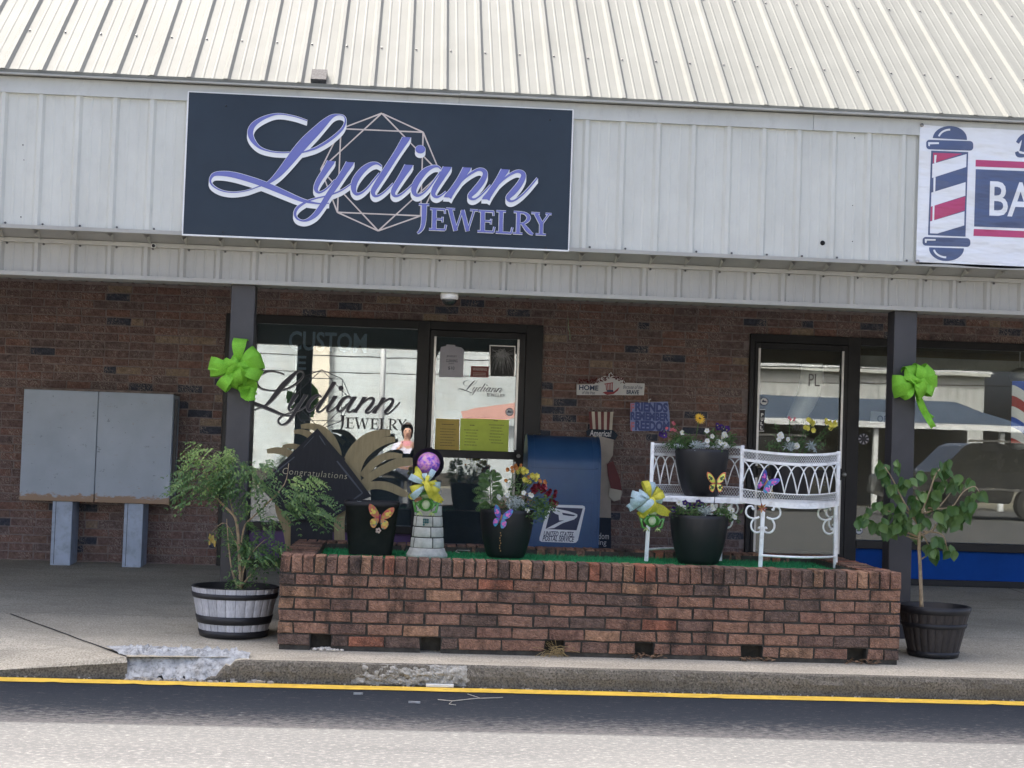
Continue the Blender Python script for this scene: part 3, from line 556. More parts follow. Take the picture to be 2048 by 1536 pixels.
# barber banner
def vinyl(name,c):
    m,nt,P,N,L=nodes(name); g=N.new('ShaderNodeNewGeometry'); v=g.outputs['Position']; n=noise_n(N,L,v,2.6,3,.5,(1,1,3.4)); n2=noise_n(N,L,v,1.2,2,.5,(3,1,3)); ad=N.new('ShaderNodeMath'); ad.operation='ADD'; L(n.outputs[0],ad.inputs[0]); L(n2.outputs[0],ad.inputs[1])
    P.inputs['Base Color'].default_value=(*c,1); P.inputs['Roughness'].default_value=.38; add_bump(N,L,P,ad.outputs[0],.8,.05); return m
M_BAN=vinyl('banner_white',(.72,.75,.77)); M_BNV=vinyl('banner_navy',(.070,.100,.195)); M_BRD=vinyl('banner_red',(.43,.05,.14))
YB=YF-.034; bp=lambda pts: [(at(1820+x/4.798,230+y/4.798,YB).x, at(1820+x/4.798,230+y/4.798,YB).z) for x,y in pts]
btl=at(1840,249,YB); bbl=at(1832,528,YB); bx1=btl.x+2.44
ban=thing('barber_banner',(btl.x,YB,bbl.z),'white vinyl banner with a striped barber pole and the letters BA','banner')
bo=[(bbl.x,bbl.z)]+[(bbl.x+2.44*i/12,bbl.z+.006*math.sin(i*1.9)) for i in range(1,13)]+[(bx1-.02*math.sin(i),bbl.z+(btl.z-bbl.z)*i/6) for i in range(1,6)]+[(btl.x+2.44*(12-i)/12,btl.z-.008*abs(math.sin(i*1.3))) for i in range(0,12)]+[(btl.x,btl.z)]
MB().prism(bo,YB,YB+.003).build('sheet',M_BAN,ban)
g1=MB(); g2=MB(); g3=MB()
def arc(cx,cy,rx,ry,a0,a1,n=18): return [(cx+rx*math.cos(RAD(a0+(a1-a0)*i/n)),cy+ry*math.sin(RAD(a0+(a1-a0)*i/n))) for i in range(n+1)]
def rrect(x0,y0,x1,y1,r,sk=0): return arc(x0+r,y0+r,r,r,180,270,6)+[(x+0,y+sk) for x,y in arc(x1-r,y0+r,r,r,270,360,6)]+[(x,y+sk) for x,y in arc(x1-r,y1-r,r,r,0,90,6)]+arc(x0+r,y1-r,r,r,90,180,6)
y1=YB-.0012; y2=YB-.0024; y3=YB-.0036
g1.flat(bp([(216,222),*[(382+164*math.cos(RAD(a)),228+122*math.sin(RAD(a))) for a in range(188,362,6)],(546,240)]),y1); g1.flat(bp(rrect(155,238,606,330,32,12)),y1)
g1.flat(bp([(203,342),(558,356),(532,1168),(172,1152)]),y1); g1.flat(bp(rrect(120,1170,578,1254,32,12)),y1); g1.flat(bp([(183,1270),*[(350+168*math.cos(RAD(a)),1278+124*math.sin(RAD(a))) for a in range(176,4,-6)],(516,1280)]),y1)
g1.flat(bp([(630,520),(1500,556),(1490,1104),(614,1070)]),y1)
s1=[( (220,362),(500,372),(250,455),(218,466),'r'),((214,470),(542,375),(538,500),(210,605),'w'),((210,605),(546,506),(540,640),(204,745),'n'),((204,745),(532,645),(530,775),(200,880),'w'),((198,880),(530,782),(524,915),(194,1020),'r'),((192,1022),(522,925),(519,1052),(190,1136),'w')]
for a,b,c,d,k in s1: (g3 if k=='r' else g2).flat(bp([a,b,c,d]),y2) if k!='n' else None
g2.flat(bp([(190,1136),(519,1052),(519,1060),(262,1138)]),y2-.0003)
for pts in ([(232,385),(254,385),(246,462),(230,462)],[(224,600),(244,596),(240,738),(222,740)],[(216,872),(234,868),(230,1012),(212,1016)],[(172,262),(276,262),(276,280),(190,282),(188,300),(174,298)],[(140,1190),(244,1192),(244,1206),(160,1206),(156,1228),(142,1226)]): g2.flat(bp(pts),y3)
for cx,cy,rx,ry,a0,a1 in ((384,230,122,98,196,270),(350,1278,132,98,170,92)):
    o=arc(cx,cy,rx,ry,a0,a1,10); i=arc(cx,cy,rx-18,ry-18,a1,a0,10); g2.flat(bp(o+i),y3)
for pts in ([(630,430),(1500,466),(1498,528),(628,494)],[(612,1094),(1490,1130),(1488,1194),(608,1160)]): g3.flat(bp(pts),y1)
a=bp([(760,965)])[0]; b=bp([(1190,652)])[0]; add_text(g2,'BA',a[0],b[0],a[1],b[1],y2,bold=.012)
# stem and foot of the script letter above, cut by the picture edge
for st in ([(1030,268,34),(1060,225,40),(1110,200,52),(1150,215,40)],[(1100,210,44),(1085,290,44),(1070,350,50)],[(1022,352,34),(1040,385,44),(1100,392,30)]): stroke(g1,[(*bp([(x,y)])[0],wd_/4.798*YB/F_PX) for x,y,wd_ in st],y1-.0002,.0004)
g1.build('navy_print',M_BNV,ban); g2.build('white_print',M_BAN,ban,kind='stuff'); g3.build('red_print',M_BRD,ban)
M_STEEL=mat('grommet',(.30,.30,.29),.35,.2,30,metal=.8)
for x,y in ((106,92),(64,1400)):
    c=bp([(x,y)])[0]; MB().tube([(c[0]+.004,YB-.008,c[1]-.004),(c[0]+.004,YB+.001,c[1]-.004)],.012,12).build('grommet',M_STEEL,ban)
# holes and stains on the fascia
for px,py,r in ((1645,486,.016),(1709,276,.004),(1705,411,.003),(1705,483,.004),(46,290,.004),(42,434,.004),(48,320,.003)):
    p=at(px,py,YF); MB().tube([(p.x,YF-.0035,p.z),(p.x,YF+.0,p.z)],r,12).build('hole',M_HOLE,bld)
# ---------------------------------------------------------------- notices and stickers on the doors
def paper(name,px,Y,m,label,cat,lines=(),ink=None,group=None,th=.0025,pen=.0016):
    o=xz(px,Y); c=(sum(p[0] for p in o)/len(o),Y,min(p[1] for p in o)); t_=thing(name,c,label,cat,group) if lines else None
    if not lines: return MB().prism(o,Y,Y+th).build(name,m,None,label,cat,group,at0=c)
    MB().prism(o,Y,Y+th).build('sheet',m,t_); mb=MB()
    for ln in lines:
        if isinstance(ln[0],str):
            s,x0,y0,x1,y1_=ln[:5]; a=at(x0,y1_,Y); b=at(x1,y0,Y); add_text(mb,s,a.x,b.x,a.z,b.z,Y-.0012,bold=.01,shear=ln[5] if len(ln)>5 else 0)
        else:
            x0,y0,x1,hh=ln; a=at(x0,y0,Y); b=at(x1,y0+.035*(x1-x0),Y); rg_=random.Random(x0*7+y0); x=a.x
            while x<b.x-.004:
                l=rg_.uniform(.008,.022); mb.flat([(x,a.z),(min(x+l,b.x),a.z),(min(x+l,b.x),a.z+hh),(x,a.z+hh)],Y-.0012); x+=l+.004
    mb.build('print',ink or M_BLACK,t_,kind='stuff'); return t_
YN=YW-.010
M_OCHRE=mat('paper_ochre',(.60,.44,.11),.7,.08,8); M_LIME=mat('paper_lime',(.66,.78,.12),.7,.08,8); M_GREYP=mat('paper_grey',(.48,.47,.52),.7,.08,8); M_REDP=mat('warning_red',(.20,.035,.032),.5,.1,9)
L1=[(884,849,908,.005),*[(880+((i*3)%3),858+i*5.5,912-((i*5)%9),.0035) for i in range(7)]]
paper('notice',[(872,837),(919,839),(918,905),(869,903)],YN,M_OCHRE,'ochre paper notice taped low on the jewelry shop door','notice',L1)
L2=[(940,851,950,.005),*[(928+((i*4)%5),860+i*6,958-((i*5)%7),.0035) for i in range(6)]]
paper('notice',[(921,837),(969,838),(967,902),(919,901)],YN-.001,M_LIME,'lime green notice in the middle of the row of three door papers','notice',L2)
L3=[(988,842,996,.005),*[(978+((i*4)%5),850+i*6,1008-((i*5)%7),.0035) for i in range(7)]]
paper('notice',[(969,838),(1018,840),(1016,904),(967,902)],YN,M_LIME,'lime green notice at the right end of the row of three door papers','notice',L3)
paper('tag_sign',[(882,694),(892,692),(893,689),(910,690),(911,693),(923,695),(928,700),(926,755),(878,754),(881,699)],YN,M_GREYP,'grey tag shaped card for jewelry cleaning from $10 on the door','sign',[('JEWELRY',893,711,914,715),('CLEANING',892,719,915,724),('JUST',897,726,908,729),('$10',896,733,909,740)],ink=mat('grey_ink',(.06,.06,.08),.6))
paper('warning_sticker',[(942,732),(978,733),(977,755),(941,754)],YN,M_REDP,'small dark red security warning sticker on the door','sticker',[('WARNING',945,736,974,741),(946,746,972,.004),(946,749,972,.004),(946,752,972,.004)],ink=M_PINKL)
# framed fern like print: dark card with pale strands
pp=thing('poster',at(1005,754,YN),'dark poster with pale feathery strands at the top corner of the jewelry door','poster')
MB().prism(xz([(979,690),(1031,692),(1029,753),(980,752)],YN),YN,YN+.003).build('sheet',mat('poster_black',(.015,.016,.015),.5,.2,9),pp)
st=MB(); rg=random.Random(5)
for i in range(70):
    x=1004+rg.gauss(0,12); a=at(1004+rg.uniform(-6,6),697+rg.uniform(0,14),YN); x=max(982,min(1027,x)); b=at(x,rg.uniform(718,749),YN)
    stroke(st,[(a.x,a.z,.0016),((a.x*.4+b.x*.6),(a.z*.6+b.z*.4)+.004,.002),(b.x,b.z,.0008)],YN-.001-i*.00002,0,per=3)
for i in range(18):
    x=rg.choice((984,1026)); a=at(1004,702+rg.uniform(0,16),YN); b=at(x+rg.uniform(-1,1),698+rg.uniform(0,20),YN); stroke(st,[(a.x,a.z,.0016),((a.x+b.x)/2,(a.z+b.z)/2+.006,.002),(b.x,b.z,.0008)],YN-.0024-i*.00002,0,per=3)
st.build('strands',mat('strand_grey',(.27,.27,.27),.6,.3,20),pp)
rb=MB()
for pts in ([(979,690),(1031,692),(1031,694),(979,692)],[(979,692),(981,692),(981,752),(979.5,752)],[(1029,694),(1031,694),(1029.5,753),(1027.8,753)]): rb.prism(xz(pts,YN-.004),YN-.004,YN-.0005)
rb.build('edge',M_CHAN,pp)
M_STK=mat('sticker_white',(.82,.84,.85),.5,.06,9); M_STKB=mat('sticker_navy',(.03,.04,.09),.5,.06,9)
def octo(px,py,r,Y,label):
    c=at(px,py,Y); R_=r*Y/F_PX; t_=thing('security_sticker',(c.x,Y,c.z-R_),label,'sticker','octagonal security stickers')
    og=lambda k: [(c.x+k*R_*math.cos(RAD(22.5+45*i)),c.z+k*R_*math.sin(RAD(22.5+45*i))) for i in range(8)]
    MB().prism(og(1),Y,Y+.002).build('rim',M_STKB,t_); MB().flat(og(.84),Y-.0008).build('face',M_STK,t_)
    mk=MB(); mk.flat([(c.x-.6*R_,c.z-.2*R_),(c.x+.6*R_,c.z-.2*R_),(c.x+.6*R_,c.z+.1*R_),(c.x,c.z+.2*R_),(c.x-.2*R_,c.z+.5*R_),(c.x-.45*R_,c.z+.1*R_)],Y-.0016); mk.build('mark',M_STKB,t_)
octo(1019,824,8.5,YN,'octagonal white security sticker low on the jewelry shop door'); octo(1528,803,9,YN,'octagonal security sticker above the PULL plate of the barber door'); octo(1718,1061,8.5,YW-.04+.06,'octagonal security sticker at the foot of the narrow barber window')
pl=thing('pull_plate',at(1524,862,YN),'narrow black vertical plate reading PULL on the barber door','sign'); o=xz([(1520,819),(1530,819),(1528,862),(1518,862)],YN)
MB().prism(o,YN,YN+.003).build('plate',M_BLACK,pl); mb=MB()
for i,ch in enumerate('PULL'):
    a=at(1522-i*.5,833+i*8.6,YN); b=at(1527-i*.5,826.5+i*8.6,YN); add_text(mb,ch,a.x,b.x,a.z,b.z,YN-.001,bold=.03)
for pts in ([(1519.5,818.5),(1530.5,818.5),(1530.5,819.7),(1519.5,819.7)],[(1517.6,861.6),(1528.4,861.6),(1528.4,862.8),(1517.6,862.8)]): mb.prism(xz(pts,YN-.0008),YN-.0008,YN)
mb.build('print',M_CHAN,pl)
ro=thing('round_sticker',at(1727,889,YW+.02),'round emblem sticker on the narrow barber window','sticker'); c=at(1727,878,YW+.022)
MB().prism([(c.x+.05*math.cos(i*.2618),c.z+.05*math.sin(i*.2618)) for i in range(24)],YW+.020,YW+.022).build('disc',mat('emblem_dark',(.05,.05,.06),.6),ro)
mb=MB()
for k in range(8): a=k*math.pi/4; mb.flat([(c.x+.045*math.cos(a-.2),c.z+.045*math.sin(a-.2)),(c.x+.045*math.cos(a+.2),c.z+.045*math.sin(a+.2)),(c.x+.02*math.cos(a),c.z+.02*math.sin(a))],YW+.0192)
mb.build('mark',M_GREYP,ro)
M_SIGNW=mat('dull_white',(.6,.61,.6),.6,.1,6)
op=thing('open_sign',at(1775,850,YW+.055),'white card reading OPEN hung inside the narrow barber window','sign'); MB().prism(xz([(1742,822),(1795,826),(1792,852),(1740,846)],YW+.055),YW+.055,YW+.060).build('card',M_SIGNW,op)
mb=MB(); a=at(1754,844,YW+.055); b=at(1794,832,YW+.055); add_text(mb,'OPEN',a.x,b.x,a.z,b.z,YW+.0535,bold=.02); mb.build('print',mat('open_blue',(.03,.05,.12),.6),op)
dl=MB(); M_DLET=mat('door_letter_grey',(.16,.16,.155),.5)
for s,x0,y0,x1,y1_ in (('HOUR',1585,848,1607,861),('PL',1617,748,1640,772),('SERVICE',1631,957,1651,971)): a=at(x0,y1_,YW-.006); b=at(x1,y0,YW-.006); add_text(dl,s,a.x,b.x,a.z,b.z,YW-.006,bold=.0)
dl.build('door_lettering',M_DLET,bdoor,kind='stuff')
# striped barber lamp inside the big window
bl=thing('barber_pole',at(2034,905,YW+.12),'glass barber pole lamp with red white and blue stripes behind the window','barber pole'); c=at(2036,900,YW+.12); top=at(2036,735,YW+.12)
MB().lathe([(.005,0),(.05,.01),(.06,.03),(.06,.06)],(c.x,YW+.12,c.z),24).build('lower_cap',M_CHAN,bl)
def stripes():
    m,nt,P,N,L=nodes('barber_stripes'); tc=N.new('ShaderNodeTexCoord'); mp=N.new('ShaderNodeMapping'); mp.inputs['Rotation'].default_value=(0,RAD(-32),0); L(tc.outputs['Object'],mp.inputs[0]); s=N.new('ShaderNodeSeparateXYZ'); L(mp.outputs[0],s.inputs[0])
    f=N.new('ShaderNodeMath'); f.operation='MULTIPLY'; f.inputs[1].default_value=3.2; L(s.outputs[2],f.inputs[0]); fr_=N.new('ShaderNodeMath'); fr_.operation='FRACT'; L(f.outputs[0],fr_.inputs[0])
    r=ramp(N,[(0,(.30,.03,.02)),(.25,(.6,.6,.58)),(.5,(.03,.08,.36)),(.75,(.6,.6,.58))],'CONSTANT'); L(fr_.outputs[0],r.inputs[0]); L(r.outputs[0],P.inputs['Base Color']); P.inputs['Roughness'].default_value=.2; L(r.outputs[0],P.inputs['Emission Color']); P.inputs['Emission Strength'].default_value=.10; return m
h=top.z-c.z
MB().lathe([(.062,.06),(.062,h-.12)],(c.x,YW+.12,c.z),24).build('striped_tube',stripes(),bl); MB().lathe([(.07,h-.12),(.085,h-.09),(.075,h-.03),(.02,h)],(c.x,YW+.12,c.z),24).build('upper_cap',M_CHAN,bl); MB().tube([(c.x,YW+.12,c.z+h),(c.x,YW+.12,2.45)],.006,6).build('rod',M_CHAN,bl)
tbp=[at(x,y,YW+.11) for x,y in ((1624,728),(1624,752),(1619,780),(1609,806),(1597,826),(1588,842))]; MB().tube(spline([tuple(p) for p in tbp],5),[v[0] for v in spline([(.095,),(.098,),(.098,),(.092,),(.082,),(.07,)],5)],18).build('silver_tube',mat('silver_foil',(.93,.93,.91),.3,.05,14,spec=.8),None,'fat curved silver tube hanging behind the glass of the barber door','ornament',at0=tbp[0])
MB().box(3.88,9.1,YW+.5,YW+.52,2.02,2.12).build('ceiling_rail',mat('rail_pale',(.40,.40,.38),.6),bld)
# ---------------------------------------------------------------- small things on wall and fascia
c=at(899,590,YL+.05); dm=thing('dome_camera',(c.x,YL+.05,2.10),'white security dome camera hanging under the lower fascia','camera')
MB().lathe([(.030,.082),(.058,.080),(.060,.070),(.058,.045),(.050,.040)],(c.x,YL+.05,2.10),32).build('housing',mat('camera_white',(.75,.75,.73),.35),dm)
MB().lathe([(.004,0),(.024,.004),(.040,.016),(.048,.032),(.050,.044)],(c.x,YL+.05,2.10),28).build('dome',mat('smoked_dome',(.025,.028,.028),.08,spec=.8),dm)
c=at(307,491,YL-.02); bc=thing('bullet_camera',(c.x,YL-.03,c.z),'tiny white bullet camera on the lower fascia left of the navy sign','camera'); MB().tube([(c.x,YL+.0,c.z),(c.x+.006,YL-.06,c.z-.006)],.016,14).build('body',mat('camera_white2',(.72,.72,.70),.4),bc); MB().tube([(c.x+.006,YL-.0605,c.z-.006),(c.x+.0062,YL-.063,c.z-.0062)],.011,12).build('lens',M_BLACK,bc)
def str_pts(): return [tuple(at(1135+i*.9+math.sin(i*1.7)*.8,632+i*8,13.35)) for i in range(7)]
MB().tube(str_pts(),[.002,.004,.005,.006,.005,.006,.007],6).build('hanging_strand',mat('strand_green',(.26,.30,.20),.8,.4,60),None,'short pale green frayed strand hanging beside the door frame','string',at0=at(1140,684,13.35))
# grey meter cabinet on two ducts
YC=13.16; cab=thing('meter_cabinet',(at(190,1130,YC).x,YC,walk_z(YC)),'dented grey steel cabinet on two square ducts against the brick wall','cabinet')
def paint_grey():
    m,nt,P,N,L=nodes('cabinet_paint'); g=N.new('ShaderNodeNewGeometry'); v=g.outputs['Position']; n=noise_n(N,L,v,2.4,5,.6); r=ramp(N,[(.3,(.33,.39,.455)),(.7,(.42,.485,.56))]); L(n.outputs[0],r.inputs[0])
    n2=noise_n(N,L,v,15,7,.7,(1.2,1,1.6)); r2=ramp(N,[(.63,(0,0,0)),(.67,(.7,.7,.7))]); L(n2.outputs[0],r2.inputs[0]); c1=mixc(N,L,r2.outputs[0],r.outputs[0],(.16,.18,.20))
    s=N.new('ShaderNodeSeparateXYZ'); L(v,s.inputs[0]); mr=N.new('ShaderNodeMapRange'); mr.inputs[1].default_value=.72; mr.inputs[2].default_value=.64; L(s.outputs[2],mr.inputs[0])
    n3=noise_n(N,L,v,16,6,.7,(1,1,2)); ad=N.new('ShaderNodeMath'); ad.operation='MULTIPLY_ADD'; ad.inputs[1].default_value=.55; L(mr.outputs[0],ad.inputs[0]); L(n3.outputs[0],ad.inputs[2]); r3=ramp(N,[(.64,(0,0,0)),(.78,(.9,.9,.9))]); L(ad.outputs[0],r3.inputs[0])
    c1=mixc(N,L,r3.outputs[0],c1,(.30,.18,.09)); L(c1,P.inputs['Base Color']); P.inputs['Roughness'].default_value=.5; return m
M_CAB=paint_grey(); M_DUCT=mat('duct_paint',(.38,.46,.58),.5,.12,5,dirt=(.16,.19,.22),dirt_amt=.5); xa=at(43.5,900,YC).x; xm=at(193,900,YC).x; xb=at(343,900,YC).x; z0=at(43,1000,YC).z; z1=at(48,778,YC).z
bevel(MB().box(xa+.004,xb+.004,YC+.012,YW-.01,z0+.003,z1-.006).build('case',M_CAB,cab),.006)
bevel(MB().box(xa,xm-.003,YC-.012,YC+.010,z0,z1).build('door',M_CAB,cab),.004); bevel(MB().box(xm+.003,xb,YC-.012,YC+.010,z0,z1).build('door',M_CAB,cab),.004)
MB().box(xa-.01,xb+.006,YC-.02,YW-.012,z1+.0015,z1+.014).build('lid',mat('rusty_lip',(.20,.16,.14),.8,.4,20),cab)
hb=MB().box(xb+.008,xb+.03,YC+.02,YC+.05,z0+.02,z1-.04)
hb.build('hinge_strip',M_BLACK,cab)
for pa,pb in ((101,141),(245,283)):
    a=at(pa,1100,YC+.02).x; b=at(pb,1100,YC+.02).x; d=MB().box(a,b,YC+.02,YW-.04,walk_z(YC)+.0,z0+.002); bevel(d.build('duct',M_DUCT,cab),.005); MB().box(a+.026,a+.030,YC+.0185,YC+.0199,walk_z(YC)+.01,z0-.004).build('seam',M_BLACK,cab)
# patriotic plaques
YQ=13.44; hp=thing('plaque',at(1221,792,YQ),'long white plaque reading HOME of the free because of the BRAVE with a striped hat','plaque','wall plaques')
out=[(1153.5,769),(1153.5,790),(1288,790.5),(1289.5,767),(1250,765.5)]+[(1221+30*math.cos(RAD(a)),768+17*math.sin(RAD(-a))) for a in range(12,170,12)]+[(1190,768)]
M_PLQ=mat('plaque_white',(.62,.62,.62),.6,.08,9); M_PRED=mat('plaque_red',(.30,.04,.05),.6,.1,9); M_PNAV=mat('plaque_navy',(.03,.05,.11),.6,.1,9)
MB().prism(xz(out,YQ),YQ,YQ+.012).build('board',M_PLQ,hp); mb=MB(); m2=MB(); m3=MB()
def tx(mb_,s,x0,y0,x1,y1_,Y,**k): a=at(x0,y1_,Y); b=at(x1,y0,Y); add_text(mb_,s,a.x,b.x,a.z,b.z,Y,**k)
tx(mb,'HOME',1158,771,1197,780,YQ-.001,bold=.03); tx(mb,'BRAVE',1253,780.5,1278,788,YQ-.001,bold=.03); tx(mb,'of the free',1164,782,1190,788,YQ-.001,shear=.3); tx(mb,'Because of the',1246,771,1285,777,YQ-.001,shear=.35)
m2.flat(xz([(1205,785),(1212,783),(1228,783),(1239,774),(1236,781),(1227,788),(1214,790)],YQ-.001),YQ-.001)
for i in range(5): m2.flat(xz([(1211+i*3.2,768-i*.5),(1212.7+i*3.2,768-i*.5),(1214+i*2.8,781),(1212.4+i*2.8,781)],YQ-.001),YQ-.0016)
m2.flat(xz([(1208,767.5),(1226,764.5),(1226.5,766),(1209,769)],YQ-.001),YQ-.0022); mb.flat(xz([(1214,780),(1226,780),(1227,784),(1214,784)],YQ-.001),YQ-.0026)
mb.build('navy_print',M_PNAV,hp,kind='stuff'); m2.build('red_print',M_PRED,hp,kind='stuff')
gl_=MB(); rg=random.Random(8)
for i in range(130):
    x=1152+rg.random()*98; yy=766-rg.random()*7-max(0,12-abs(x-1221)*.5); p=at(x,yy,YQ-.002); d=Vector((rg.uniform(-1,1),rg.uniform(-.6,0),rg.uniform(-.7,1))).normalized(); gl_.leaf(p,d,Vector((0,-1,.2)),.022,.006)
gl_.build('tinsel',mat('tinsel_red',(.16,.015,.02),.25,.5,60,metal=.5),hp,kind='stuff'); p=at(1221,748,YQ); MB().tube([at(1219,756,YQ-.01),at(1218,749,YQ-.012),at(1222,745,YQ-.012),at(1225,750,YQ-.012)],.0045,6).build('hook',M_WHITE,hp)
fp=thing('plaque',at(1299,862,YQ),'cut out blue and red letter plaque with the word FREEDOM above the bench pots','plaque','wall plaques')
M_FB=mat('letters_blue',(.07,.10,.28),.6,.15,20); M_FK=mat('letters_back',(.27,.33,.58),.6,.1,9); M_FR=mat('letters_red',(.55,.20,.26),.6,.1,12)
MB().prism(xz([(1261,806),(1336,803),(1339,826),(1340,862),(1300,862),(1261,862),(1260,840)],YQ+.004),YQ+.004,YQ+.012).build('board',M_FK,fp); mb=MB(); m2=MB()
tx(mb,'RIENDS',1270,806,1336,823,YQ,bold=.05); tx(m2,'F',1261,807,1269,824,YQ,bold=.05); tx(mb,'REMEMBER',1261,826,1338,840,YQ,bold=.05); tx(mb,'REEDOM',1270,843,1339,861,YQ,bold=.05); tx(m2,'F',1261,844,1269,862,YQ,bold=.05)
mb.build('blue_letters',M_FB,fp); m2.build('red_letters',M_FR,fp,kind='stuff'); MB().tube([at(1298,806,YQ),at(1298,800,YQ-.005),at(1302,798,YQ-.005)],.005,6).build('hook',M_WHITE,fp)
# wooden figure board by the mailbox, kept plain
YU=13.36; ub=thing('wooden_board',(at(1210,1100,YU).x,YU,walk_z(YU)),'tall painted board with striped top and the word America beside the mailbox','board')
M_CREAM=mat('board_cream',(.55,.51,.41),.7,.12,8); M_MAROON=mat('board_maroon',(.16,.045,.045),.7,.15,8); M_BNAVY=mat('board_navy',(.012,.022,.040),.7,.15,8); M_TAN=mat('board_tan',(.42,.37,.31),.7,.12,8)
MB().prism(xz([(1188,862),(1228,865),(1226,910),(1214,930),(1225,925),(1238,960),(1245,985),(1240,1000),(1228,1003),(1222,1000),(1222,1115),(1180,1115)],YU),YU,YU+.015).build('body',M_TAN,ub)
hs=MB(); hr=MB()
for i in range(8):
    a,b=1177+i*6.2,1177+(i+1)*6.2; k=lambda x: 1179+(x-1177)*.88
    (hr if i%2==0 else hs).prism(xz([(a,823+.02*(a-1177)),(b,823+.02*(b-1177)),(k(b)+1.5,862),(k(a)+1.5,860)],YU-.006),YU-.006,YU)
hs.build('white_stripes',M_CREAM,ub); hr.build('red_stripes',M_MAROON,ub)
MB().prism(xz([(1172,862),(1180,858),(1226,860),(1236,870),(1230,880),(1200,872),(1174,872)],YU-.01),YU-.01,YU).build('band',M_BNAVY,ub); mb=MB(); tx(mb,'America!',1179,861,1223,872,YU-.012,bold=.02,shear=.1); 
MB().prism(xz([(1214,928),(1226,922),(1240,958),(1244,982),(1222,978),(1216,950)],YU-.012),YU-.012,YU).build('sleeve',M_MAROON,ub)
MB().prism(xz([(1219,976),(1243,981),(1240,998),(1228,1002),(1217,992)],YU-.014),YU-.014,YU).build('cuff',M_CREAM,ub)
MB().prism(xz([(1180,1034),(1222,1036),(1222,1115),(1178,1115)],YU-.008),YU-.008,YU).build('base',M_BNAVY,ub); tx(mb,'dom',1197,1066,1218,1078,YU-.010,bold=.0); tx(mb,'ing',1197,1080,1213,1093,YU-.010); mb.build('lettering',M_PLQ,ub)
# ================================================================ brick planter bed
PX0,PX1,PYB,PTOP,TURF=-.695,2.930,10.80,.537,.500
pln=thing('brick_planter',((PX0+PX1)/2,YP,0),'long low brick planter bed with a soldier course rim and weep holes','planter')
core=MB(); ins=.014
core.box(PX0+ins,PX1-ins,YP+.10,YP+.19,-.02,PTOP-.012); core.box(PX0+ins,PX1-ins,PYB-.19,PYB-ins,-.02,PTOP-.012); core.box(PX0+ins,PX0+.19,YP+.19,PYB-.19,-.02,PTOP-.012); core.box(PX1-.19,PX1-ins,YP+.19,PYB-.19,-.02,PTOP-.012)
HOLES=[(620,662),(841,882),(1091,1129),(1271,1308),(1484,1526),(1697,1735)]; HX=[(at(a,1280,YP).x,at(b,1280,YP).x) for a,b in HOLES]
CH=.0690; ZB=.022
xs_=[PX0+ins]+[v for h in HX for v in h]+[PX1-ins]
for i in range(0,len(xs_),2): core.box(xs_[i],xs_[i+1],YP+.010,YP+.10,-.02,ZB+CH)
core.box(PX0+ins,PX1-ins,YP+.010,YP+.10,ZB+CH,PTOP-.012)
core=core.build('mortar',M_PMORT,pln)
random.seed(21); rg=random.Random(21); pm={}
def pbrick(x0,x1,y0,z,h,face='front',d=.09):
    l=x1-x0; key=(round(l,3),round(h,3),round(d,3),rg.randrange(3))
    if key not in pm: pm[key]=brick_mesh(l-.011,h-.011,d,len(pm)+50,M_PB,.0045)[0]
    o=bpy.data.objects.new('brick',pm[key]); o.location=Vector(((x0+x1)/2,y0+rg.uniform(-.003,.003),z+h/2))-origin(pln); o.rotation_euler=(rg.uniform(-.01,.01),rg.uniform(-.008,.008),0); o.parent=pln; COL.objects.link(o); return o
LP_=.2095
for c in range(6):
    z=ZB+CH*c
    if c==0:
        segs=[PX0]+[v for h in HX for v in h]+[PX1]
        for i in range(0,len(segs),2):
            a,b=segs[i],segs[i+1]; x=a
            if i>0: pbrick(x,x+.098,YP,z,CH); x+=.098
            n=max(1,round((b-x)/LP_)); l=round((b-x)/n,4)
            for k in range(n): pbrick(x,x+l,YP,z,CH); x+=l
    else:
        x=PX0
        if c%2==1: pbrick(x,x+.090,YP,z,CH); x+=.090
        while x<PX1-.03:
            e=min(x+LP_,PX1); e=PX1 if PX1-e<.05 else e; pbrick(x,e,YP,z,CH); x=e
HP=(PX1-PX0)/55; hz=ZB+CH*6
hm=[brick_mesh(HP-.0105,PTOP-hz-.006,.185,300+i,M_PB,.004)[0] for i in range(8)]
for i in range(55):
    for y in (YP-.004,PYB-.19):
        o=bpy.data.objects.new('brick',hm[rg.randrange(8)]); o.location=Vector((PX0+HP*(i+.5),y+rg.uniform(-.004,.004),(hz+PTOP)/2+.003+rg.uniform(-.002,.002)))-origin(pln); o.rotation_euler=(0,rg.uniform(-.02,.02),0); o.parent=pln; COL.objects.link(o)
for sx in (PX0,PX1-.19):                                             # side caps lie across
    y=YP+.19; n=int((PYB-.19-y)/HP)
    for i in range(n):
        o=bpy.data.objects.new('brick',hm[rg.randrange(8)]); o.rotation_euler=(0,0,RAD(90)); o.location=Vector((sx+.1875,y+(PYB-.19-y)/n*(i+.5),(hz+PTOP)/2+.003+rg.uniform(-.003,.003)))-origin(pln); o.parent=pln; COL.objects.link(o)
sd=MB()
for side in (0,1):
    for c in range(6):
        y=YP+.10+(LP_/2 if c%2 else 0)
        while y<PYB-.02:
            e=min(y+LP_,PYB); _,mb=brick_mesh(e-y-.011,CH-.011,.05,rg.randrange(1<<20),M_PBS,.004)
            for p in mb.v: p.x,p.y=(PX0+p.y,-p.x) if side==0 else (PX1-p.y,p.x)
            sd.add([Vector((p.x,p.y+(y+e)/2,p.z+ZB+CH*(c+.5))) for p in mb.v],mb.f); y=e
sd.build('side_brickwork',M_PBS,pln,kind='stuff')
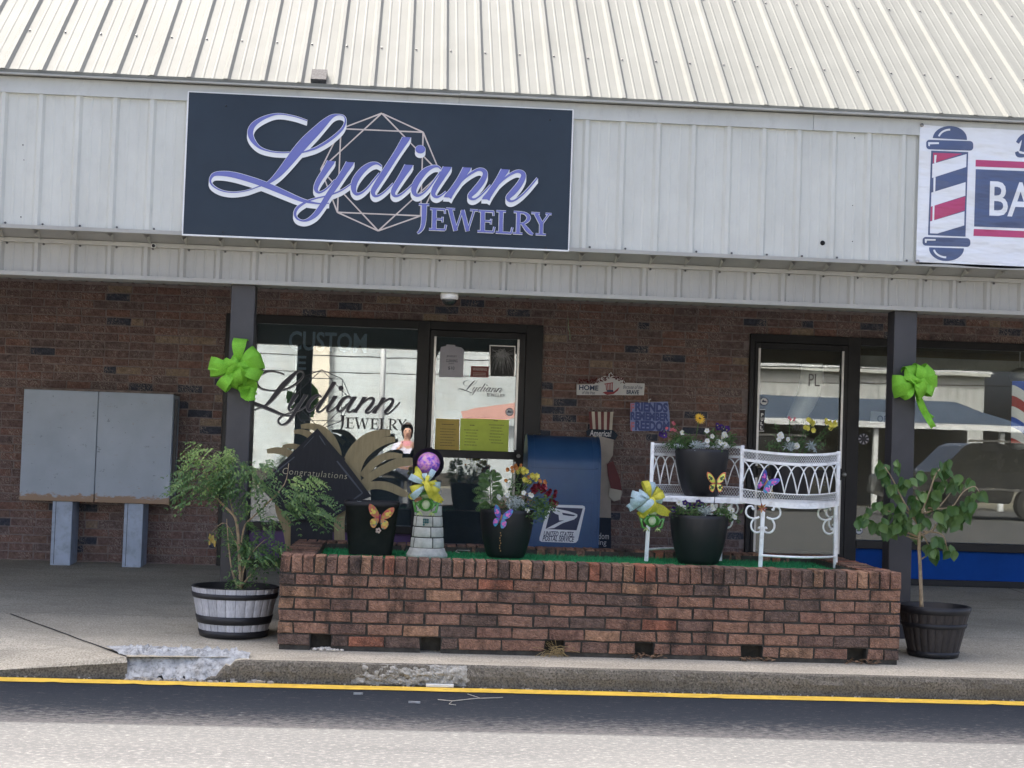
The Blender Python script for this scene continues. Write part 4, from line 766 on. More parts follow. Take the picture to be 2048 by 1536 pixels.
M_TURF=mat('turf_green',(.040,.28,.105),.8,.35,30,spec=.3); M_SOIL=mat('soil',(.035,.026,.020),.95,.5,60,bump=.8)
MB().box(PX0+.19,PX1-.19,YP+.19,PYB-.19,.1,TURF-.012).build('turf_mat',M_TURF,pln)
tb=MB(); rg=random.Random(4)
for i in range(26000):
    x=rg.uniform(PX0+.195,PX1-.195); y=rg.uniform(YP+.195,PYB-.20); a=rg.uniform(0,6.28); h=rg.uniform(.010,.024); wd_=.0022
    tb.add([(x-wd_*math.cos(a),y-wd_*math.sin(a),TURF-.013),(x+wd_*math.cos(a),y+wd_*math.sin(a),TURF-.013),(x+rg.uniform(-.012,.012),y+rg.uniform(-.012,.012),TURF-.013+h)],[(0,1,2)])
tb.build('turf_blades',M_TURF,pln,kind='stuff')
on_turf=lambda px,py: atz(px,py,TURF)
# litter at the weep holes and on the turf
M_PEB=mat('white_pebble',(.58,.54,.46),.7,.25,40); M_STRAW=mat('straw',(.34,.25,.11),.8,.3,30); M_DRY=mat('dry_leaf',(.16,.095,.05),.8,.4,30); M_TWIG=mat('twig_pale',(.42,.40,.34),.8,.2,30)
rg=random.Random(15)
def pebble(x,y,z,s):
    mb=MB(); n=8; pr=[(.05*s,-.55*s),(.7*s,-.4*s),(s,0),(.75*s,.45*s),(.05*s,.62*s)]; mb.lathe(pr,(x,y,z+.5*s),n,sx=rg.uniform(.8,1.25),sy=rg.uniform(.8,1.1)); return mb
for i,(px,py) in enumerate([(632,1293),(640,1290),(648,1288),(655,1291),(651,1284),(658,1297),(665,1293),(671,1295),(677,1296),(685,1297),(644,1297),(662,1287)]):
    p=on_walk(px,py); p.y=min(p.y,YP-.012 if py>1292 else YP+.03); p.z=walk_z(p.y); s=rg.uniform(.011,.017)
    pebble(p.x,p.y,p.z,s).build('pebble',M_PEB,None,'cream pebble spilled from the leftmost weep hole of the planter','pebble','pebbles at the weep hole',at0=p)
sh=MB(); p0=on_walk(1110,1297)
for i in range(55):
    a=rg.uniform(-.5,.5); x=at(1092+rg.random()*36,1290,YP).x; y=YP-rg.uniform(-.06,.03); z=rg.uniform(.004,.055); l=rg.uniform(.03,.12); d=Vector((rg.uniform(-1,1),rg.uniform(-.7,.1),rg.uniform(-.8,.45))).normalized()
    q=Vector((x,y,z))+d*l; q.z=max(q.z,.004); q.y=min(q.y,YP+.05); sh.tube([(x,y,z),((x+q.x)/2,(y+q.y)/2-.01,(z+q.z)/2+.008),tuple(q)],.0013,4,cap=False)
sh.build('straw_tuft',M_STRAW,None,'tuft of dry straw poking out of the third weep hole','straw',kind='stuff',at0=p0)
for hole in (3,4,5):
    lf=MB(); xa,xb=HX[hole]; p0=Vector(((xa+xb)/2,YP,0.002))
    for i in range(46):
        p=Vector((rg.uniform(xa-.01,xb+.05),YP-rg.uniform(-.05,.035),rg.uniform(.006,.022))); p.z=max(p.z,walk_z(p.y)+.006)
        lf.leaf(p,Vector((rg.uniform(-1,1),rg.uniform(-.6,.4),rg.uniform(-.15,.3))),Vector((rg.uniform(-.3,.3),-.4,1)),rg.uniform(.018,.034),rg.uniform(.010,.018),fold=.3)
    lf.build('leaf_litter',M_DRY,None,'brown dry leaves in the '+('fourth','fifth','rightmost')[hole-3]+' weep hole of the planter','leaves',kind='stuff',at0=p0)
for n_,pts,r,m,lab in (('twig',[(870,1278),(882,1274),(906,1276)],.007,M_TWIG,'pale stick lying in the second weep hole'),('bent_wire',[(918,1108),(911,1106),(914,1103),(940,1104)],.003,M_TWIG,'thin white bent wire lying on the turf left of the flower pot')):
    q=[on_walk(a,b+8)+Vector((0,.0,r+.02)) if n_=='twig' else on_turf(a,b)+Vector((0,0,r+.006)) for a,b in pts]; MB().tube(q,r,6).build(n_,m,None,lab,'stick',at0=q[0])
for k,(px,py,l,a,lab) in enumerate(((707,1387,.05,.05,'white splinter on the road below the crumbled kerb'),(817,1404,.06,-.1,'longer white splinter on the dark road left of the twig'))):
    p=atz(px,py,ROAD_Z+.006); q=p+Vector((l*math.cos(a),l*math.sin(a),0)); MB().bar(p,q,.010,.006).build('splinter',M_PATCH,None,lab,'splinter',at0=p)
p=at(852,1371,KERB_Y-.03); q=at(907,1374,KERB_Y-.03); p.z=q.z=ROAD_Z+.012; MB().bar(p,q,.012,.045).build('white_chip',M_WHITE,None,'flat white plastic strip lying against the kerb','strip',at0=p)
tw=MB(); T=lambda px,py: tuple(atz(px,py,ROAD_Z+.006)); tw.tube([T(876,1399),(T(905,1402)),T(950,1397),T(1006,1395)],.0022,5); tw.tube([T(960,1396),T(945,1391),T(935,1388)],.0015,5); tw.tube([T(905,1402),T(898,1408),T(912,1410)],.0015,5); tw.build('twig',M_TWIG,None,'forked pale twig lying on the dark road strip','twig',at0=atz(900,1402,ROAD_Z))
# ================================================================ mailbox
MY=12.62; xl=at(1053,1000,MY).x; xr_=at(1200,1000,MY).x; mz=walk_z(MY); D=.50; mtop=at(1120,872,MY+.25).z
mbx=thing('mailbox',((xl+xr_)/2,MY,mz),'blue postal collection box with rounded top and white eagle label','mailbox')
M_MB=mat('mailbox_blue',(.026,.085,.205),.38,.14,2.5,spec=.5,dirt=(.04,.11,.21),dirt_amt=.5); M_MBD=mat('mailbox_blue_dark',(.014,.06,.17),.4,.1,3)
rad=D/2; zc=mtop-rad
prof=[(MY,mz+.08)]+[(MY+rad-rad*math.cos(RAD(a)),zc+rad*math.sin(RAD(a))) for a in range(0,181,10)]+[(MY+D,mz+.08)]
def shell(name,x0,x1,gy,m): 
    pr=[(MY+D/2+(y-MY-D/2)*(1+gy/(D/2)),z+(gy if z>zc-.01 else 0)) for y,z in prof]; n=len(pr); mb=MB(); vs=[(x0,y,z) for y,z in pr]+[(x1,y,z) for y,z in pr]
    mb.add(vs,[(i,i+1,i+1+n,i+n) for i in range(n-1)],0,True); mb.add(vs,[tuple(range(n)),tuple(range(2*n-1,n-1,-1))]); mb.add(vs,[(0,n,2*n-1,n-1)]); return mb.build(name,m,mbx)
shell('body',xl+.012,xr_-.012,0,M_MB); shell('side_flange',xl,xl+.012,.008,M_MB); shell('side_flange',xr_-.012,xr_,.008,M_MB)
for x in (xl+.055,xr_-.06): shell('seam',x,x+.018,.0035,M_MB)
MB().box(xl+.03,xr_-.03,MY-.004,MY-.0005,at(1120,937,MY).z-.003,at(1120,937,MY).z+.003).build('seam',M_MBD,mbx); MB().box(xl+.05,xr_-.05,MY-.0035,MY-.0005,at(1120,1004,MY).z-.002,at(1120,1004,MY).z+.002).build('seam',M_MBD,mbx)
for x in (xl+.02,xr_-.06):
    for y in (MY+.03,MY+D-.07): MB().box(x,x+.04,y,y+.04,mz-.002,mz+.082).build('leg',M_MBD,mbx)
for x in (xl+.026,xr_-.03):
    for z in (mz+.15,mz+.45,mz+.75,mz+.95): MB().tube([(x,MY-.006,z),(x,MY,z)],.006,8).build('rivet',M_MB,mbx)
ml=lambda pts: [(at(1040+x/3.84,720+y/3.84,MY-.006).x,at(1040+x/3.84,720+y/3.84,MY-.006).z) for x,y in pts]
lb=MB(); lb.prism(ml([(250,1118),(300,1112),(480,1117),(496,1124),(500,1140),(445,1385),(430,1402),(410,1405),(165,1396),(150,1386),(150,1365),(205,1160),(225,1128)]),MY-.006,MY-.001); lb.build('label_plate',M_STK,mbx)
lb=MB(); lb.flat(ml([(240,1130),(482,1140),(434,1308),(196,1298)]),MY-.0068); lb.build('label_field',M_STKB,mbx)
lb=MB(); lb.flat(ml([(250,1132),(300,1146),(370,1160),(420,1176),(440,1186),(440,1202),(428,1216),(396,1222),(360,1232),(300,1232),(296,1190),(270,1180),(232,1150)]),MY-.0076); lb.flat(ml([(196,1298),(300,1244),(395,1214),(425,1210),(418,1224),(330,1252),(262,1290)]),MY-.0081)
lb.build('eagle_mark',M_STK,mbx); lb=MB(); lb.flat(ml([(322,1172),(410,1188),(428,1194),(410,1199),(380,1198),(330,1190)]),MY-.0086); lb.build('eagle_shade',M_STKB,mbx)
lb=MB()
for s,x0,x1,y0,y1_ in (('UNITED STATES',182,412,1318,1346),('POSTAL SERVICE',172,418,1354,1384)):
    a=ml([(x0,y1_)])[0]; b=ml([(x1,y0)])[0]; add_text(lb,s,a[0],b[0],a[1]-.006,b[1]-.002,MY-.0072,bold=.02,shear=.3)
lb.build('label_text',M_STKB,mbx)
# ================================================================ mortarboard board and plywood fronds behind the bed
YG=11.15; gp=lambda pts,Y=YG: [(at(480+x/5.486,840+y/5.486,Y).x,at(480+x/5.486,840+y/5.486,Y).z) for x,y in pts]
def ply(name,c,d):
    m,nt,P,N,L=nodes(name); g=N.new('ShaderNodeNewGeometry'); v=g.outputs['Position']; n=noise_n(N,L,v,9,5,.65,(5,1,.5)); r=ramp(N,[(.3,tuple(x*.7 for x in c)),(.7,c)]); L(n.outputs[0],r.inputs[0]); n2=noise_n(N,L,v,40,4,.6,(4,1,.3)); r2=ramp(N,[(.5,(0,0,0)),(.75,(.5,.5,.5))]); L(n2.outputs[0],r2.inputs[0]); L(mixc(N,L,r2.outputs[0],r.outputs[0],d),P.inputs['Base Color']); P.inputs['Roughness'].default_value=.7; return m
M_PLY=ply('plywood',(.36,.285,.145),(.20,.15,.07)); M_CAPB=ply('black_stain',(.013,.014,.017),(.026,.028,.034)); M_CHALK=mat('chalk_tan',(.50,.45,.30),.8); M_CHG=mat('chalk_grey',(.085,.09,.105),.8)
capt=thing('mortarboard_cutout',(gp([(800,1300)])[0][0],YG,walk_z(YG)),'black wooden graduation cap cutout chalked Congratulations behind the planter','wooden cutout'); zb=walk_z(YG)
tz=gp([(560,1000),(1010,1080),(1060,1330),(570,1330)]); tz[2]=(tz[2][0],zb); tz[3]=(tz[3][0],zb)
MB().prism(tz,YG+.004,YG+.022).build('cap_base',M_CAPB,capt)
MB().prism(gp([(850,92),(1100,380),(1155,425),(1148,445),(1445,838),(1345,872),(1005,1085),(560,1100),(205,720)]),YG-.018,YG).build('board',M_CAPB,capt)
ch=MB()
for i,(a,b,wd_) in enumerate((((872,172),(938,275),14),((1065,450),(1345,800),20),((1345,800),(1250,868),18),((600,405),(290,655),16),((700,300),(810,180),8),((1010,1050),(1120,965),12))):
    (x0,z0_),(x1,z1_)=gp([a,b]); stroke(ch,[(x0,z0_,wd_/5.486*YG/F_PX*.7),((x0+x1)/2,(z0_+z1_)/2,wd_/5.486*YG/F_PX),(x1,z1_,wd_/5.486*YG/F_PX*.6)],YG-.0195-i*.0002,0,per=2)
ch.build('edge_highlight',M_CHG,capt,kind='stuff')
ch=MB(); (x0,z0_),(x1,z1_)=gp([(468,605),(1175,640)]); (xt,zt_)=gp([(468,520)])[0]; add_text(ch,'Congratulations',x0,x1,min(z0_,z1_)-.008,zt_-.012,YG-.021,bold=-.012,shear=.12,rot=-.05,spacing=1.15); ch.build('chalk_lettering',M_CHALK,capt)
frd=thing('frond_cutout',(gp([(1100,1300)])[0][0],YG+.05,zb),'tan plywood cutout of long curling fronds spreading behind the black cap','wooden cutout'); YD=YG+.05
def frond(pts,k,name='frond'):
    p=[(x,y,wd_*(.97 if name=='frond' else 1)) for x,y,wd_ in spline(pts,5)]; n=len(p); l=[];r=[]
    for i,(x,y,wd_) in enumerate(p):
        a=p[max(i-1,0)]; b=p[min(i+1,n-1)]; tx_,ty=b[0]-a[0],b[1]-a[1]; q=math.hypot(tx_,ty) or 1; l.append((x-ty/q*wd_/2,y+tx_/q*wd_/2)); r.append((x+ty/q*wd_/2,y-tx_/q*wd_/2))
    y=YD-.012*(k%3)-.002*k; MB().prism(gp(l+r[::-1],y),y,y+.012).build(name,M_PLY,frd)
FR=[[(668,72,48),(760,68,66),(880,100,92),(990,200,104),(1060,330,90),(1090,420,60)],[(592,130,40),(670,130,60),(760,165,76),(860,260,80)],[(296,345,52),(400,335,74),(520,360,86),(640,440,90)],[(468,296,40),(560,285,56),(680,320,70),(780,420,80)],
 [(1650,142,62),(1540,150,92),(1400,200,112),(1270,310,116),(1190,450,110),(1180,600,90)],[(1700,214,56),(1590,228,88),(1450,290,112),(1330,400,124),(1270,560,116),(1290,700,90)],[(1780,400,54),(1680,390,72),(1570,410,86),(1450,490,92),(1340,620,80)],[(1895,455,84),(1740,470,104),(1600,530,102),(1470,600,90),(1340,700,70)],[(1838,826,56),(1760,790,88),(1640,735,98),(1520,715,92),(1400,730,88),(1290,800,80)]]
for k,f_ in enumerate(FR): frond(f_,k)
frond([(460,690,30),(420,850,60),(440,1000,95),(520,1180,110),(560,1420,110)],1,'trunk'); frond([(1180,700,120),(1120,900,130),(1090,1100,120),(1095,1450,120)],2,'trunk')
# ================================================================ pots
M_POT=mat('black_resin',(.014,.014,.016),.42,.12,3,spec=.4); M_POTD=mat('dull_black_resin',(.017,.017,.018),.62,.2,8,spec=.3,dirt=(.05,.045,.04),dirt_amt=.25)
POTS={}
def round_pot(key,xl_,xr2,yr,xbl,xbr,yb,zb_,label,m=M_POT,Yc=None):
    xc=(xl_+xr2)/2; 
    if Yc is None: p=atz((xbl+xbr)/2,yb,zb_); Yc=p.y+(xbr-xbl)/2*p.y/F_PX
    rt=(xr2-xl_)/2*Yc/F_PX; rbm=(xbr-xbl)/2*Yc/F_PX; cx=at(xc,yr,Yc).x; zt=at(xc,yr,Yc-rt).z; h=zt-zb_
    t_=thing('flower_pot',(cx,Yc,zb_),label,'flower pot','black flower pots')
    pr=[(rbm*.9,0),(rbm,.004)]+[(rbm+(rt-rbm)*math.sin(u*math.pi/2)**.85,h*u) for u in (.1,.2,.35,.5,.65,.8,.92)]+[(rt,h*.985),(rt-.003,h),(rt-.014,h),(rt-.016,h-.05)]
    MB().lathe(pr,(cx,Yc,zb_),40,cap=False).add([],[]).build('pot',m,t_); MB().lathe([(.01,h-.05),(rt-.014,h-.045)],(cx,Yc,zb_),24,cap=False).build('soil',M_SOIL,t_); MB().lathe([(.001,.0005),(rbm*.9,0)],(cx,Yc,zb_),24,cap=False).build('base',m,t_)
    POTS[key]=(cx,Yc,zt,rt); return t_
round_pot('A',960,1068,1021,977,1050,1117,TURF,'round black resin pot of yellow and red flowers in front of the mailbox')
round_pot('C',1340,1457,1032,1357,1435,1130,TURF,'lower of the two black pots by the bench, standing on the turf')
p=on_turf(740,1110); wt=105*10.15/F_PX; wb_=86*10.1/F_PX; Yc=p.y+wb_/2; zt=at(740,1004,Yc-wt/2).z; h=zt-TURF
sq=thing('flower_pot',(p.x,Yc,TURF),'tall square tapered black pot with a red butterfly on its front','flower pot','black flower pots')
MB().lathe([(wb_*.5*.97,0),(wb_*.5,.006),(wt*.5,h*.9),(wt*.515,h*.91),(wt*.52,h),(wt*.49,h),(wt*.47,h-.06)],(p.x,Yc,TURF),48,sq=7,cap=False).build('pot',M_POTD,sq); MB().lathe([(.01,h-.06),(wt*.48,h-.055)],(p.x,Yc,TURF),48,sq=7,cap=False).build('soil',M_SOIL,sq); POTS['S']=(p.x,Yc,zt,wt/2)
# whiskey barrel tubs
def stave_mat(name,c,d,grain):
    m,nt,P,N,L=nodes(name); g=N.new('ShaderNodeNewGeometry'); v=g.outputs['Position']; n=noise_n(N,L,v,26,6,.7,(4,4,.35)); r=ramp(N,[(.3,d),(.68,c)]); L(n.outputs[0],r.inputs[0]); oi=N.new('ShaderNodeObjectInfo'); k=ramp(N,[(0,(.8,.8,.8)),(1,(1.15,1.15,1.15))]); L(oi.outputs['Random'],k.inputs[0]); L(mixc(N,L,1.0,r.outputs[0],k.outputs[0],'MULTIPLY'),P.inputs['Base Color']); P.inputs['Roughness'].default_value=.62; add_bump(N,L,P,n.outputs[0],.5,.003); return m
M_STAVE=stave_mat('grey_staves',(.60,.615,.65),(.33,.34,.36),1); M_STAVD=stave_mat('dark_staves',(.052,.043,.038),(.016,.015,.016),1); M_HOOP=mat('black_hoop',(.011,.012,.015),.45,.15,6)
def barrel(name,xl_,xr2,yr,xbl,xbr,yb,label,msta,mhoop,hoops,ns,rimh):
    p=on_walk((xbl+xbr)/2,yb); Yc=p.y+(xbr-xbl)/2*p.y/F_PX; rt=(xr2-xl_)/2*Yc/F_PX; rb_=(xbr-xbl)/2*Yc/F_PX*.95; cx=at((xl_+xr2)/2,yr,Yc).x; z0_=walk_z(Yc); zt=at((xl_+xr2)/2,yr,Yc).z; h=zt-z0_
    t_=thing(name,(cx,Yc,z0_),label,'barrel planter','barrel planters beside the brick bed'); R_=lambda u: rb_+(rt-rb_)*u**.95
    for k in range(ns):
        a0=2*math.pi*k/ns+.004; a1=2*math.pi*(k+1)/ns-.004; mb=MB(); vs=[]; US=(0,.2,.4,.6,.8,1)
        for u in US:
            for a,dr in ((a0,-.0022),(a0+.016,0),((a0+a1)/2,.001),(a1-.016,0),(a1,-.0022)): r=R_(u)+dr; vs.append((cx+r*math.cos(a),Yc+r*math.sin(a),z0_+.002+h*u*.995))
        mb.add(vs,[(i*5+j,i*5+j+1,(i+1)*5+j+1,(i+1)*5+j) for i in range(len(US)-1) for j in range(4)],0,True); mb.build('stave',msta,t_)
    MB().lathe([(R_(1),h*.995),(R_(1)+.004,h*.998),(R_(1)-.004,h+.004),(R_(1)-.016,h+.002),(R_(1)-.022,h-.06),(.02,h-.055)],(cx,Yc,z0_),48,cap=False).build('rim',mhoop,t_)
    MB().lathe([(rb_-.006,.003),(R_(1)-.01,h-.02)],(cx,Yc,z0_),48,cap=False).build('liner',mhoop,t_)
    for u0,u1 in hoops: MB().lathe([(R_(u0)-.002,h*u0),(R_(u0)+.0065,h*u0+.003),(R_(u1)+.0065,h*u1-.003),(R_(u1)-.002,h*u1)],(cx,Yc,z0_),56,cap=False).build('hoop',mhoop,t_)
    MB().lathe([(.005,h-.045),(R_(1)-.018,h-.042)],(cx,Yc,z0_),32,cap=False).build('soil',M_SOIL,t_); POTS[name+label[0]]=(cx,Yc,zt,rt); return cx,Yc,zt,rt,h
BL=barrel('barrel_tub',386,556,1172,402,537,1281,'weathered grey half barrel with black hoops left of the planter',M_STAVE,M_HOOP,((.0,.14),(.27,.44),(.78,.895)),26,.02)
BR=barrel('barrel_tub',1796,1940,1211,1812,1912,1319,'dark brown black half barrel tub right of the planter',M_STAVD,M_HOOP,((.86,1.0),(.58,.68),(.0,.12)),24,.02)
# ================================================================ lighthouse ornament
p=on_turf(853,1117); LY=p.y+41*p.y/F_PX*.9; lx=at(854,1100,LY).x; K=LY/F_PX
lh=thing('lighthouse_ornament',(lx,LY,TURF),'grey stone block lighthouse ornament with a purple glass ball in a black dish','garden ornament')
M_STONE=mat('cast_stone',(.44,.43,.385),.85,.25,22,bump=.9,bscale=45); M_STONEJ=mat('stone_joint',(.055,.053,.045),.95,.3,20)
MB().lathe([(41*K,0),(41*K,.02),(37*K,.04),(35*K,.058),(30*K,.062)],(lx,LY,TURF),32).build('foot',M_STONE,lh)
zs=[TURF+.06+i*.0655 for i in range(7)]; r_at=lambda z: (34-(z-TURF-.06)/(.40)*12)*K
MB().lathe([(r_at(zs[0])-.006,zs[0]-TURF),(r_at(zs[6])-.006,zs[6]-TURF)],(lx,LY,TURF),32).build('joint_core',M_STONEJ,lh)
for i in range(6):
    nb=5; off=i*.63+(.5 if i%2 else 0)
    for k in range(nb):
        a0=off+2*math.pi*k/nb+.03; a1=off+2*math.pi*(k+1)/nb-.03; mb=MB(); vs=[]
        for z,dr in ((zs[i]+.003,-.003),(zs[i]+.008,0),(zs[i+1]-.008,0),(zs[i+1]-.003,-.003)):
            for j in range(6): a=a0+(a1-a0)*j/5; r=r_at(z)+dr+noise.noise((a*3,z*40,i))*.003; vs.append((lx+r*math.cos(a),LY+r*math.sin(a),z))
        mb.add(vs,[(q*6+j,q*6+j+1,(q+1)*6+j+1,(q+1)*6+j) for q in range(3) for j in range(5)],0,True); mb.build('stone_block',M_STONE,lh)
zt=zs[6]; dc=at(857,927,LY); MB().lathe([(22*K,0),(25*K,.012),(24*K,.02),(12*K,.03),(8*K,dc.z-zt-.06)],(lx,LY,zt),24).build('neck',M_POT,lh)
ds=MB(); 
for (r0,y0),(r1,y1_) in zip([(0.5*K,.02),(24*K,.014),(29*K,.0),(31*K,-.008),(31*K,.004)],[(24*K,.014),(29*K,.0),(31*K,-.008),(31*K,.004),(27*K,.03)]):
    vs=[(dc.x+r*math.cos(a*.196),LY+y,dc.z+r*math.sin(a*.196)) for r,y in ((r0,y0),(r1,y1_)) for a in range(32)]; ds.add(vs,[(a,(a+1)%32,(a+1)%32+32,a+32) for a in range(32)],0,True)
ds.build('dish',M_POT,lh)
def irid():
    m,nt,P,N,L=nodes('iridescent_ball'); tc=N.new('ShaderNodeTexCoord'); n=noise_n(N,L,tc.outputs['Object'],34,4,.6); r=ramp(N,[(.3,(.06,.05,.38)),(.45,(.25,.10,.55)),(.55,(.62,.22,.50)),(.66,(.65,.38,.42)),(.8,(.10,.30,.60))]); L(n.outputs[0],r.inputs[0]); L(r.outputs[0],P.inputs['Base Color']); P.inputs['Roughness'].default_value=.18; P.inputs['Coat Weight'].default_value=.6; return m
gb=MB(); R_=23*K; 
gb.lathe([(max(.001,R_*math.cos(RAD(a))),R_*math.sin(RAD(a))) for a in range(-88,92,11)],(dc.x,LY-.01,dc.z),28); gb.build('glass_ball',irid(),lh)
# ================================================================ white iron two way bench
M_IRON=mat('white_iron',(.88,.89,.88),.45,.08,8,dirt=(.30,.27,.23),dirt_amt=.45)
bn=thing('iron_bench',(2.15,10.15,TURF),'white iron two-way garden bench with lattice bands and scrolled legs','bench')
LE=(1.575,10.17); LM=(2.165,10.20); RM=(2.150,10.14); RE=(2.748,10.03)
def arcp(a,b,bul,t): return Vector((a[0]+(b[0]-a[0])*t+bul[0]*4*t*(1-t), a[1]+(b[1]-a[1])*t+bul[1]*4*t*(1-t),0))
ZS=at(1580,1013,9.88).z; ZT=at(1580,902,9.88).z; HB_=ZT-ZS
def back(a,b,bul,tag_,zs0,ztop,sag=0):
    H=ztop-zs0; P_=lambda t,z: arcp(a,b,bul,t)+Vector((0,0,z-sag*4*t*(1-t))); T_=[i/28 for i in range(29)]
    for name,f0,f1 in (('top_rail',.955,1.0),('band_rail',.775,.825),('lower_rail',.245,.265),('seat_rail',.0,.10)):
        mb=MB(); vs=[]
        for t in T_:
            q0=P_(t,zs0+H*f0); q1=P_(t,zs0+H*f1); n_=Vector((0,-.011,0)); vs += [tuple(q0+n_),tuple(q1+n_),tuple(q1-n_),tuple(q0-n_)]
        mb.add(vs,[(i*4+j,i*4+(j+1)%4,(i+1)*4+(j+1)%4,(i+1)*4+j) for i in range(28) for j in range(4)]+[(0,1,2,3),(115,114,113,112)]); mb.build(name,M_IRON,bn)
    for (f0,f1) in ((.825,.955),(.10,.245)):
        mb=MB(); nc_=21
        for row in range(2):
            zl=zs0+H*(f0+(f1-f0)*row/2); zh=zs0+H*(f0+(f1-f0)*(row+1)/2)
            for s_ in (0,1):
                pts=[P_(i/(2*nc_),zl if (i+s_)%2==0 else zh) for i in range(2*nc_+1)]; mb.tube(pts,.0024,4,cap=False)
        mb.build('lattice_band',M_IRON,bn)
    na=8; zb_=zs0+H*.265; zt_=zs0+H*.775
    for k in range(na+1):
        mb=MB(); pts=[]
        for i in range(15):
            u=-1+2*i/14; t=(k+.0+u)/na
            if t<0 or t>1: continue
            pts.append(P_(t,zb_+(zt_-zb_)*(1-abs(u)**2.3)))
        if len(pts)>3: mb.tube(pts,.0045,6); mb.build('arch_wire',M_IRON,bn)
    for t in (0,1): q=P_(t,0); mb=MB(); mb.box(q.x-.011,q.x+.011,q.y-.012,q.y+.012,zs0,ztop+.004); bevel(mb.build('back_post',M_IRON,bn),.003)
back(RM,RE,(0,-.21),'front',ZS+.008,ZT+.006,.020); back(LE,LM,(0,.24),'rear',ZS+.01,at(1390,889,10.42).z)
st=MB(); up=[arcp(LE,LM,(0,.235),i/20) for i in range(21)]; dn=[arcp(RM,RE,(0,-.195),i/20) for i in range(21)]
pl_=[*up,*[arcp(RM,RE,(0,.02),i/6) for i in range(7)]]
outl=[(p.x,p.y) for p in up]+[(RE[0],RE[1])]+[(p.x,p.y) for p in reversed(dn)]+[(LE[0]+.2,LE[1]-.005)]
n=len(outl); zz=ZS+.022; st.add([(x,y,zz) for x,y in outl]+[(x,y,zz+.014) for x,y in outl],[tuple(range(n)),tuple(range(2*n-1,n-1,-1))]+[(i,(i+1)%n,(i+1)%n+n,i+n) for i in range(n)]); st.build('seat',M_IRON,bn)
MB().bar((LE[0],LE[1]-.004,ZS+.012),(RM[0]+.03,RM[1]+.01,ZS+.012),.026,.03,up=(0,1,0)).build('seat_edge',M_IRON,bn)
legs=[at(1523,1133,9.93),at(1668,1137,10.02),at(1296,1122,10.17),at(1440,1117,10.40)]
LGS=[]
for k,q in enumerate(legs):
    top=Vector((q.x,q.y,ZS+.01)); base=Vector((q.x+(-.008,.008,-.012,0)[k],q.y,TURF)); LGS.append((base,top)); bevel(MB().bar(base,top,.024,.024,up=(0,1,0)).build('leg',M_IRON,bn),.003)
def crv(a,b,bul,z,r=.008): MB().tube([arcp((a.x,a.y),(b.x,b.y),bul,i/14)+Vector((0,0,z)) for i in range(15)],r,6).build('stretcher',M_IRON,bn)
crv(LGS[0][0],LGS[1][0],(0,-.13),TURF+.075); crv(LGS[2][0],LGS[3][0],(0,.12),TURF+.075)
SCR=[[(1143,962),(1137,972),(1126,968),(1128,952),(1110,944),(1084,952),(1068,985),(1072,1018),(1095,1042),(1130,1052),(1165,1050),(1188,1036)],[(1184,1044),(1150,1050),(1128,1075),(1117,1110),(1126,1148),(1152,1172),(1186,1174),(1208,1156),(1206,1134),(1192,1130),(1186,1142)]]
def scrolls(top,d,k):
    d=Vector(d).normalized()
    for pts in SCR:
        q=[top+d*((1222-x)/4.389*k)-Vector((0,0,(y-938)/4.389*k)) for x,y in pts]; MB().tube(spline([tuple(v) for v in q],3),.0066,6).build('scroll',M_IRON,bn)
for (base,top),dirs in ((LGS[0],((-1,-.05,0),(1,-.08,0))),(LGS[1],((-.45,.9,0),(-.9,.1,0))),(LGS[3],((1,0,0),(-1,0,0)))):
    for d in dirs: scrolls(top+Vector((0,0,-.012)),d,9.95/F_PX*(1 if abs(d[0])>.5 else .8))
round_pot('B',1350,1458,898,1372,1437,995,ZS+.036,'upper of the two black pots, standing on the white bench seat',Yc=10.24)
p=at(1580,930,10.17); round_pot('D',1540,1625,925,1552,1612,1000,ZS+.036,'black pot half hidden behind the lattice back of the bench',Yc=10.22)
# ================================================================ foliage
def leafmat(name,c1,c2,rough=.5,trans=.35,spec=.4):
    m,nt,P,N,L=nodes(name); g=N.new('ShaderNodeNewGeometry'); r=ramp(N,[(0,c1),(1,c2)]); oi=N.new('ShaderNodeObjectInfo'); ad=N.new('ShaderNodeMath'); ad.operation='ADD'; L(g.outputs['Random Per Island'],ad.inputs[0]); L(oi.outputs['Random'],ad.inputs[1]); fr_=N.new('ShaderNodeMath'); fr_.operation='FRACT'; L(ad.outputs[0],fr_.inputs[0]); L(fr_.outputs[0],r.inputs[0])
    L(r.outputs[0],P.inputs['Base Color']); P.inputs['Roughness'].default_value=rough; P.inputs['Specular IOR Level'].default_value=spec
    tl_=N.new('ShaderNodeBsdfTranslucent'); L(r.outputs[0],tl_.inputs[0]); mx=N.new('ShaderNodeMixShader'); mx.inputs[0].default_value=trans; L(P.outputs[0],mx.inputs[1]); L(tl_.outputs[0],mx.inputs[2]); L(mx.outputs[0],N['Material Output'].inputs[0]); return m
M_LF1=leafmat('shrub_leaf',(.055,.135,.048),(.155,.255,.09)); M_LFT=leafmat('shrub_leaf_tip',(.15,.27,.07),(.28,.38,.12)); M_LF2=leafmat('tree_leaf',(.050,.125,.032),(.145,.245,.08),.40); M_LF3=leafmat('flower_leaf',(.05,.115,.032),(.13,.22,.07)); M_SILV=leafmat('dusty_miller_leaf',(.30,.36,.35),(.48,.53,.50),.7,.2); M_YELL=leafmat('yellowed_leaf',(.42,.30,.06),(.55,.42,.12))
M_BARK=mat('bark_tan',(.33,.25,.155),.85,.3,40,bump=.5); M_BARKD=mat('bark_brown',(.12,.085,.055),.85,.3,40)
def Z8(x,y,Y): return at(320+x/3.34,840+y/3.34,Y)
sx,sy,szr,srt,shh=BL; rg=random.Random(31)
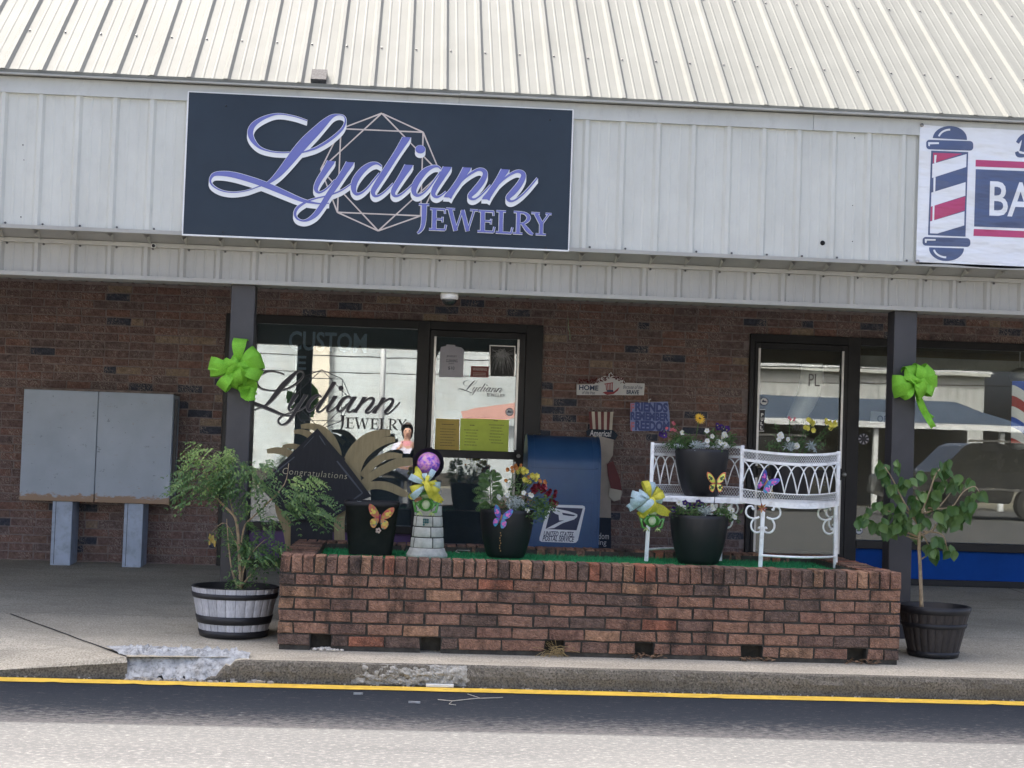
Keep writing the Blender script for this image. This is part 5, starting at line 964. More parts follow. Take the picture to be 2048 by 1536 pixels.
shrub=thing('shrub',(sx,sy,szr-.05),'sprawling feathery leaved shrub with drooping branches in the grey barrel','shrub')
brs=[[(540,1125,12),(536,1000,11),(528,880,10),(520,750,9),(500,650,8),(440,585,7),(365,510,5),(300,440,3)],[(520,1120,6),(480,1000,5),(458,830,4),(445,660,2)],[(545,1110,6),(600,1040,5),(660,970,3)],[(530,900,6),(545,800,5),(570,700,5),(640,630,4),(710,565,3),(800,480,2)],[(545,1100,6),(560,1000,5),(620,880,3),(700,800,2)],[(500,650,4),(470,540,3),(460,400,3),(480,250,2)],[(365,510,4),(300,350,3),(240,200,2)],[(700,570,3),(830,430,3),(860,290,2)],[(535,880,4),(440,690,2),(345,750,2)]]
for b in brs:
    dY=rg.uniform(-.06,.06); q=[Z8(x,y,sy+dY*i/len(b)) for i,(x,y,r) in enumerate(b)]; MB().tube([tuple(v) for v in spline([tuple(p) for p in q],4)],[v[0] for v in spline([(r*.0011,) for x,y,r in b],4)],7).build('branch',M_BARK,shrub)
CL=[(240,185,55,45,14),(330,255,110,70,34),(470,215,60,55,22),(200,330,60,50,12),(170,400,70,70,16),(300,410,140,90,52),(420,430,120,100,52),(520,370,105,95,40),(130,470,35,80,14),(190,555,25,35,6),(420,330,140,80,40),(640,345,90,55,18),(730,290,60,32,12),(700,430,85,38,14),(780,460,50,30,6),(950,400,120,35,24),(900,500,90,80,34),(1000,540,120,90,40),(1060,630,70,55,18),(860,590,60,70,18),(640,540,100,90,22),(710,680,80,38,10),(450,720,50,60,10),(600,780,110,100,40),(700,850,115,85,40),(560,880,80,80,30),(740,940,70,55,16),(600,970,50,60,12),(480,1060,35,45,8),(540,1090,60,30,8),(790,870,40,40,8)]
lf=MB()
for cx,cy,rx,ry,n in CL:
    tip=cy<260 or (cx>850 and cy<440)
    for i in range(int(n*.78)):
        a=rg.uniform(0,6.28); k=math.sqrt(rg.random()); X=cx+rx*k*math.cos(a); Yp=cy+ry*k*math.sin(a); dep=sy+rg.gauss(0,.11)+(-.06 if cy<600 else .02)
        p=Z8(X,Yp,dep); out=Vector(((X-520)/500+rg.uniform(-.6,.6), rg.uniform(-.7,.5), rg.uniform(-.75,.15))).normalized(); L_=rg.uniform(.05,.11); nn=rg.choice((5,6,7)); up_=Vector((rg.uniform(-.3,.3),-.35,1))
        sd_=out.cross(up_).normalized()
        for j in range(nn):
            t=j/(nn-1); q=p+out*(L_*t)-Vector((0,0,.35*L_*t*t)); s_=rg.uniform(.020,.034)*(1-.25*t)
            for sgn_ in (-1,1): lf.leaf(q,(out*.55+sd_*sgn_-Vector((0,0,.25))).normalized(),up_,s_,s_*.46,1 if tip or rg.random()<.12 else 0,fold=.12,droop=.12)
        lf.leaf(p+out*L_-Vector((0,0,.35*L_)),out,up_,.026,.012,0)
lf.build('leaf_mass',[M_LF1,M_LFT],shrub,kind='stuff')
yl_=MB()
for i in range(14): p=Z8(340+rg.uniform(-20,35),770+rg.uniform(-30,60),sy-.05); yl_.leaf(p,Vector((rg.uniform(-.5,.5),rg.uniform(-.3,.3),-1)),Vector((0,-1,.3)),.03,.014)
yl_.build('yellowed_leaves',M_YELL,shrub,kind='stuff')
# small tree in the dark tub
def Z9(x,y,Y): return at(1680+x/3.34,880+y/3.34,Y)
tx_,ty_,tzr,trt,thh=BR; tree=thing('small_tree',(tx_,ty_,tzr-.05),'young potted tree with a bare pale trunk and broad hanging leaves','tree')
tb_=[[(545,1125,15),(540,980,13),(535,850,12),(528,700,12),(530,560,11),(540,500,9)],[(530,650,7),(400,605,5),(290,590,4),(160,540,3)],[(528,665,6),(440,640,4),(380,600,3)],[(520,560,8),(430,420,6),(350,260,4),(300,180,3)],[(540,505,8),(600,340,6),(640,230,4),(690,170,3)],[(560,490,7),(650,455,5),(725,370,4),(760,310,3)],[(590,455,6),(740,450,5),(820,350,4),(900,310,3),(940,370,2)],[(545,620,6),(590,700,4),(600,760,3)],[(560,610,6),(680,630,4),(715,720,3),(735,770,2)],[(545,795,5),(580,770,3)],[(520,560,6),(430,470,5),(340,480,4),(270,440,3)],[(535,640,6),(620,600,5),(640,560,4)]]
for i,b in enumerate(tb_):
    dY=rg.uniform(-.12,.12) if i else 0; q=[Z9(x,y,ty_+dY*k/len(b)) for k,(x,y,r) in enumerate(b)]; MB().tube([tuple(v) for v in spline([tuple(p) for p in q],4)],[v[0] for v in spline([(r*.00092,) for x,y,r in b],4)],8).build('trunk' if i==0 else 'branch',M_BARK,tree)
LVS=[(270,180),(310,195),(365,205),(320,265),(305,305),(335,365),(390,325),(425,305),(440,295),(385,395),(415,455),(495,280),(515,245),(530,385),(480,415),(500,365),(550,375),(620,385),(640,235),(665,170),(710,175),(700,220),(670,315),(680,345),(640,365),(775,295),(750,325),(800,262),(850,305),(895,320),(940,375),(890,385),(890,445),(825,445),(830,475),(850,515),(720,475),(700,495),(770,515),(740,535),(660,505),(670,555),(660,595),(690,575),(790,575),(270,445),(305,465),(250,450),(140,535),(180,485),(170,555),(185,525),(240,585),(210,595),(290,605),(330,635),(310,615),(380,555),(430,555),(400,545),(450,555),(420,615),(400,595),(445,585),(370,575),(520,645),(640,685),(650,675),(600,735),(640,755),(605,765),(700,735),(735,775),(620,785),(590,735),(620,445),(560,555),(590,465),(480,465),(500,495),(350,330),(300,230),(560,430),(600,420),(520,440),(640,430),(810,540),(760,560),(730,510),(860,470),(870,410),(460,590),(490,620),(340,600),(410,520)]
lms=[]
for k in range(5):
    mb=MB(); W_=.046; Ln=.062; cols=4; vs=[]
    prof_=[(0,.0),(.12,.62),(.30,1.0),(.5,.95),(.72,.62),(.88,.28),(1,.0)]
    for t,wd_ in prof_:
        for s_ in (-1,-.5,0,.5,1): vs.append((s_*wd_*W_/2,-abs(s_)*wd_*.008*(1+.4*k)+.010*math.sin(t*3)*(.5+.25*k)+rg.uniform(-.0012,.0012),-t*Ln))
    mb.add(vs,[(i*5+j,i*5+j+1,(i+1)*5+j+1,(i+1)*5+j) for i in range(6) for j in range(4)],0,True); me=bpy.data.meshes.new('leaf'); me.from_pydata([tuple(p) for p in mb.v],[],mb.f); me.materials.append(M_LF2); me.polygons.foreach_set('use_smooth',[True]*len(me.polygons)); lms.append(me)
for i,(x,y) in enumerate(LVS+[(x+rg.gauss(0,26),y+rg.gauss(0,22)) for x,y in LVS[::2]]):
    for rep in range(2 if i%2==0 else 1):
        o=bpy.data.objects.new('leaf',lms[rg.randrange(5)]); dep=ty_+rg.uniform(-.13,.13); p=Z9(x+rep*rg.uniform(-26,26),y-34+rep*rg.uniform(-20,20),dep); o.location=p-origin(tree); sc_=rg.uniform(.95,1.5); o.scale=(sc_,sc_,sc_); o.rotation_euler=(rg.uniform(-.75,.35),rg.uniform(-.7,.7),rg.uniform(-.9,.9)); o.parent=tree; COL.objects.link(o)
# ================================================================ potted flowers
def petals(n,L_,W_,cup,mesh_m,centre=None,rows=1):
    mb=MB()
    for r in range(rows):
        for k in range(n):
            a=2*math.pi*(k+.5*r)/n; d=Vector((math.cos(a),-cup-.25*r,math.sin(a))).normalized(); mb.leaf(Vector((0,-.002*r,0)),d,Vector((0,-1,0)),L_*(1-.2*r),W_,0,fold=.10,droop=-.1)
    if centre: mb.lathe([(.001,-.003),(L_*.22,0),(.001,.004)],(0,-.006,0),8,1)
    me=bpy.data.meshes.new('flower'); me.from_pydata([tuple(p) for p in mb.v],[],mb.f)
    for m in mesh_m: me.materials.append(m)
    me.polygons.foreach_set('material_index',mb.m); me.polygons.foreach_set('use_smooth',mb.sm); return me
fm=lambda n,c,c2=None: leafmat('petal_'+n,c,c2 or tuple(min(1,x*1.25) for x in c),.6,.3)
P_Y=fm('yellow',(.72,.62,.10),(.85,.80,.22)); P_O=fm('orange',(.62,.22,.06),(.70,.38,.14)); P_R=fm('crimson',(.13,.010,.022),(.24,.022,.040)); P_W=fm('white',(.72,.72,.66),(.82,.82,.78)); P_V=fm('violet',(.035,.012,.11),(.075,.02,.17)); P_K=fm('pink',(.62,.13,.17),(.70,.25,.26)); P_G=fm('gold',(.74,.40,.02),(.80,.50,.05)); P_C=mat('flower_eye',(.12,.07,.02),.8)
FLM={'y':petals(6,.025,.022,.7,[P_Y],rows=2),'o':petals(6,.021,.018,.7,[P_O],rows=2),'r':petals(6,.023,.020,.7,[P_R],rows=2),'w':petals(5,.024,.026,.25,[P_W,P_Y],True),'v':petals(5,.024,.026,.2,[P_V,P_Y],True),'k':petals(5,.016,.014,.5,[P_K],rows=2),'g':petals(16,.042,.009,.05,[P_G,P_C],True)}
def flower(kind,p,par,s=1.0,ang=None):
    o=bpy.data.objects.new('flower',FLM[kind]); o.location=Vector(p)-origin(par); o.scale=(s,s,s); o.rotation_euler=(rg.uniform(-.5,.3),rg.uniform(0,3),rg.uniform(-.6,.6)) if ang is None else ang; o.parent=par; COL.objects.link(o)
def stems(par,base,tops,m=M_LF3,leaf=(.03,.008),nl=10,name='stems'):
    mb=MB()
    for tpt in tops:
        b=Vector(base)+Vector((rg.uniform(-.04,.04),rg.uniform(-.04,.04),0)); tpt=Vector(tpt); mid=(b+tpt)/2+Vector((rg.uniform(-.012,.012),0,.01)); path=spline([tuple(b),tuple(mid),tuple(tpt)],5); mb.tube(path,.0022,5,cap=False)
        for j in range(nl):
            q=Vector(path[rg.randrange(1,len(path))]); mb.leaf(q,Vector((rg.uniform(-1,1),rg.uniform(-1,.6),rg.uniform(-.1,.7))),Vector((0,-.4,1)),leaf[0]*rg.uniform(.7,1.2),leaf[1]*rg.uniform(.8,1.2),0,droop=.15)
    return mb.build(name,m,par,kind='stuff')
def clump(par,pts,m,L_,W_,n,spread,name='foliage',down=.1):
    mb=MB()
    for p in pts:
        for i in range(n):
            q=Vector(p)+Vector((rg.gauss(0,spread),rg.gauss(0,spread),rg.gauss(0,spread*.7))); mb.leaf(q,Vector((rg.uniform(-1,1),rg.uniform(-1,.5),rg.uniform(-.5-down,.8))),Vector((rg.uniform(-.4,.4),-.5,.8)),L_*rg.uniform(.7,1.3),W_*rg.uniform(.7,1.2),0,droop=.12)
    return mb.build(name,m,par,kind='stuff')
def planted(name,key,label,cat): cx,Yc,zt,rt=POTS[key]; return thing(name,(cx,Yc,zt-.04),label,cat)
# pot A
ZA=lambda x,y,d=0: at(780+x/5.69,860+y/5.69,POTS['A'][1]+d); baseA=(POTS['A'][0],POTS['A'][1],POTS['A'][2]-.04)
fr_=planted('fern_plant','A','tall feathery green plant at the left of the pot by the mailbox','plant'); mb=MB(); mb.tube([tuple(ZA(1160,950)),tuple(ZA(1145,750)),tuple(ZA(1140,500))],.003,5)
for k,(x0,y0,x1,y1_) in enumerate([(1140,560,1015,540),(1140,560,1265,530),(1140,520,1090,500),(1140,520,1190,505),(1142,640,1010,600),(1142,640,1270,650),(1145,720,945,690),(1145,700,1300,690),(1148,780,950,800),(1148,760,1290,720),(1150,850,985,910),(1150,820,1250,800),(1145,600,1060,640),(1148,880,1040,860)]):
    a=ZA(x0,y0,-.02); b=ZA(x1,y1_,rg.uniform(-.12,.05)); ax_=(b-a); n_=9; sd_=Vector((-ax_.z,0,ax_.x)).normalized()
    mb.tube([tuple(a),tuple((a+b)/2+Vector((0,0,.006))),tuple(b)],.0013,4,cap=False)
    for j in range(1,n_+1):
        t=j/n_; q=a.lerp(b,t)+Vector((0,0,.006*4*t*(1-t))); ll=.030*math.sin(math.pi*(.15+.8*t))+.006
        for s_ in (-1,1): mb.leaf(q,(ax_.normalized()*.7+sd_*s_).normalized(),Vector((0,-1,.3)),ll,ll*.36)
mb.build('fronds',M_LF3,fr_,kind='stuff')
ys=planted('snapdragon','A','yellow and orange snapdragons rising at the back of the pot by the mailbox','flowers'); F1=[(1480,440,'y'),(1525,450,'y'),(1500,490,'y'),(1440,470,'y'),(1470,480,'y'),(1545,470,'y'),(1620,540,'y'),(1655,560,'y'),(1550,575,'y'),(1665,530,'y'),(1600,520,'y'),(1610,510,'y'),(1530,560,'y'),(1410,405,'o'),(1350,450,'o'),(1390,470,'o'),(1475,398,'o'),(1320,578,'o'),(1575,530,'o'),(1775,590,'o'),(1430,430,'o'),(1395,430,'o'),(1760,605,'o'),(1700,585,'o'),(1590,600,'y')]
for x,y,k in F1: flower(k,ZA(x,y,rg.uniform(-.05,.06)),ys,rg.uniform(.8,1.15))
stems(ys,baseA,[ZA(1400,440,.03),ZA(1490,450,.0),ZA(1540,480,.04),ZA(1620,550,.0),ZA(1660,560,.03),ZA(1330,590,-.02),ZA(1760,610,.0),ZA(1560,600,-.03)],nl=22)
rs=planted('snapdragon','A','dark red snapdragons spilling over the right of the pot by the mailbox','flowers')
for x,y in [(1640,640),(1680,615),(1700,660),(1740,640),(1760,690),(1800,720),(1660,680),(1720,700),(1845,800),(1865,750),(1870,705),(1885,830),(1830,840),(1855,865),(1620,670),(1690,640),(1780,745),(1735,665),(1810,690),(1860,820),(1640,700)]: flower('r',ZA(x,y,rg.uniform(-.10,.0)),rs,rg.uniform(.8,1.15))
for x,y in [(1780,660),(1890,850),(1770,640)]: flower('k',ZA(x,y,-.06),rs,.8)
stems(rs,baseA,[ZA(1680,660,-.06),ZA(1740,680,-.06),ZA(1840,760,-.1),ZA(1870,840,-.12)],nl=16); clump(rs,[ZA(1700,800,-.08),ZA(1760,860,-.1),ZA(1680,900,-.1),ZA(1740,940,-.14),ZA(1820,900,-.12),ZA(1660,980,-.14),ZA(1640,850,-.08)],M_LF3,.030,.010,46,.024)
wm_=planted('petunia','A','small white petunias low in the pot by the mailbox','flowers')
for x,y in [(1225,755),(1240,770),(1330,742),(1600,735),(1615,745),(1562,912),(1350,625),(1520,715)]: flower('w',ZA(x,y,-.12),wm_,.75)
clump(wm_,[ZA(1240,830,-.1),ZA(1330,860,-.1),ZA(1200,860,-.08),ZA(1520,860,-.1),ZA(1480,740,-.05),ZA(1440,650,0)],M_LF3,.026,.010,34,.022); clump(wm_,[ZA(1250,850,-.12),ZA(1510,760,-.1),ZA(1560,830,-.1)],M_DRY,.026,.008,26,.018,'dry_stems')
dm_=planted('dusty_miller','A','silvery dusty miller tuft in the middle of the pot by the mailbox','plant'); clump(dm_,[ZA(1400,850,-.13),ZA(1450,820,-.13),ZA(1430,790,-.12),ZA(1390,880,-.13),ZA(1480,840,-.13)],M_SILV,.032,.006,34,.014)
# pot B on the bench
ZBp=lambda k: (lambda x,y,d=0: at(1240+x/4.389,800+y/4.389,POTS[k][1]+d)); B_=ZBp('B'); baseB=(POTS['B'][0],POTS['B'][1],POTS['B'][2]-.04)
dz=planted('daisy','B','single golden daisy standing tall in the upper pot','flower'); flower('g',B_(698,165,-.03),dz,1.0,(-.35,.3,.2)); flower('g',B_(690,160,-.022),dz,.8,(-.9,.9,.0)); MB().tube([tuple(B_(650,420)),tuple(B_(672,300)),tuple(B_(695,170,-.02))],.003,6).build('stem',M_LF3,dz); clump(dz,[B_(640,400,-.03),B_(600,390,-.04)],M_LF3,.035,.010,26,.02)
pv=planted('pansy','B','dark violet pansies at both sides of the upper pot','flowers')
for x,y in [(380,290),(390,310),(365,300),(865,240),(905,255),(930,262),(850,225),(890,240),(940,250)]: flower('v',B_(x,y,rg.uniform(-.06,.04)),pv,.95)
stems(pv,baseB,[B_(385,300),B_(870,245),B_(920,260),B_(440,300)],nl=16)
pk=planted('pink_flower','B','two salmon pink blossoms at the left of the upper pot','flowers')
for x,y in [(465,200),(472,212),(462,258),(480,265),(450,262),(410,250)]: flower('k',B_(x,y),pk,.85)
stems(pk,baseB,[B_(465,215),B_(463,265)],nl=14); clump(pk,[B_(480,350),B_(540,340,-.04),B_(590,350,-.06),B_(530,390,-.08),B_(450,390,-.03),B_(620,370,-.04)],M_LF3,.030,.009,44,.022)
pw=planted('petunia','B','white petunias at the right of the upper pot','flowers')
for x,y in [(765,270),(905,305),(925,315),(915,295),(862,362),(880,375),(850,380),(765,360),(760,378),(920,390),(935,400),(550,285),(815,318),(890,330),(905,410)]: flower('w',B_(x,y,rg.uniform(-.12,-.02)),pw,.8)
clump(pw,[B_(820,370,-.05),B_(900,370,-.06),B_(960,360,0),B_(980,330,0),B_(740,380,-.06),B_(860,410,-.1),B_(800,300,0)],M_LF3,.028,.011,34,.022)
dB=planted('dusty_miller','B','silvery dusty miller at the front of the upper pot','plant'); clump(dB,[B_(690,395,-.12),B_(720,405,-.12),B_(670,410,-.12)],M_SILV,.030,.008,34,.012)
# pot C below it
C_=ZBp('C'); cv=planted('pansy','C','dark violet pansies at the back left of the lower pot','flowers')
for x,y in [(570,905),(595,920),(610,930),(580,940),(690,900),(710,915),(700,925),(490,965),(500,985),(475,960),(640,930)]: flower('v',C_(x,y,rg.uniform(-.06,.06)),cv,.95)
clump(cv,[C_(540,950),C_(600,960),C_(690,950),C_(500,990,-.04),C_(560,985,-.08)],M_LF3,.03,.012,28,.02)
cw=planted('petunia','C','white petunias trailing over the right rim of the lower pot','flowers')
for x,y in [(805,930),(825,945),(810,960),(835,930),(965,955),(985,970),(970,1000),(990,1020),(975,1035),(960,1020),(515,900),(560,945),(530,915),(1005,1030)]: flower('w',C_(x,y,rg.uniform(-.14,-.06)),cw,.82)
clump(cw,[C_(900,970,-.06),C_(930,990,-.08),C_(860,985,-.1),C_(640,980,-.08),C_(680,990,-.1),C_(1000,1040,-.06)],M_LF3,.032,.015,26,.02)
dC=planted('dusty_miller','C','silvery dusty miller in the middle of the lower pot','plant'); clump(dC,[C_(740,985,-.13),C_(765,1000,-.13),C_(750,970,-.12)],M_SILV,.032,.008,34,.012)
# pot D behind the lattice back
D_=ZBp('D'); baseD=(POTS['D'][0],POTS['D'][1],POTS['D'][2]-.04); dy_=planted('snapdragon','D','pale yellow snapdragons above the right lattice of the bench','flowers')
for x,y in [(1640,235),(1670,190),(1690,200),(1655,180),(1680,210),(1640,250),(1690,265),(1830,195),(1860,230),(1800,178),(1870,190),(1845,215),(1880,215),(1810,200),(1855,250),(1620,240)]: flower('y',D_(x,y,rg.uniform(-.04,.04)),dy_,rg.uniform(.8,1.1))
stems(dy_,baseD,[D_(1640,250),D_(1680,210),D_(1835,220),D_(1860,250),D_(1790,330),D_(1600,330)],nl=26,leaf=(.034,.007))
dp_=planted('snapdragon','D','peach snapdragon stalks at the left behind the right lattice','flowers')
for x,y in [(1485,155),(1500,170),(1525,175),(1475,165),(1530,160)]: flower('k',D_(x,y,rg.uniform(-.03,.03)),dp_,.7)
stems(dp_,baseD,[D_(1490,175),D_(1365,235),D_(1350,300),D_(1440,300),D_(1520,330)],nl=26,leaf=(.034,.007))
dw=planted('petunia','D','white petunias low behind the right lattice of the bench','flowers')
for x,y in [(1400,310),(1420,320),(1410,300),(1470,345),(1550,395),(1560,410),(1545,410),(1395,345)]: flower('w',D_(x,y,-.06),dw,.8)
clump(dw,[D_(1360,400),D_(1420,390),D_(1600,400),D_(1760,390),D_(1330,410),D_(1520,400)],M_LF3,.03,.009,28,.022); dD=planted('dusty_miller','D','silvery dusty miller behind the right lattice of the bench','plant'); clump(dD,[D_(1490,405,-.06),D_(1500,420,-.06),D_(1680,405,-.06),D_(1690,420,-.06)],M_SILV,.030,.008,30,.012)
clump(planted('sprout','S','few grey sprouts left in the square black pot','plant'),[at(718,1006,POTS['S'][1]-.1)],M_SILV,.02,.007,12,.006)
# ================================================================ bows
def fabric(name,c,check=None):
    m,nt,P,N,L=nodes(name); g=N.new('ShaderNodeNewGeometry'); v=g.outputs['Position']; n=noise_n(N,L,v,180,2,.5); k=ramp(N,[(.3,tuple(x*.78 for x in c)),(.7,tuple(min(1,x*1.12) for x in c))]); L(n.outputs[0],k.inputs[0]); P.inputs['Roughness'].default_value=.75; L(k.outputs[0],P.inputs['Base Color']); t_=N.new('ShaderNodeBsdfTranslucent'); L(k.outputs[0],t_.inputs[0]); mx=N.new('ShaderNodeMixShader'); mx.inputs[0].default_value=.18; L(P.outputs[0],mx.inputs[1]); L(t_.outputs[0],mx.inputs[2]); L(mx.outputs[0],N['Material Output'].inputs[0]); add_bump(N,L,P,n.outputs[0],.4,.002); return m
M_LIMEF=fabric('lime_mesh',(.24,.60,.045)); M_YELF=fabric('yellow_ribbon',(.72,.66,.08)); M_BLUF=fabric('pale_blue_ribbon',(.50,.66,.70))
def loop(par,c,ang,r,wd_,m,bulge,twist=0,off=0,phi=0):
    wd_*=.62; bulge*=1.5; e=Vector((math.cos(ang)*math.cos(phi),-math.sin(phi),math.sin(ang)*math.cos(phi))); wv=Vector((-math.sin(ang),0,math.cos(ang))); nb=e.cross(wv); nb=nb if nb.y<0 else -nb; wv=wv*math.cos(twist)+nb*math.sin(twist); mb=MB(); vs=[]; n=22
    for i in range(n+1):
        t=i/n; u=(1-math.cos(2*math.pi*t))/2; p=Vector(c)+e*(r*u**.8)+nb*(bulge*math.sin(2*math.pi*t)*.5+.012*noise.noise((t*4,ang*3,1)))+Vector((0,-off,0)); hw=wd_*(.16+.84*min(1,u*1.5)**.8)/2
        for s_ in (-1,-.33,.33,1): vs.append(tuple(p+wv*(hw*s_)+Vector((0,-1,0))*(.008*(1-s_*s_)*(1 if t<.5 else -1)+.003*math.sin(s_*5+t*9))))
    mb.add(vs,[(i*4+j,i*4+j+1,(i+1)*4+j+1,(i+1)*4+j) for i in range(n) for j in range(3)],0,True); mb.build('loop',m,par)
def tail(par,pts,wd_,m,Y,notch=True):
    q=spline(pts,6); mb=MB(); vs=[]; n=len(q)
    for i,(x,y,wv) in enumerate(q):
        p=at(x,y,Y-.02-.02*math.sin(i*.55)); a=q[max(0,i-1)]; b=q[min(n-1,i+1)]; tx0,ty0=b[0]-a[0],b[1]-a[1]; l=math.hypot(tx0,ty0) or 1; nx,ny=-ty0/l,tx0/l
        for s_ in (-1,0,1):
            w2=wv*wd_/2*s_; pp_=at(x+nx*w2,y+ny*w2,Y-.02-.022*math.sin(i*.55)+.01*s_*math.cos(i*.7))
            if i==n-1 and s_==0 and notch: pp_=at(a[0]-tx0*1.2,a[1]-ty0*1.2,Y-.02)
            vs.append(tuple(pp_))
    mb.add(vs,[(i*3+j,i*3+j+1,(i+1)*3+j+1,(i+1)*3+j) for i in range(n-1) for j in range(2)],0,True); mb.build('tail',m,par)
def bow(name,px,py,Y,label,loops,tails,mk,group=None):
    c=at(px,py,Y); t_=thing(name,tuple(c),label,'bow',group); k=Y/F_PX
    for i,(ang,r,wd_,m,tw_) in enumerate(loops):
        ang+=random.Random(i*7+px).uniform(-6,6); r*=random.Random(i*3+px).uniform(.8,.98); loop(t_,c,RAD(ang),r*k,wd_*k,m,r*k*.75,tw_*1.8,off=.02+.004*i,phi=(.0,.12,.05,.2,.0,.15,.08,.25,.8,.6,.7,.9,.75,.5)[i%14])
    for pts,wd_,m in tails: tail(t_,pts,wd_,m,Y)
    MB().lathe([(.001,-.012),(.012,-.006),(.014,.004),(.001,.012)],(c.x,c.y-.03,c.z),12).build('knot',mk,t_); return t_
G=M_LIMEF
bow('ribbon_bow',478,738,YL-.02,'lime green mesh bow on the left porch post',[(82,62,44,G,.15),(52,56,42,G,-.2),(15,56,46,G,.25),(-12,50,44,G,-.3),(168,60,46,G,.2),(192,58,44,G,-.25),(226,56,42,G,.2),(250,48,40,G,-.3),(115,34,40,G,.5),(-50,40,40,G,.4),(150,40,40,G,-.4),(30,36,38,G,.5),(205,36,38,G,-.5),(-85,36,36,G,.3)],[([(482,752,.6),(500,770,1),(494,786,1),(512,788,.8)],30,G),([(478,752,.5),(488,774,1),(506,796,.9)],26,G)],G,'lime bows')
bow('ribbon_bow',1822,768,YL-.02,'lime green mesh bow with a long tail on the right porch post',[(98,40,44,G,.2),(45,52,42,G,-.2),(12,54,44,G,.25),(-20,50,42,G,-.3),(172,48,44,G,.2),(200,50,44,G,-.25),(232,40,40,G,.3),(72,46,40,G,-.4),(-62,38,40,G,.3),(132,36,38,G,.45),(-40,36,36,G,-.4),(20,34,36,G,.5),(150,32,36,G,-.5)],[([(1832,778,.5),(1842,808,.9),(1856,836,.8),(1868,856,.7)],16,G),([(1836,790,.6),(1846,820,.8),(1866,838,.7)],14,G)],G,'lime bows')
Yl,Bl=M_YELF,M_BLUF
bow('ribbon_bow',852,968,LY-.14,'yellow and pale blue bow tied to the lighthouse ornament',[(60,34,20,Bl,.2),(100,26,20,Bl,-.3),(130,36,20,Yl,.3),(160,38,22,Bl,-.2),(195,38,22,Yl,.2),(225,42,22,Bl,-.2),(0,34,22,Bl,.3),(-30,36,22,Yl,-.2),(80,22,20,Yl,.5),(150,20,18,Yl,.6),(20,24,20,Yl,.4),(-60,36,22,Yl,.3)],[([(856,974,.5),(870,992,1),(886,1004,.4)],18,Yl),([(842,974,.6),(826,992,1),(818,988,.5)],14,Yl),([(845,962,.5),(836,944,.9),(832,932,.2)],14,Yl)],Yl,'yellow and blue bows')
bow('ribbon_bow',1298,998,9.98,'yellow and pale blue bow tied at the left leg of the bench',[(80,36,24,Bl,.2),(110,40,22,Yl,-.3),(50,34,22,Yl,.3),(25,34,24,Yl,-.2),(165,40,24,Bl,.2),(190,42,24,Bl,-.2),(-5,30,22,Bl,.4),(140,32,22,Bl,.5),(-80,34,22,Yl,.2),(-110,36,22,Yl,-.2),(230,44,22,Bl,.2)],[([(1304,1006,.5),(1322,1020,1),(1340,1028,.5)],20,Yl),([(1294,1006,.5),(1286,1026,1),(1276,1032,.8)],18,Yl),([(1288,1002,.6),(1268,1010,1),(1256,1018,.9)],16,Bl)],Yl,'yellow and blue bows')
# ================================================================ frogs and butterflies
M_FROG=mat('frog_green',(.08,.26,.045),.35,.35,40,coat=.4); M_BELLY=mat('frog_belly',(.48,.55,.34),.4,.1,20); M_FEYE=mat('frog_eye',(.62,.60,.42),.3); M_FOOT=mat('frog_foot',(.42,.50,.18),.4)
def ell(c,r,n=14):
    mb=MB(); vs=[]; m_=8
    for i in range(m_+1):
        th=math.pi*i/m_
        for j in range(n): ph=2*math.pi*j/n; vs.append((c[0]+r[0]*math.sin(th)*math.cos(ph),c[1]+r[1]*math.sin(th)*math.sin(ph),c[2]-r[2]*math.cos(th)))
    mb.add(vs,[(i*n+j,i*n+(j+1)%n,(i+1)*n+(j+1)%n,(i+1)*n+j) for i in range(m_) for j in range(n)],0,True); return mb
def frog(px,py,Y,s,label,extra):
    c=at(px,py,Y); k=Y/F_PX*s; t_=thing('frog_ornament',tuple(c),label,'frog ornament','painted metal frogs'); V=lambda x,z,y=0: (c.x+x*k,c.y+y*k,c.z+z*k)
    b=ell(V(0,-6),(13*k,8*k,14*k)); h=ell(V(0,14),(15*k,8*k,9*k)); b.add(h.v,h.f,0,True)
    for s_ in (-1,1):
        e=ell(V(8*s_,22,-3),(5.5*k,5*k,5.5*k),10); b.add(e.v,e.f,0,True)
        b.tube([V(10*s_,-8),V(24*s_,-2,-2),V(20*s_,-20,-3),V(12*s_,-22,-4)],[5*k,4.5*k,3*k,2*k],8); b.tube([V(9*s_,4,-4),V(17*s_,-6,-6),V(11*s_,-14,-8)],[3.2*k,2.6*k,2*k],8)
    b.build('body',M_FROG,t_); ell(V(0,-6,-3),(9*k,7*k,10*k)).build('belly',M_BELLY,t_); ell(V(0,11,-3),(11*k,6.5*k,5*k)).build('chin',M_BELLY,t_)
    for s_ in (-1,1):
        ell(V(8*s_,22,-6.5),(3.6*k,2.5*k,3.6*k),10).build('eye',M_FEYE,t_); ell(V(8*s_,22,-9),(1.8*k,1*k,2*k),8).build('pupil',M_BLACK,t_); ft=MB()
        for q in (-1,0,1): ft.tube([V(12*s_,-20,-4),V((12+6*q)*s_,-28,-7)],[1.6*k,.9*k],5)
        ft.build('foot',M_FOOT,t_)
    if extra:
        for q in range(7): ell(V(-3+(q%3)*4,-36-(q//3)*5,-2),(2.2*k,2*k,2.6*k),7).build('bead',mat('teal_bead',(.03,.10,.10),.3),t_) if q in (0,) else ell(V(-3+(q%3)*4,-36-(q//3)*5,-2),(2.2*k,2*k,2.6*k),7).build('bead',bpy.data.materials['teal_bead'],t_)
        MB().prism([(c.x-22*k,c.z-2*k),(c.x-8*k,c.z+4*k),(c.x-10*k,c.z+10*k),(c.x-24*k,c.z+4*k)],c.y-9*k,c.y-8*k).build('plate',mat('rust_plate',(.30,.12,.06),.6),t_)
    return t_
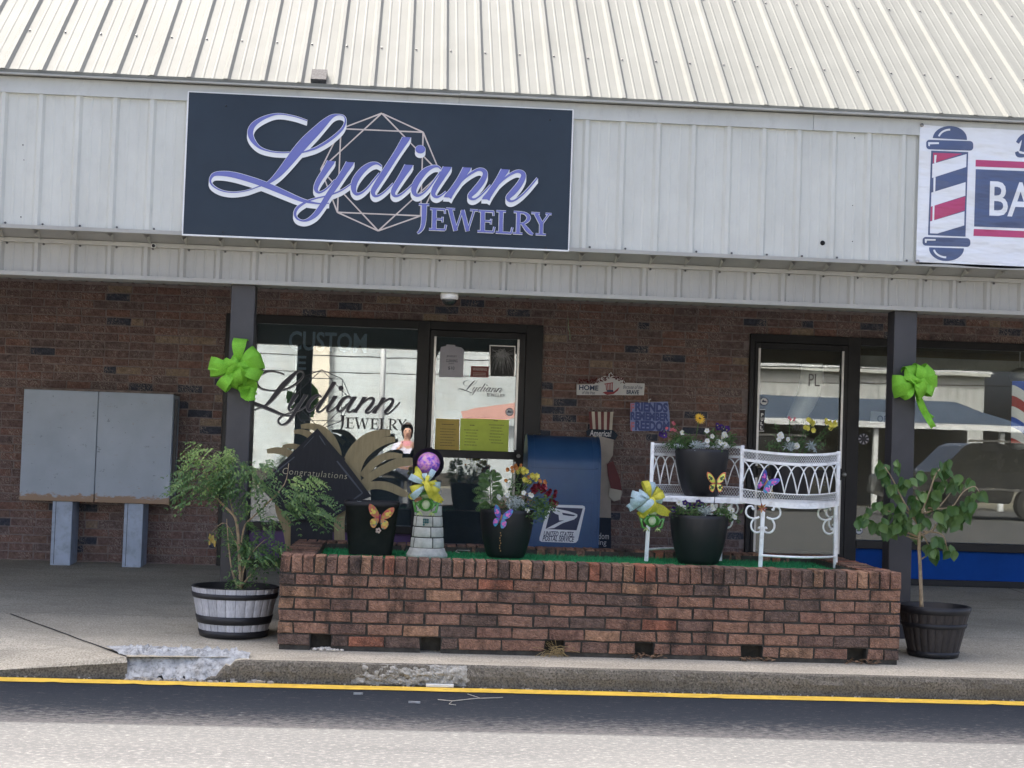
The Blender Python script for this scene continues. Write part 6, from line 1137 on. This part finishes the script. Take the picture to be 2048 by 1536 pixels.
frog(852,1003,LY-.11,1.0,'green painted frog ornament on the lighthouse with a small rust plate',True); frog(1304,1036,9.97,.95,'green painted frog ornament hanging under the bow at the bench leg',False)
def wingmat(name,stops,sc=30):
    m,nt,P,N,L=nodes(name); tc=N.new('ShaderNodeTexCoord'); n=noise_n(N,L,tc.outputs['Object'],sc,2,.5); r=ramp(N,stops); L(n.outputs[0],r.inputs[0]); L(r.outputs[0],P.inputs['Base Color']); P.inputs['Roughness'].default_value=.3; P.inputs['Coat Weight'].default_value=.4; return m
UPW=[(0,0),(.18,.42),(.55,.85),(.95,1.0),(1.02,.72),(.86,.30),(.55,.02),(.2,-.08)]; LOW=[(0,-.04),(.32,-.06),(.66,-.18),(.74,-.48),(.55,-.78),(.30,-.82),(.14,-.5)]
def butterfly(px,py,Y,s,rot,label,mu,ml_,mb_,spots,stake=None,foot=None,lean=.35,sq=(1,1),rimm=None):
    c=at(px,py,Y); k=s*Y/F_PX; t_=thing('butterfly_ornament',tuple(c),label,'butterfly ornament','painted metal butterflies')
    def T(x,z,y=0): 
        X,Z=x*k*(sq[0] if x>0 else sq[1]),z*k; return (c.x+X*math.cos(rot)-Z*math.sin(rot), c.y+y*k, c.z+X*math.sin(rot)+Z*math.cos(rot))
    for s_ in (-1,1):
        for nm,out,m in (('upper_wing',UPW,mu),('lower_wing',LOW,ml_)):
            sm=spline([*out,out[0]],3)[:-1]; mb=MB(); n=len(sm)
            fr0=[T(x*s_,z,-lean*abs(x)) for x,z in sm]; bk=[T(x*s_,z,-lean*abs(x)+.05) for x,z in sm]; mb.add(fr0+bk,[tuple(range(n)) if s_>0 else tuple(range(n-1,-1,-1)),tuple(range(2*n-1,n-1,-1)) if s_>0 else tuple(range(n,2*n))]+[(i,i+n,(i+1)%n+n,(i+1)%n) for i in range(n)]); w_=mb.build(nm,rimm or m,t_)
            cx_=sum(x for x,z in sm)/n; cz_=sum(z for x,z in sm)/n
            if rimm:
                q=[T((cx_+(x-cx_)*.78)*s_,cz_+(z-cz_)*.78,-lean*abs(cx_+(x-cx_)*.78)-.03) for x,z in sm]; MB().add(q,[tuple(range(n)) if s_>0 else tuple(range(n-1,-1,-1))]).build('wing_field',m,t_)
            for dx,dz,r in ((.0,.0,.16),(.18,.16,.10),(.22,-.12,.08)):
                q=[T((cx_+dx+r*math.cos(a*.785))*s_,cz_+dz+r*math.sin(a*.785),-lean*abs(cx_+dx)-.055-.035) for a in range(8)]; MB().add(q,[tuple(range(8)) if s_>0 else tuple(range(7,-1,-1))]).build('spot',spots,t_)
    MB().tube([T(0,.30,-.06),T(0,.18,-.10),T(0,-.05,-.10),T(0,-.42,-.06)],[.05*k,.08*k,.07*k,.03*k],8).build('body',mb_,t_)
    an=MB()
    for s_ in (-1,1): an.tube([T(.02*s_,.28,-.06),T(.12*s_,.48,-.1),T(.22*s_,.56,-.1)],.012*k,4)
    an.build('antennae',M_BLACK,t_)
    if stake: MB().tube([T(0,-.3,.03),tuple(at(*stake,Y+.02))],.0028,5).build('stake',M_BLACK,t_)
    if foot: foot(t_,c,k)
    return t_
WR=wingmat('wing_red',[(.35,(.45,.04,.07)),(.5,(.50,.12,.06)),(.65,(.32,.25,.03))],60); WO=wingmat('wing_orange',[(.35,(.06,.20,.16)),(.5,(.55,.20,.06)),(.65,(.60,.30,.08))],60); WP=wingmat('wing_purple',[(.35,(.20,.03,.36)),(.5,(.05,.10,.42)),(.65,(.02,.30,.36))],50); WT=wingmat('wing_teal',[(.35,(.02,.28,.36)),(.5,(.05,.16,.42)),(.65,(.48,.08,.40))],50); WL=wingmat('wing_lime',[(.4,(.52,.62,.06)),(.6,(.66,.70,.12))],40); WG=mat('wing_rim_orange',(.60,.16,.06),.4,.2,40); WPK=mat('spot_pink',(.62,.12,.42),.35); WYL=mat('spot_gold',(.55,.42,.06),.35); WBK=mat('spot_dark',(.05,.08,.02),.4); WBD=mat('body_plum',(.16,.02,.08),.4); WBO=mat('body_bronze',(.40,.20,.06),.35); M_FLW=mat('small_bloom',(.50,.36,.30),.5)
def bloom(t_,c,k):
    for q in range(5): ell((c.x-.10*k+.14*k*math.cos(q*1.26),c.y-.1*k,c.z-1.0*k+.14*k*math.sin(q*1.26)),(.10*k,.05*k,.10*k),8).build('bloom_petal',M_FLW,t_)
sqY=POTS['S'][1]-POTS['S'][3]-.03
butterfly(760,1036,sqY,25,-.12,'red and orange butterfly ornament on the square black pot',WR,WO,WBD,WYL,foot=bloom)
AY=POTS['A'][1]-POTS['A'][3]-.02
def beads(t_,c,k):
    for q in range(8): ell((c.x+.05*k*math.sin(q*2),c.y,c.z-(1.3+q*.22)*k),(.04*k,.04*k,.08*k),6).build('bead',WBO,t_)
butterfly(1002,1036,AY,23,-.25,'violet and teal butterfly with a string of beads on the mailbox pot',WP,WT,WBO,WPK,foot=beads,sq=(.8,.8))
butterfly(1432,966,9.86,22,.02,'yellow green butterfly with orange rims on a stake between the pots',WL,WL,WBK,WBK,stake=(1428,1010),rimm=WG,sq=(.86,.86),lean=.15)
BY=9.84
def leafy(t_,c,k):
    q=at(1524,1016,BY)
    for i in range(7): a=i*.9; mb=MB(); mb.leaf(q,Vector((math.cos(a),-.3,math.sin(a))),Vector((0,-1,0)),.035,.013); mb.build('bronze_petal',WBO if i%2 else mat('petal_rust',(.25,.06,.03),.4),t_)
    MB().tube([tuple(c),tuple(at(1520,990,BY)),tuple(q)],.002,5).build('wire',M_BLACK,t_)
butterfly(1531,966,BY,22,-.55,'violet and blue butterfly clipped to the front lattice of the bench',WP,WT,WBO,WPK,foot=leafy,sq=(.9,.8))
# ================================================================ across the street (seen in the glass)
M_BLOCKW=mat('white_block',(.44,.49,.50),.8,.2,.9,dirt=(.45,.44,.40),dirt_amt=.4); M_CORR=mat('pale_corrugated',(.46,.48,.48),.5,.1,.8,dirt=(.4,.4,.38),dirt_amt=.4); M_SALM=mat('salmon_roof',(.36,.19,.155),.75,.12,2); M_SLATE=mat('slate_blue_roof',(.06,.085,.125),.6,.1,1)
WY=-20.0; wh=thing('block_warehouse',(-4,WY,-.15),'long white painted block warehouse across the street','building')
MB().box(-22,6.2,WY-9,WY-.012,-.15,6.6).build('wall',mat('pale_mortar',(.36,.37,.36),.9,.1,2),wh)
cbm=MB(); z=-.13; r=0
while z<6.5:
    x=-12.0-(r%2)*.2
    while x<6.0: cbm.box(x,x+.392,WY-.05,WY,z,z+.194); x+=.4
    z+=.2; r+=1
cbm.build('blockwork',M_BLOCKW,wh,kind='stuff')
MB().box(-22.1,6.3,WY-9.1,WY+.08,6.6,6.8).build('roof',M_SLATE,wh); MB().box(-12,6.2,WY,WY+.09,-.15,.35).build('plinth',M_PMORT,wh)
for x in (-3.05,): MB().box(x,x+.75,WY+.0,WY+.35,-.15,6.55).build('pilaster',mat('cream_pier',(.62,.58,.48),.8,.1,2),wh)
mw=thing('metal_warehouse',(14,-26,-.15),'pale corrugated metal warehouse with low eaves across the street','building'); cw_=MB(); n=160; vs=[]
for i in range(n+1):
    x=7.5+12*i/n; y=-26+(.02 if (i//2)%2 else 0); vs += [(x,y,-.15),(x,y,4.25)]
cw_.add(vs,[(2*i,2*i+2,2*i+3,2*i+1) for i in range(n)]); cw_.build('corrugated_wall',M_CORR,mw); MB().box(7.5,19.5,-36,-26.1,-.15,4.2).build('shed',M_CORR,mw); MB().add([(7.3,-25.7,4.2),(19.7,-25.7,4.2),(19.7,-31,5.9),(7.3,-31,5.9),(19.7,-36.3,4.2),(7.3,-36.3,4.2)],[(0,1,2,3),(3,2,4,5)]).build('roof',M_CORR,mw); MB().box(7.4,19.6,-25.9,-25.7,4.1,4.2).build('gutter',M_TRIM,mw)
cp=thing('low_canopy',(12.5,-18,-.15),'low open canopy with slate blue roof and white posts across the street','canopy'); MB().add([(8.6,-16.6,2.25),(17.2,-16.6,2.25),(16.4,-20,3.0),(9.4,-20,3.0)],[(0,1,2,3)]).build('roof',M_SLATE,cp); MB().box(8.6,17.2,-16.66,-16.58,2.08,2.25).build('fascia',M_WHITE,cp)
for x in (9.4,13.0,16.6): MB().box(x,x+.12,-16.9,-16.75,-.15,2.1).build('post',M_WHITE,cp)
MB().box(9.2,16.8,-20.2,-20,-.15,2.9).build('back_wall',mat('canopy_back',(.07,.07,.07),.8),cp); MB().box(11.2,12.6,-19.98,-19.9,.9,1.8).build('window',M_BASE,cp)
sr=thing('salmon_shed',(4.4,-15.5,-.15),'small shed with a sloping salmon pink roof across the street','shed'); MB().box(2.2,6.8,-18.6,-15.6,-.15,1.75).build('wall',M_BLOCKW,sr); MB().add([(1.5,-15.2,1.75),(7.1,-15.2,2.75),(7.1,-18.8,3.5),(1.5,-18.8,2.2)],[(0,1,2,3)]).build('roof',M_SALM,sr)
po=thing('utility_pole',(-.62,-12,-.15),'tall white painted pole standing across the lot','pole'); MB().tube([(-.62,-12,-.15),(-.62,-12,8.6)],[.075,.06],12).build('pole',M_WHITE,po); MB().bar((-1.5,-12,8.1),(.3,-12,8.1),.09,.09).build('cross_arm',M_WHITE,po)
po=thing('utility_pole',(17.4,-15.2,-.15),'tall grey wooden utility pole beside the canopy','pole'); MB().tube([(17.4,-15.2,-.15),(17.4,-15.2,7.6)],[.13,.10],12).build('pole',mat('pole_wood',(.20,.17,.13),.9,.3,4),po); MB().bar((16.5,-15.2,7.1),(18.3,-15.2,7.1),.1,.1).build('cross_arm',M_BARKD,po)
for k,(z0_,z1_,y_) in enumerate(((3.15,3.35,-15.3),(3.6,3.75,-15.1),(4.0,4.1,-15.3),(5.3,5.35,-15.2),(6.9,6.9,-15.4))):
    pts=[(-24+42*i/20,y_,z0_+(z1_-z0_)*i/20-.25*math.sin(math.pi*i/20)) for i in range(21)]; MB().tube(pts,.015,5,cap=False).build('power_line',M_BLACK,None,('lowest','second','third','fourth','topmost')[k]+' of the power lines strung along the far side of the street','cable','power lines',at0=pts[0])
M_CARB=mat('car_black',(.022,.023,.024),.22,.1,2,coat=.6); M_TYRE=mat('tyre',(.02,.02,.02),.85); M_RIMW=mat('wheel_tan',(.17,.155,.125),.5,.1,9); M_CGL=mat('car_glass',(.02,.022,.022),.05,spec=.8); M_CHR=mat('chrome',(.5,.5,.5),.2,metal=1)
def suv(x,y,label,L_=4.6):
    z=-.15; t_=thing('parked_car',(x,y,z),label,'car'); prof=[(0,.55),(.05,.95),(.35,1.05),(1.15,1.12),(1.75,1.72),(1.95,1.80),(4.2,1.80),(4.5,1.70),(4.6,1.1),(4.6,.5),(3.95,.42),(3.8,.75),(3.4,.85),(3.0,.75),(2.86,.42),(1.42,.42),(1.26,.75),(.85,.85),(.46,.75),(.32,.45)]
    bevel(MB().prism([(x+a,z+b) for a,b in prof],y-1.8,y).build('body',M_CARB,t_),.04,3)
    for o in ([(1.42,1.15),(1.86,1.64),(2.55,1.64),(2.55,1.15)],[(2.65,1.15),(2.65,1.64),(3.4,1.64),(3.4,1.15)],[(3.5,1.15),(3.5,1.64),(4.25,1.62),(4.35,1.15)]): MB().prism([(x+a,z+b) for a,b in o],y,y+.006).build('window',M_CGL,t_)
    for cx_ in (.86,3.42):
        w_=MB(); w_.tube([(x+cx_,y-.20,z+.40),(x+cx_,y+.04,z+.40)],.40,28,smooth=False); w_=w_.build('wheel',M_TYRE,t_); MB().tube([(x+cx_,y+.0,z+.40),(x+cx_,y+.05,z+.40)],.26,24,smooth=False).build('rim',M_RIMW,w_)
        for q in range(6): MB().tube([(x+cx_+.09*math.cos(q*1.05),y+.05,z+.4+.09*math.sin(q*1.05)),(x+cx_+.09*math.cos(q*1.05),y+.065,z+.4+.09*math.sin(q*1.05))],.022,8).build('lug_nut',M_CHR,w_)
    MB().box(x+1.9,x+4.1,y-.15,y-.10,z+1.83,z+1.88).build('roof_rail',M_CHR,t_); MB().box(x+.02,x+4.58,y+.001,y+.02,z+.70,z+.76).build('side_trim',M_CHR,t_); MB().box(x+1.3,x+1.45,y,y+.2,z+1.12,z+1.28).build('mirror',M_CARB,t_); return t_
suv(11.2,-9.4,'black off road car parked across the lot, mirrored in the barber window'); suv(5.6,-11.2,'black off road car parked beside another, mirrored in the barber door')
def far_tree(x,y,h,w_,lab,seed):
    g_=random.Random(seed); t_=thing('tree',(x,y,-.15),lab,'tree'); MB().tube([(x,y,-.15),(x+.1,y,h*.5),(x,y,h*.9)],[.22,.14,.04],9).build('trunk',M_BARKD,t_); mb=MB()
    for i in range(1500):
        u=g_.random()**.7; zz=h*(.22+.78*u); rr=w_*(1-u)**.7*math.sqrt(g_.random())+.1; a=g_.uniform(0,6.28); mb.leaf(Vector((x+rr*math.cos(a),y+rr*math.sin(a),zz)),Vector((g_.uniform(-1,1),g_.uniform(-1,1),g_.uniform(-.8,.3))),Vector((0,0,1)),.42,.22)
    mb.build('crown',M_LF1,t_,kind='stuff')
far_tree(23.5,-24,7.5,2.6,'dark green tree beyond the pale metal warehouse',1); far_tree(27.5,-27,9,3.2,'taller tree at the right beyond the metal warehouse',2); far_tree(6.8,-33,9.5,3,'tree rising between the two warehouses',3)
# ================================================================ photographer standing behind the lens
M_SKIN=mat('skin',(.48,.28,.20),.55,.06,8); M_SHIRT=mat('lavender_shirt',(.50,.50,.60),.8,.08,6); M_TROU=mat('dark_trousers',(.03,.035,.05),.85,.1,6); M_HAIR=mat('dark_hair',(.035,.022,.016),.6,.2,30); M_PHONE=mat('pink_phone',(.62,.26,.30),.35,.05,6)
def skin(name,verts,edges,rad,m,par,sub=2):
    o0=origin(par); me=bpy.data.meshes.new(name); me.from_pydata([tuple(Vector(v)-o0) for v in verts],edges,[]); me.materials.append(m); o=bpy.data.objects.new(name,me); put(o,par); mo=o.modifiers.new('skin','SKIN'); mo.use_smooth_shade=True
    for v,r in zip(me.skin_vertices[0].data,rad): v.radius=(r,r) if not isinstance(r,tuple) else r
    me.skin_vertices[0].data[0].use_root=True; s_=o.modifiers.new('sub','SUBSURF'); s_.levels=sub; s_.render_levels=sub; return o
gx,gy,gz=.02,-.52,ROAD_Z; per=thing('person',(gx,gy,gz),'person in a lavender shirt holding up a pink phone, mirrored in the shop window','person')
Vp=lambda x,y,z: (gx+x,gy+y,gz+z)
bv=[Vp(0,0,.86),Vp(0,0,1.08),Vp(0,.02,1.28),Vp(0,.03,1.36),Vp(0,.05,1.42),Vp(0,.06,1.50),Vp(0,.06,1.60),Vp(.10,0,.82),Vp(.11,.02,.46),Vp(.11,-.02,.08),Vp(.11,.10,.035),Vp(-.10,0,.82),Vp(-.11,.02,.46),Vp(-.11,-.02,.08),Vp(-.11,.10,.035),Vp(.17,.01,1.29),Vp(.25,.08,1.06),Vp(.10,.36,1.26),Vp(-.17,.01,1.29),Vp(-.27,.08,1.06),Vp(-.12,.36,1.26)]
be=[(0,1),(1,2),(2,3),(3,4),(4,5),(5,6),(0,7),(7,8),(8,9),(9,10),(0,11),(11,12),(12,13),(13,14),(2,15),(15,16),(16,17),(2,18),(18,19),(19,20)]
skin('body',bv,be,[.12,.11,.12,.06,.055,.085,.07,.085,.06,.042,.038,.085,.06,.042,.038,.055,.04,.028,.055,.04,.028],M_SKIN,per)
skin('shirt',[Vp(0,0,.84),Vp(0,0,1.08),Vp(0,.02,1.30),Vp(.175,.01,1.29),Vp(.25,.07,1.08),Vp(.20,.18,1.14),Vp(-.175,.01,1.29),Vp(-.27,.07,1.08),Vp(-.22,.18,1.14)],[(0,1),(1,2),(2,3),(3,4),(4,5),(2,6),(6,7),(7,8)],[(.155,.12),(.145,.12),(.14,.11),.075,.06,.055,.075,.06,.055],M_SHIRT,per)
skin('trousers',[Vp(0,0,.86),Vp(.10,0,.80),Vp(.11,.02,.46),Vp(.11,-.02,.10),Vp(-.10,0,.80),Vp(-.11,.02,.46),Vp(-.11,-.02,.10)],[(0,1),(1,2),(2,3),(0,4),(4,5),(5,6)],[.135,.105,.08,.065,.105,.08,.065],M_TROU,per)
hr_=MB(); hc=Vp(0,.045,1.545)
for i in range(7):
    pass
hm_=ell((hc[0],hc[1]-.02,hc[2]-.01),(.105,.10,.165),18); hr_.add(hm_.v,[f for f in hm_.f if sum(hm_.v[i].y for i in f)/4<hc[1]+.02 or sum(hm_.v[i].z for i in f)/4>hc[2]+.095],0,True); hr_.build('hair',M_HAIR,per)
for s_ in (-1,1): ell(Vp(.032*s_,.135,1.545),(.012,.008,.008),8).build('eye',M_BLACK,per)
ell(Vp(0,.148,1.515),(.013,.018,.022),8).build('nose',M_SKIN,per); ell(Vp(0,.138,1.478),(.024,.008,.007),8).build('mouth',mat('lips',(.35,.12,.10),.5),per)
for s_ in (-1,1):
    ell(Vp(.10*s_,.36,1.285),(.024,.03,.045),10).build('palm',M_SKIN,per)
    for q in range(4): MB().tube([Vp(.10*s_,.365,1.26+.018*q),Vp(.088*s_,.40,1.262+.018*q),Vp((.052+.006*(q%2))*s_,.412,1.265+.018*q)],[.0088,.008,.0065],7).build('finger',M_SKIN,per)
    MB().tube([Vp(.105*s_,.35,1.30),Vp(.085*s_,.365,1.345),Vp(.06*s_,.37,1.352)],[.010,.009,.007],7).build('thumb',M_SKIN,per)
ph=thing('phone',Vp(-.02,.385,1.25),'pink phone held sideways in both hands, mirrored in the shop window','phone'); bevel(MB().box(gx-.095,gx+.075,-.145,-.135,HC-.045,HC+.035).build('case',M_PHONE,ph),.004); MB().tube([(gx-.075,-.1345,HC+.018),(gx-.075,-.132,HC+.018)],.011,12).build('lens',M_BLACK,ph)
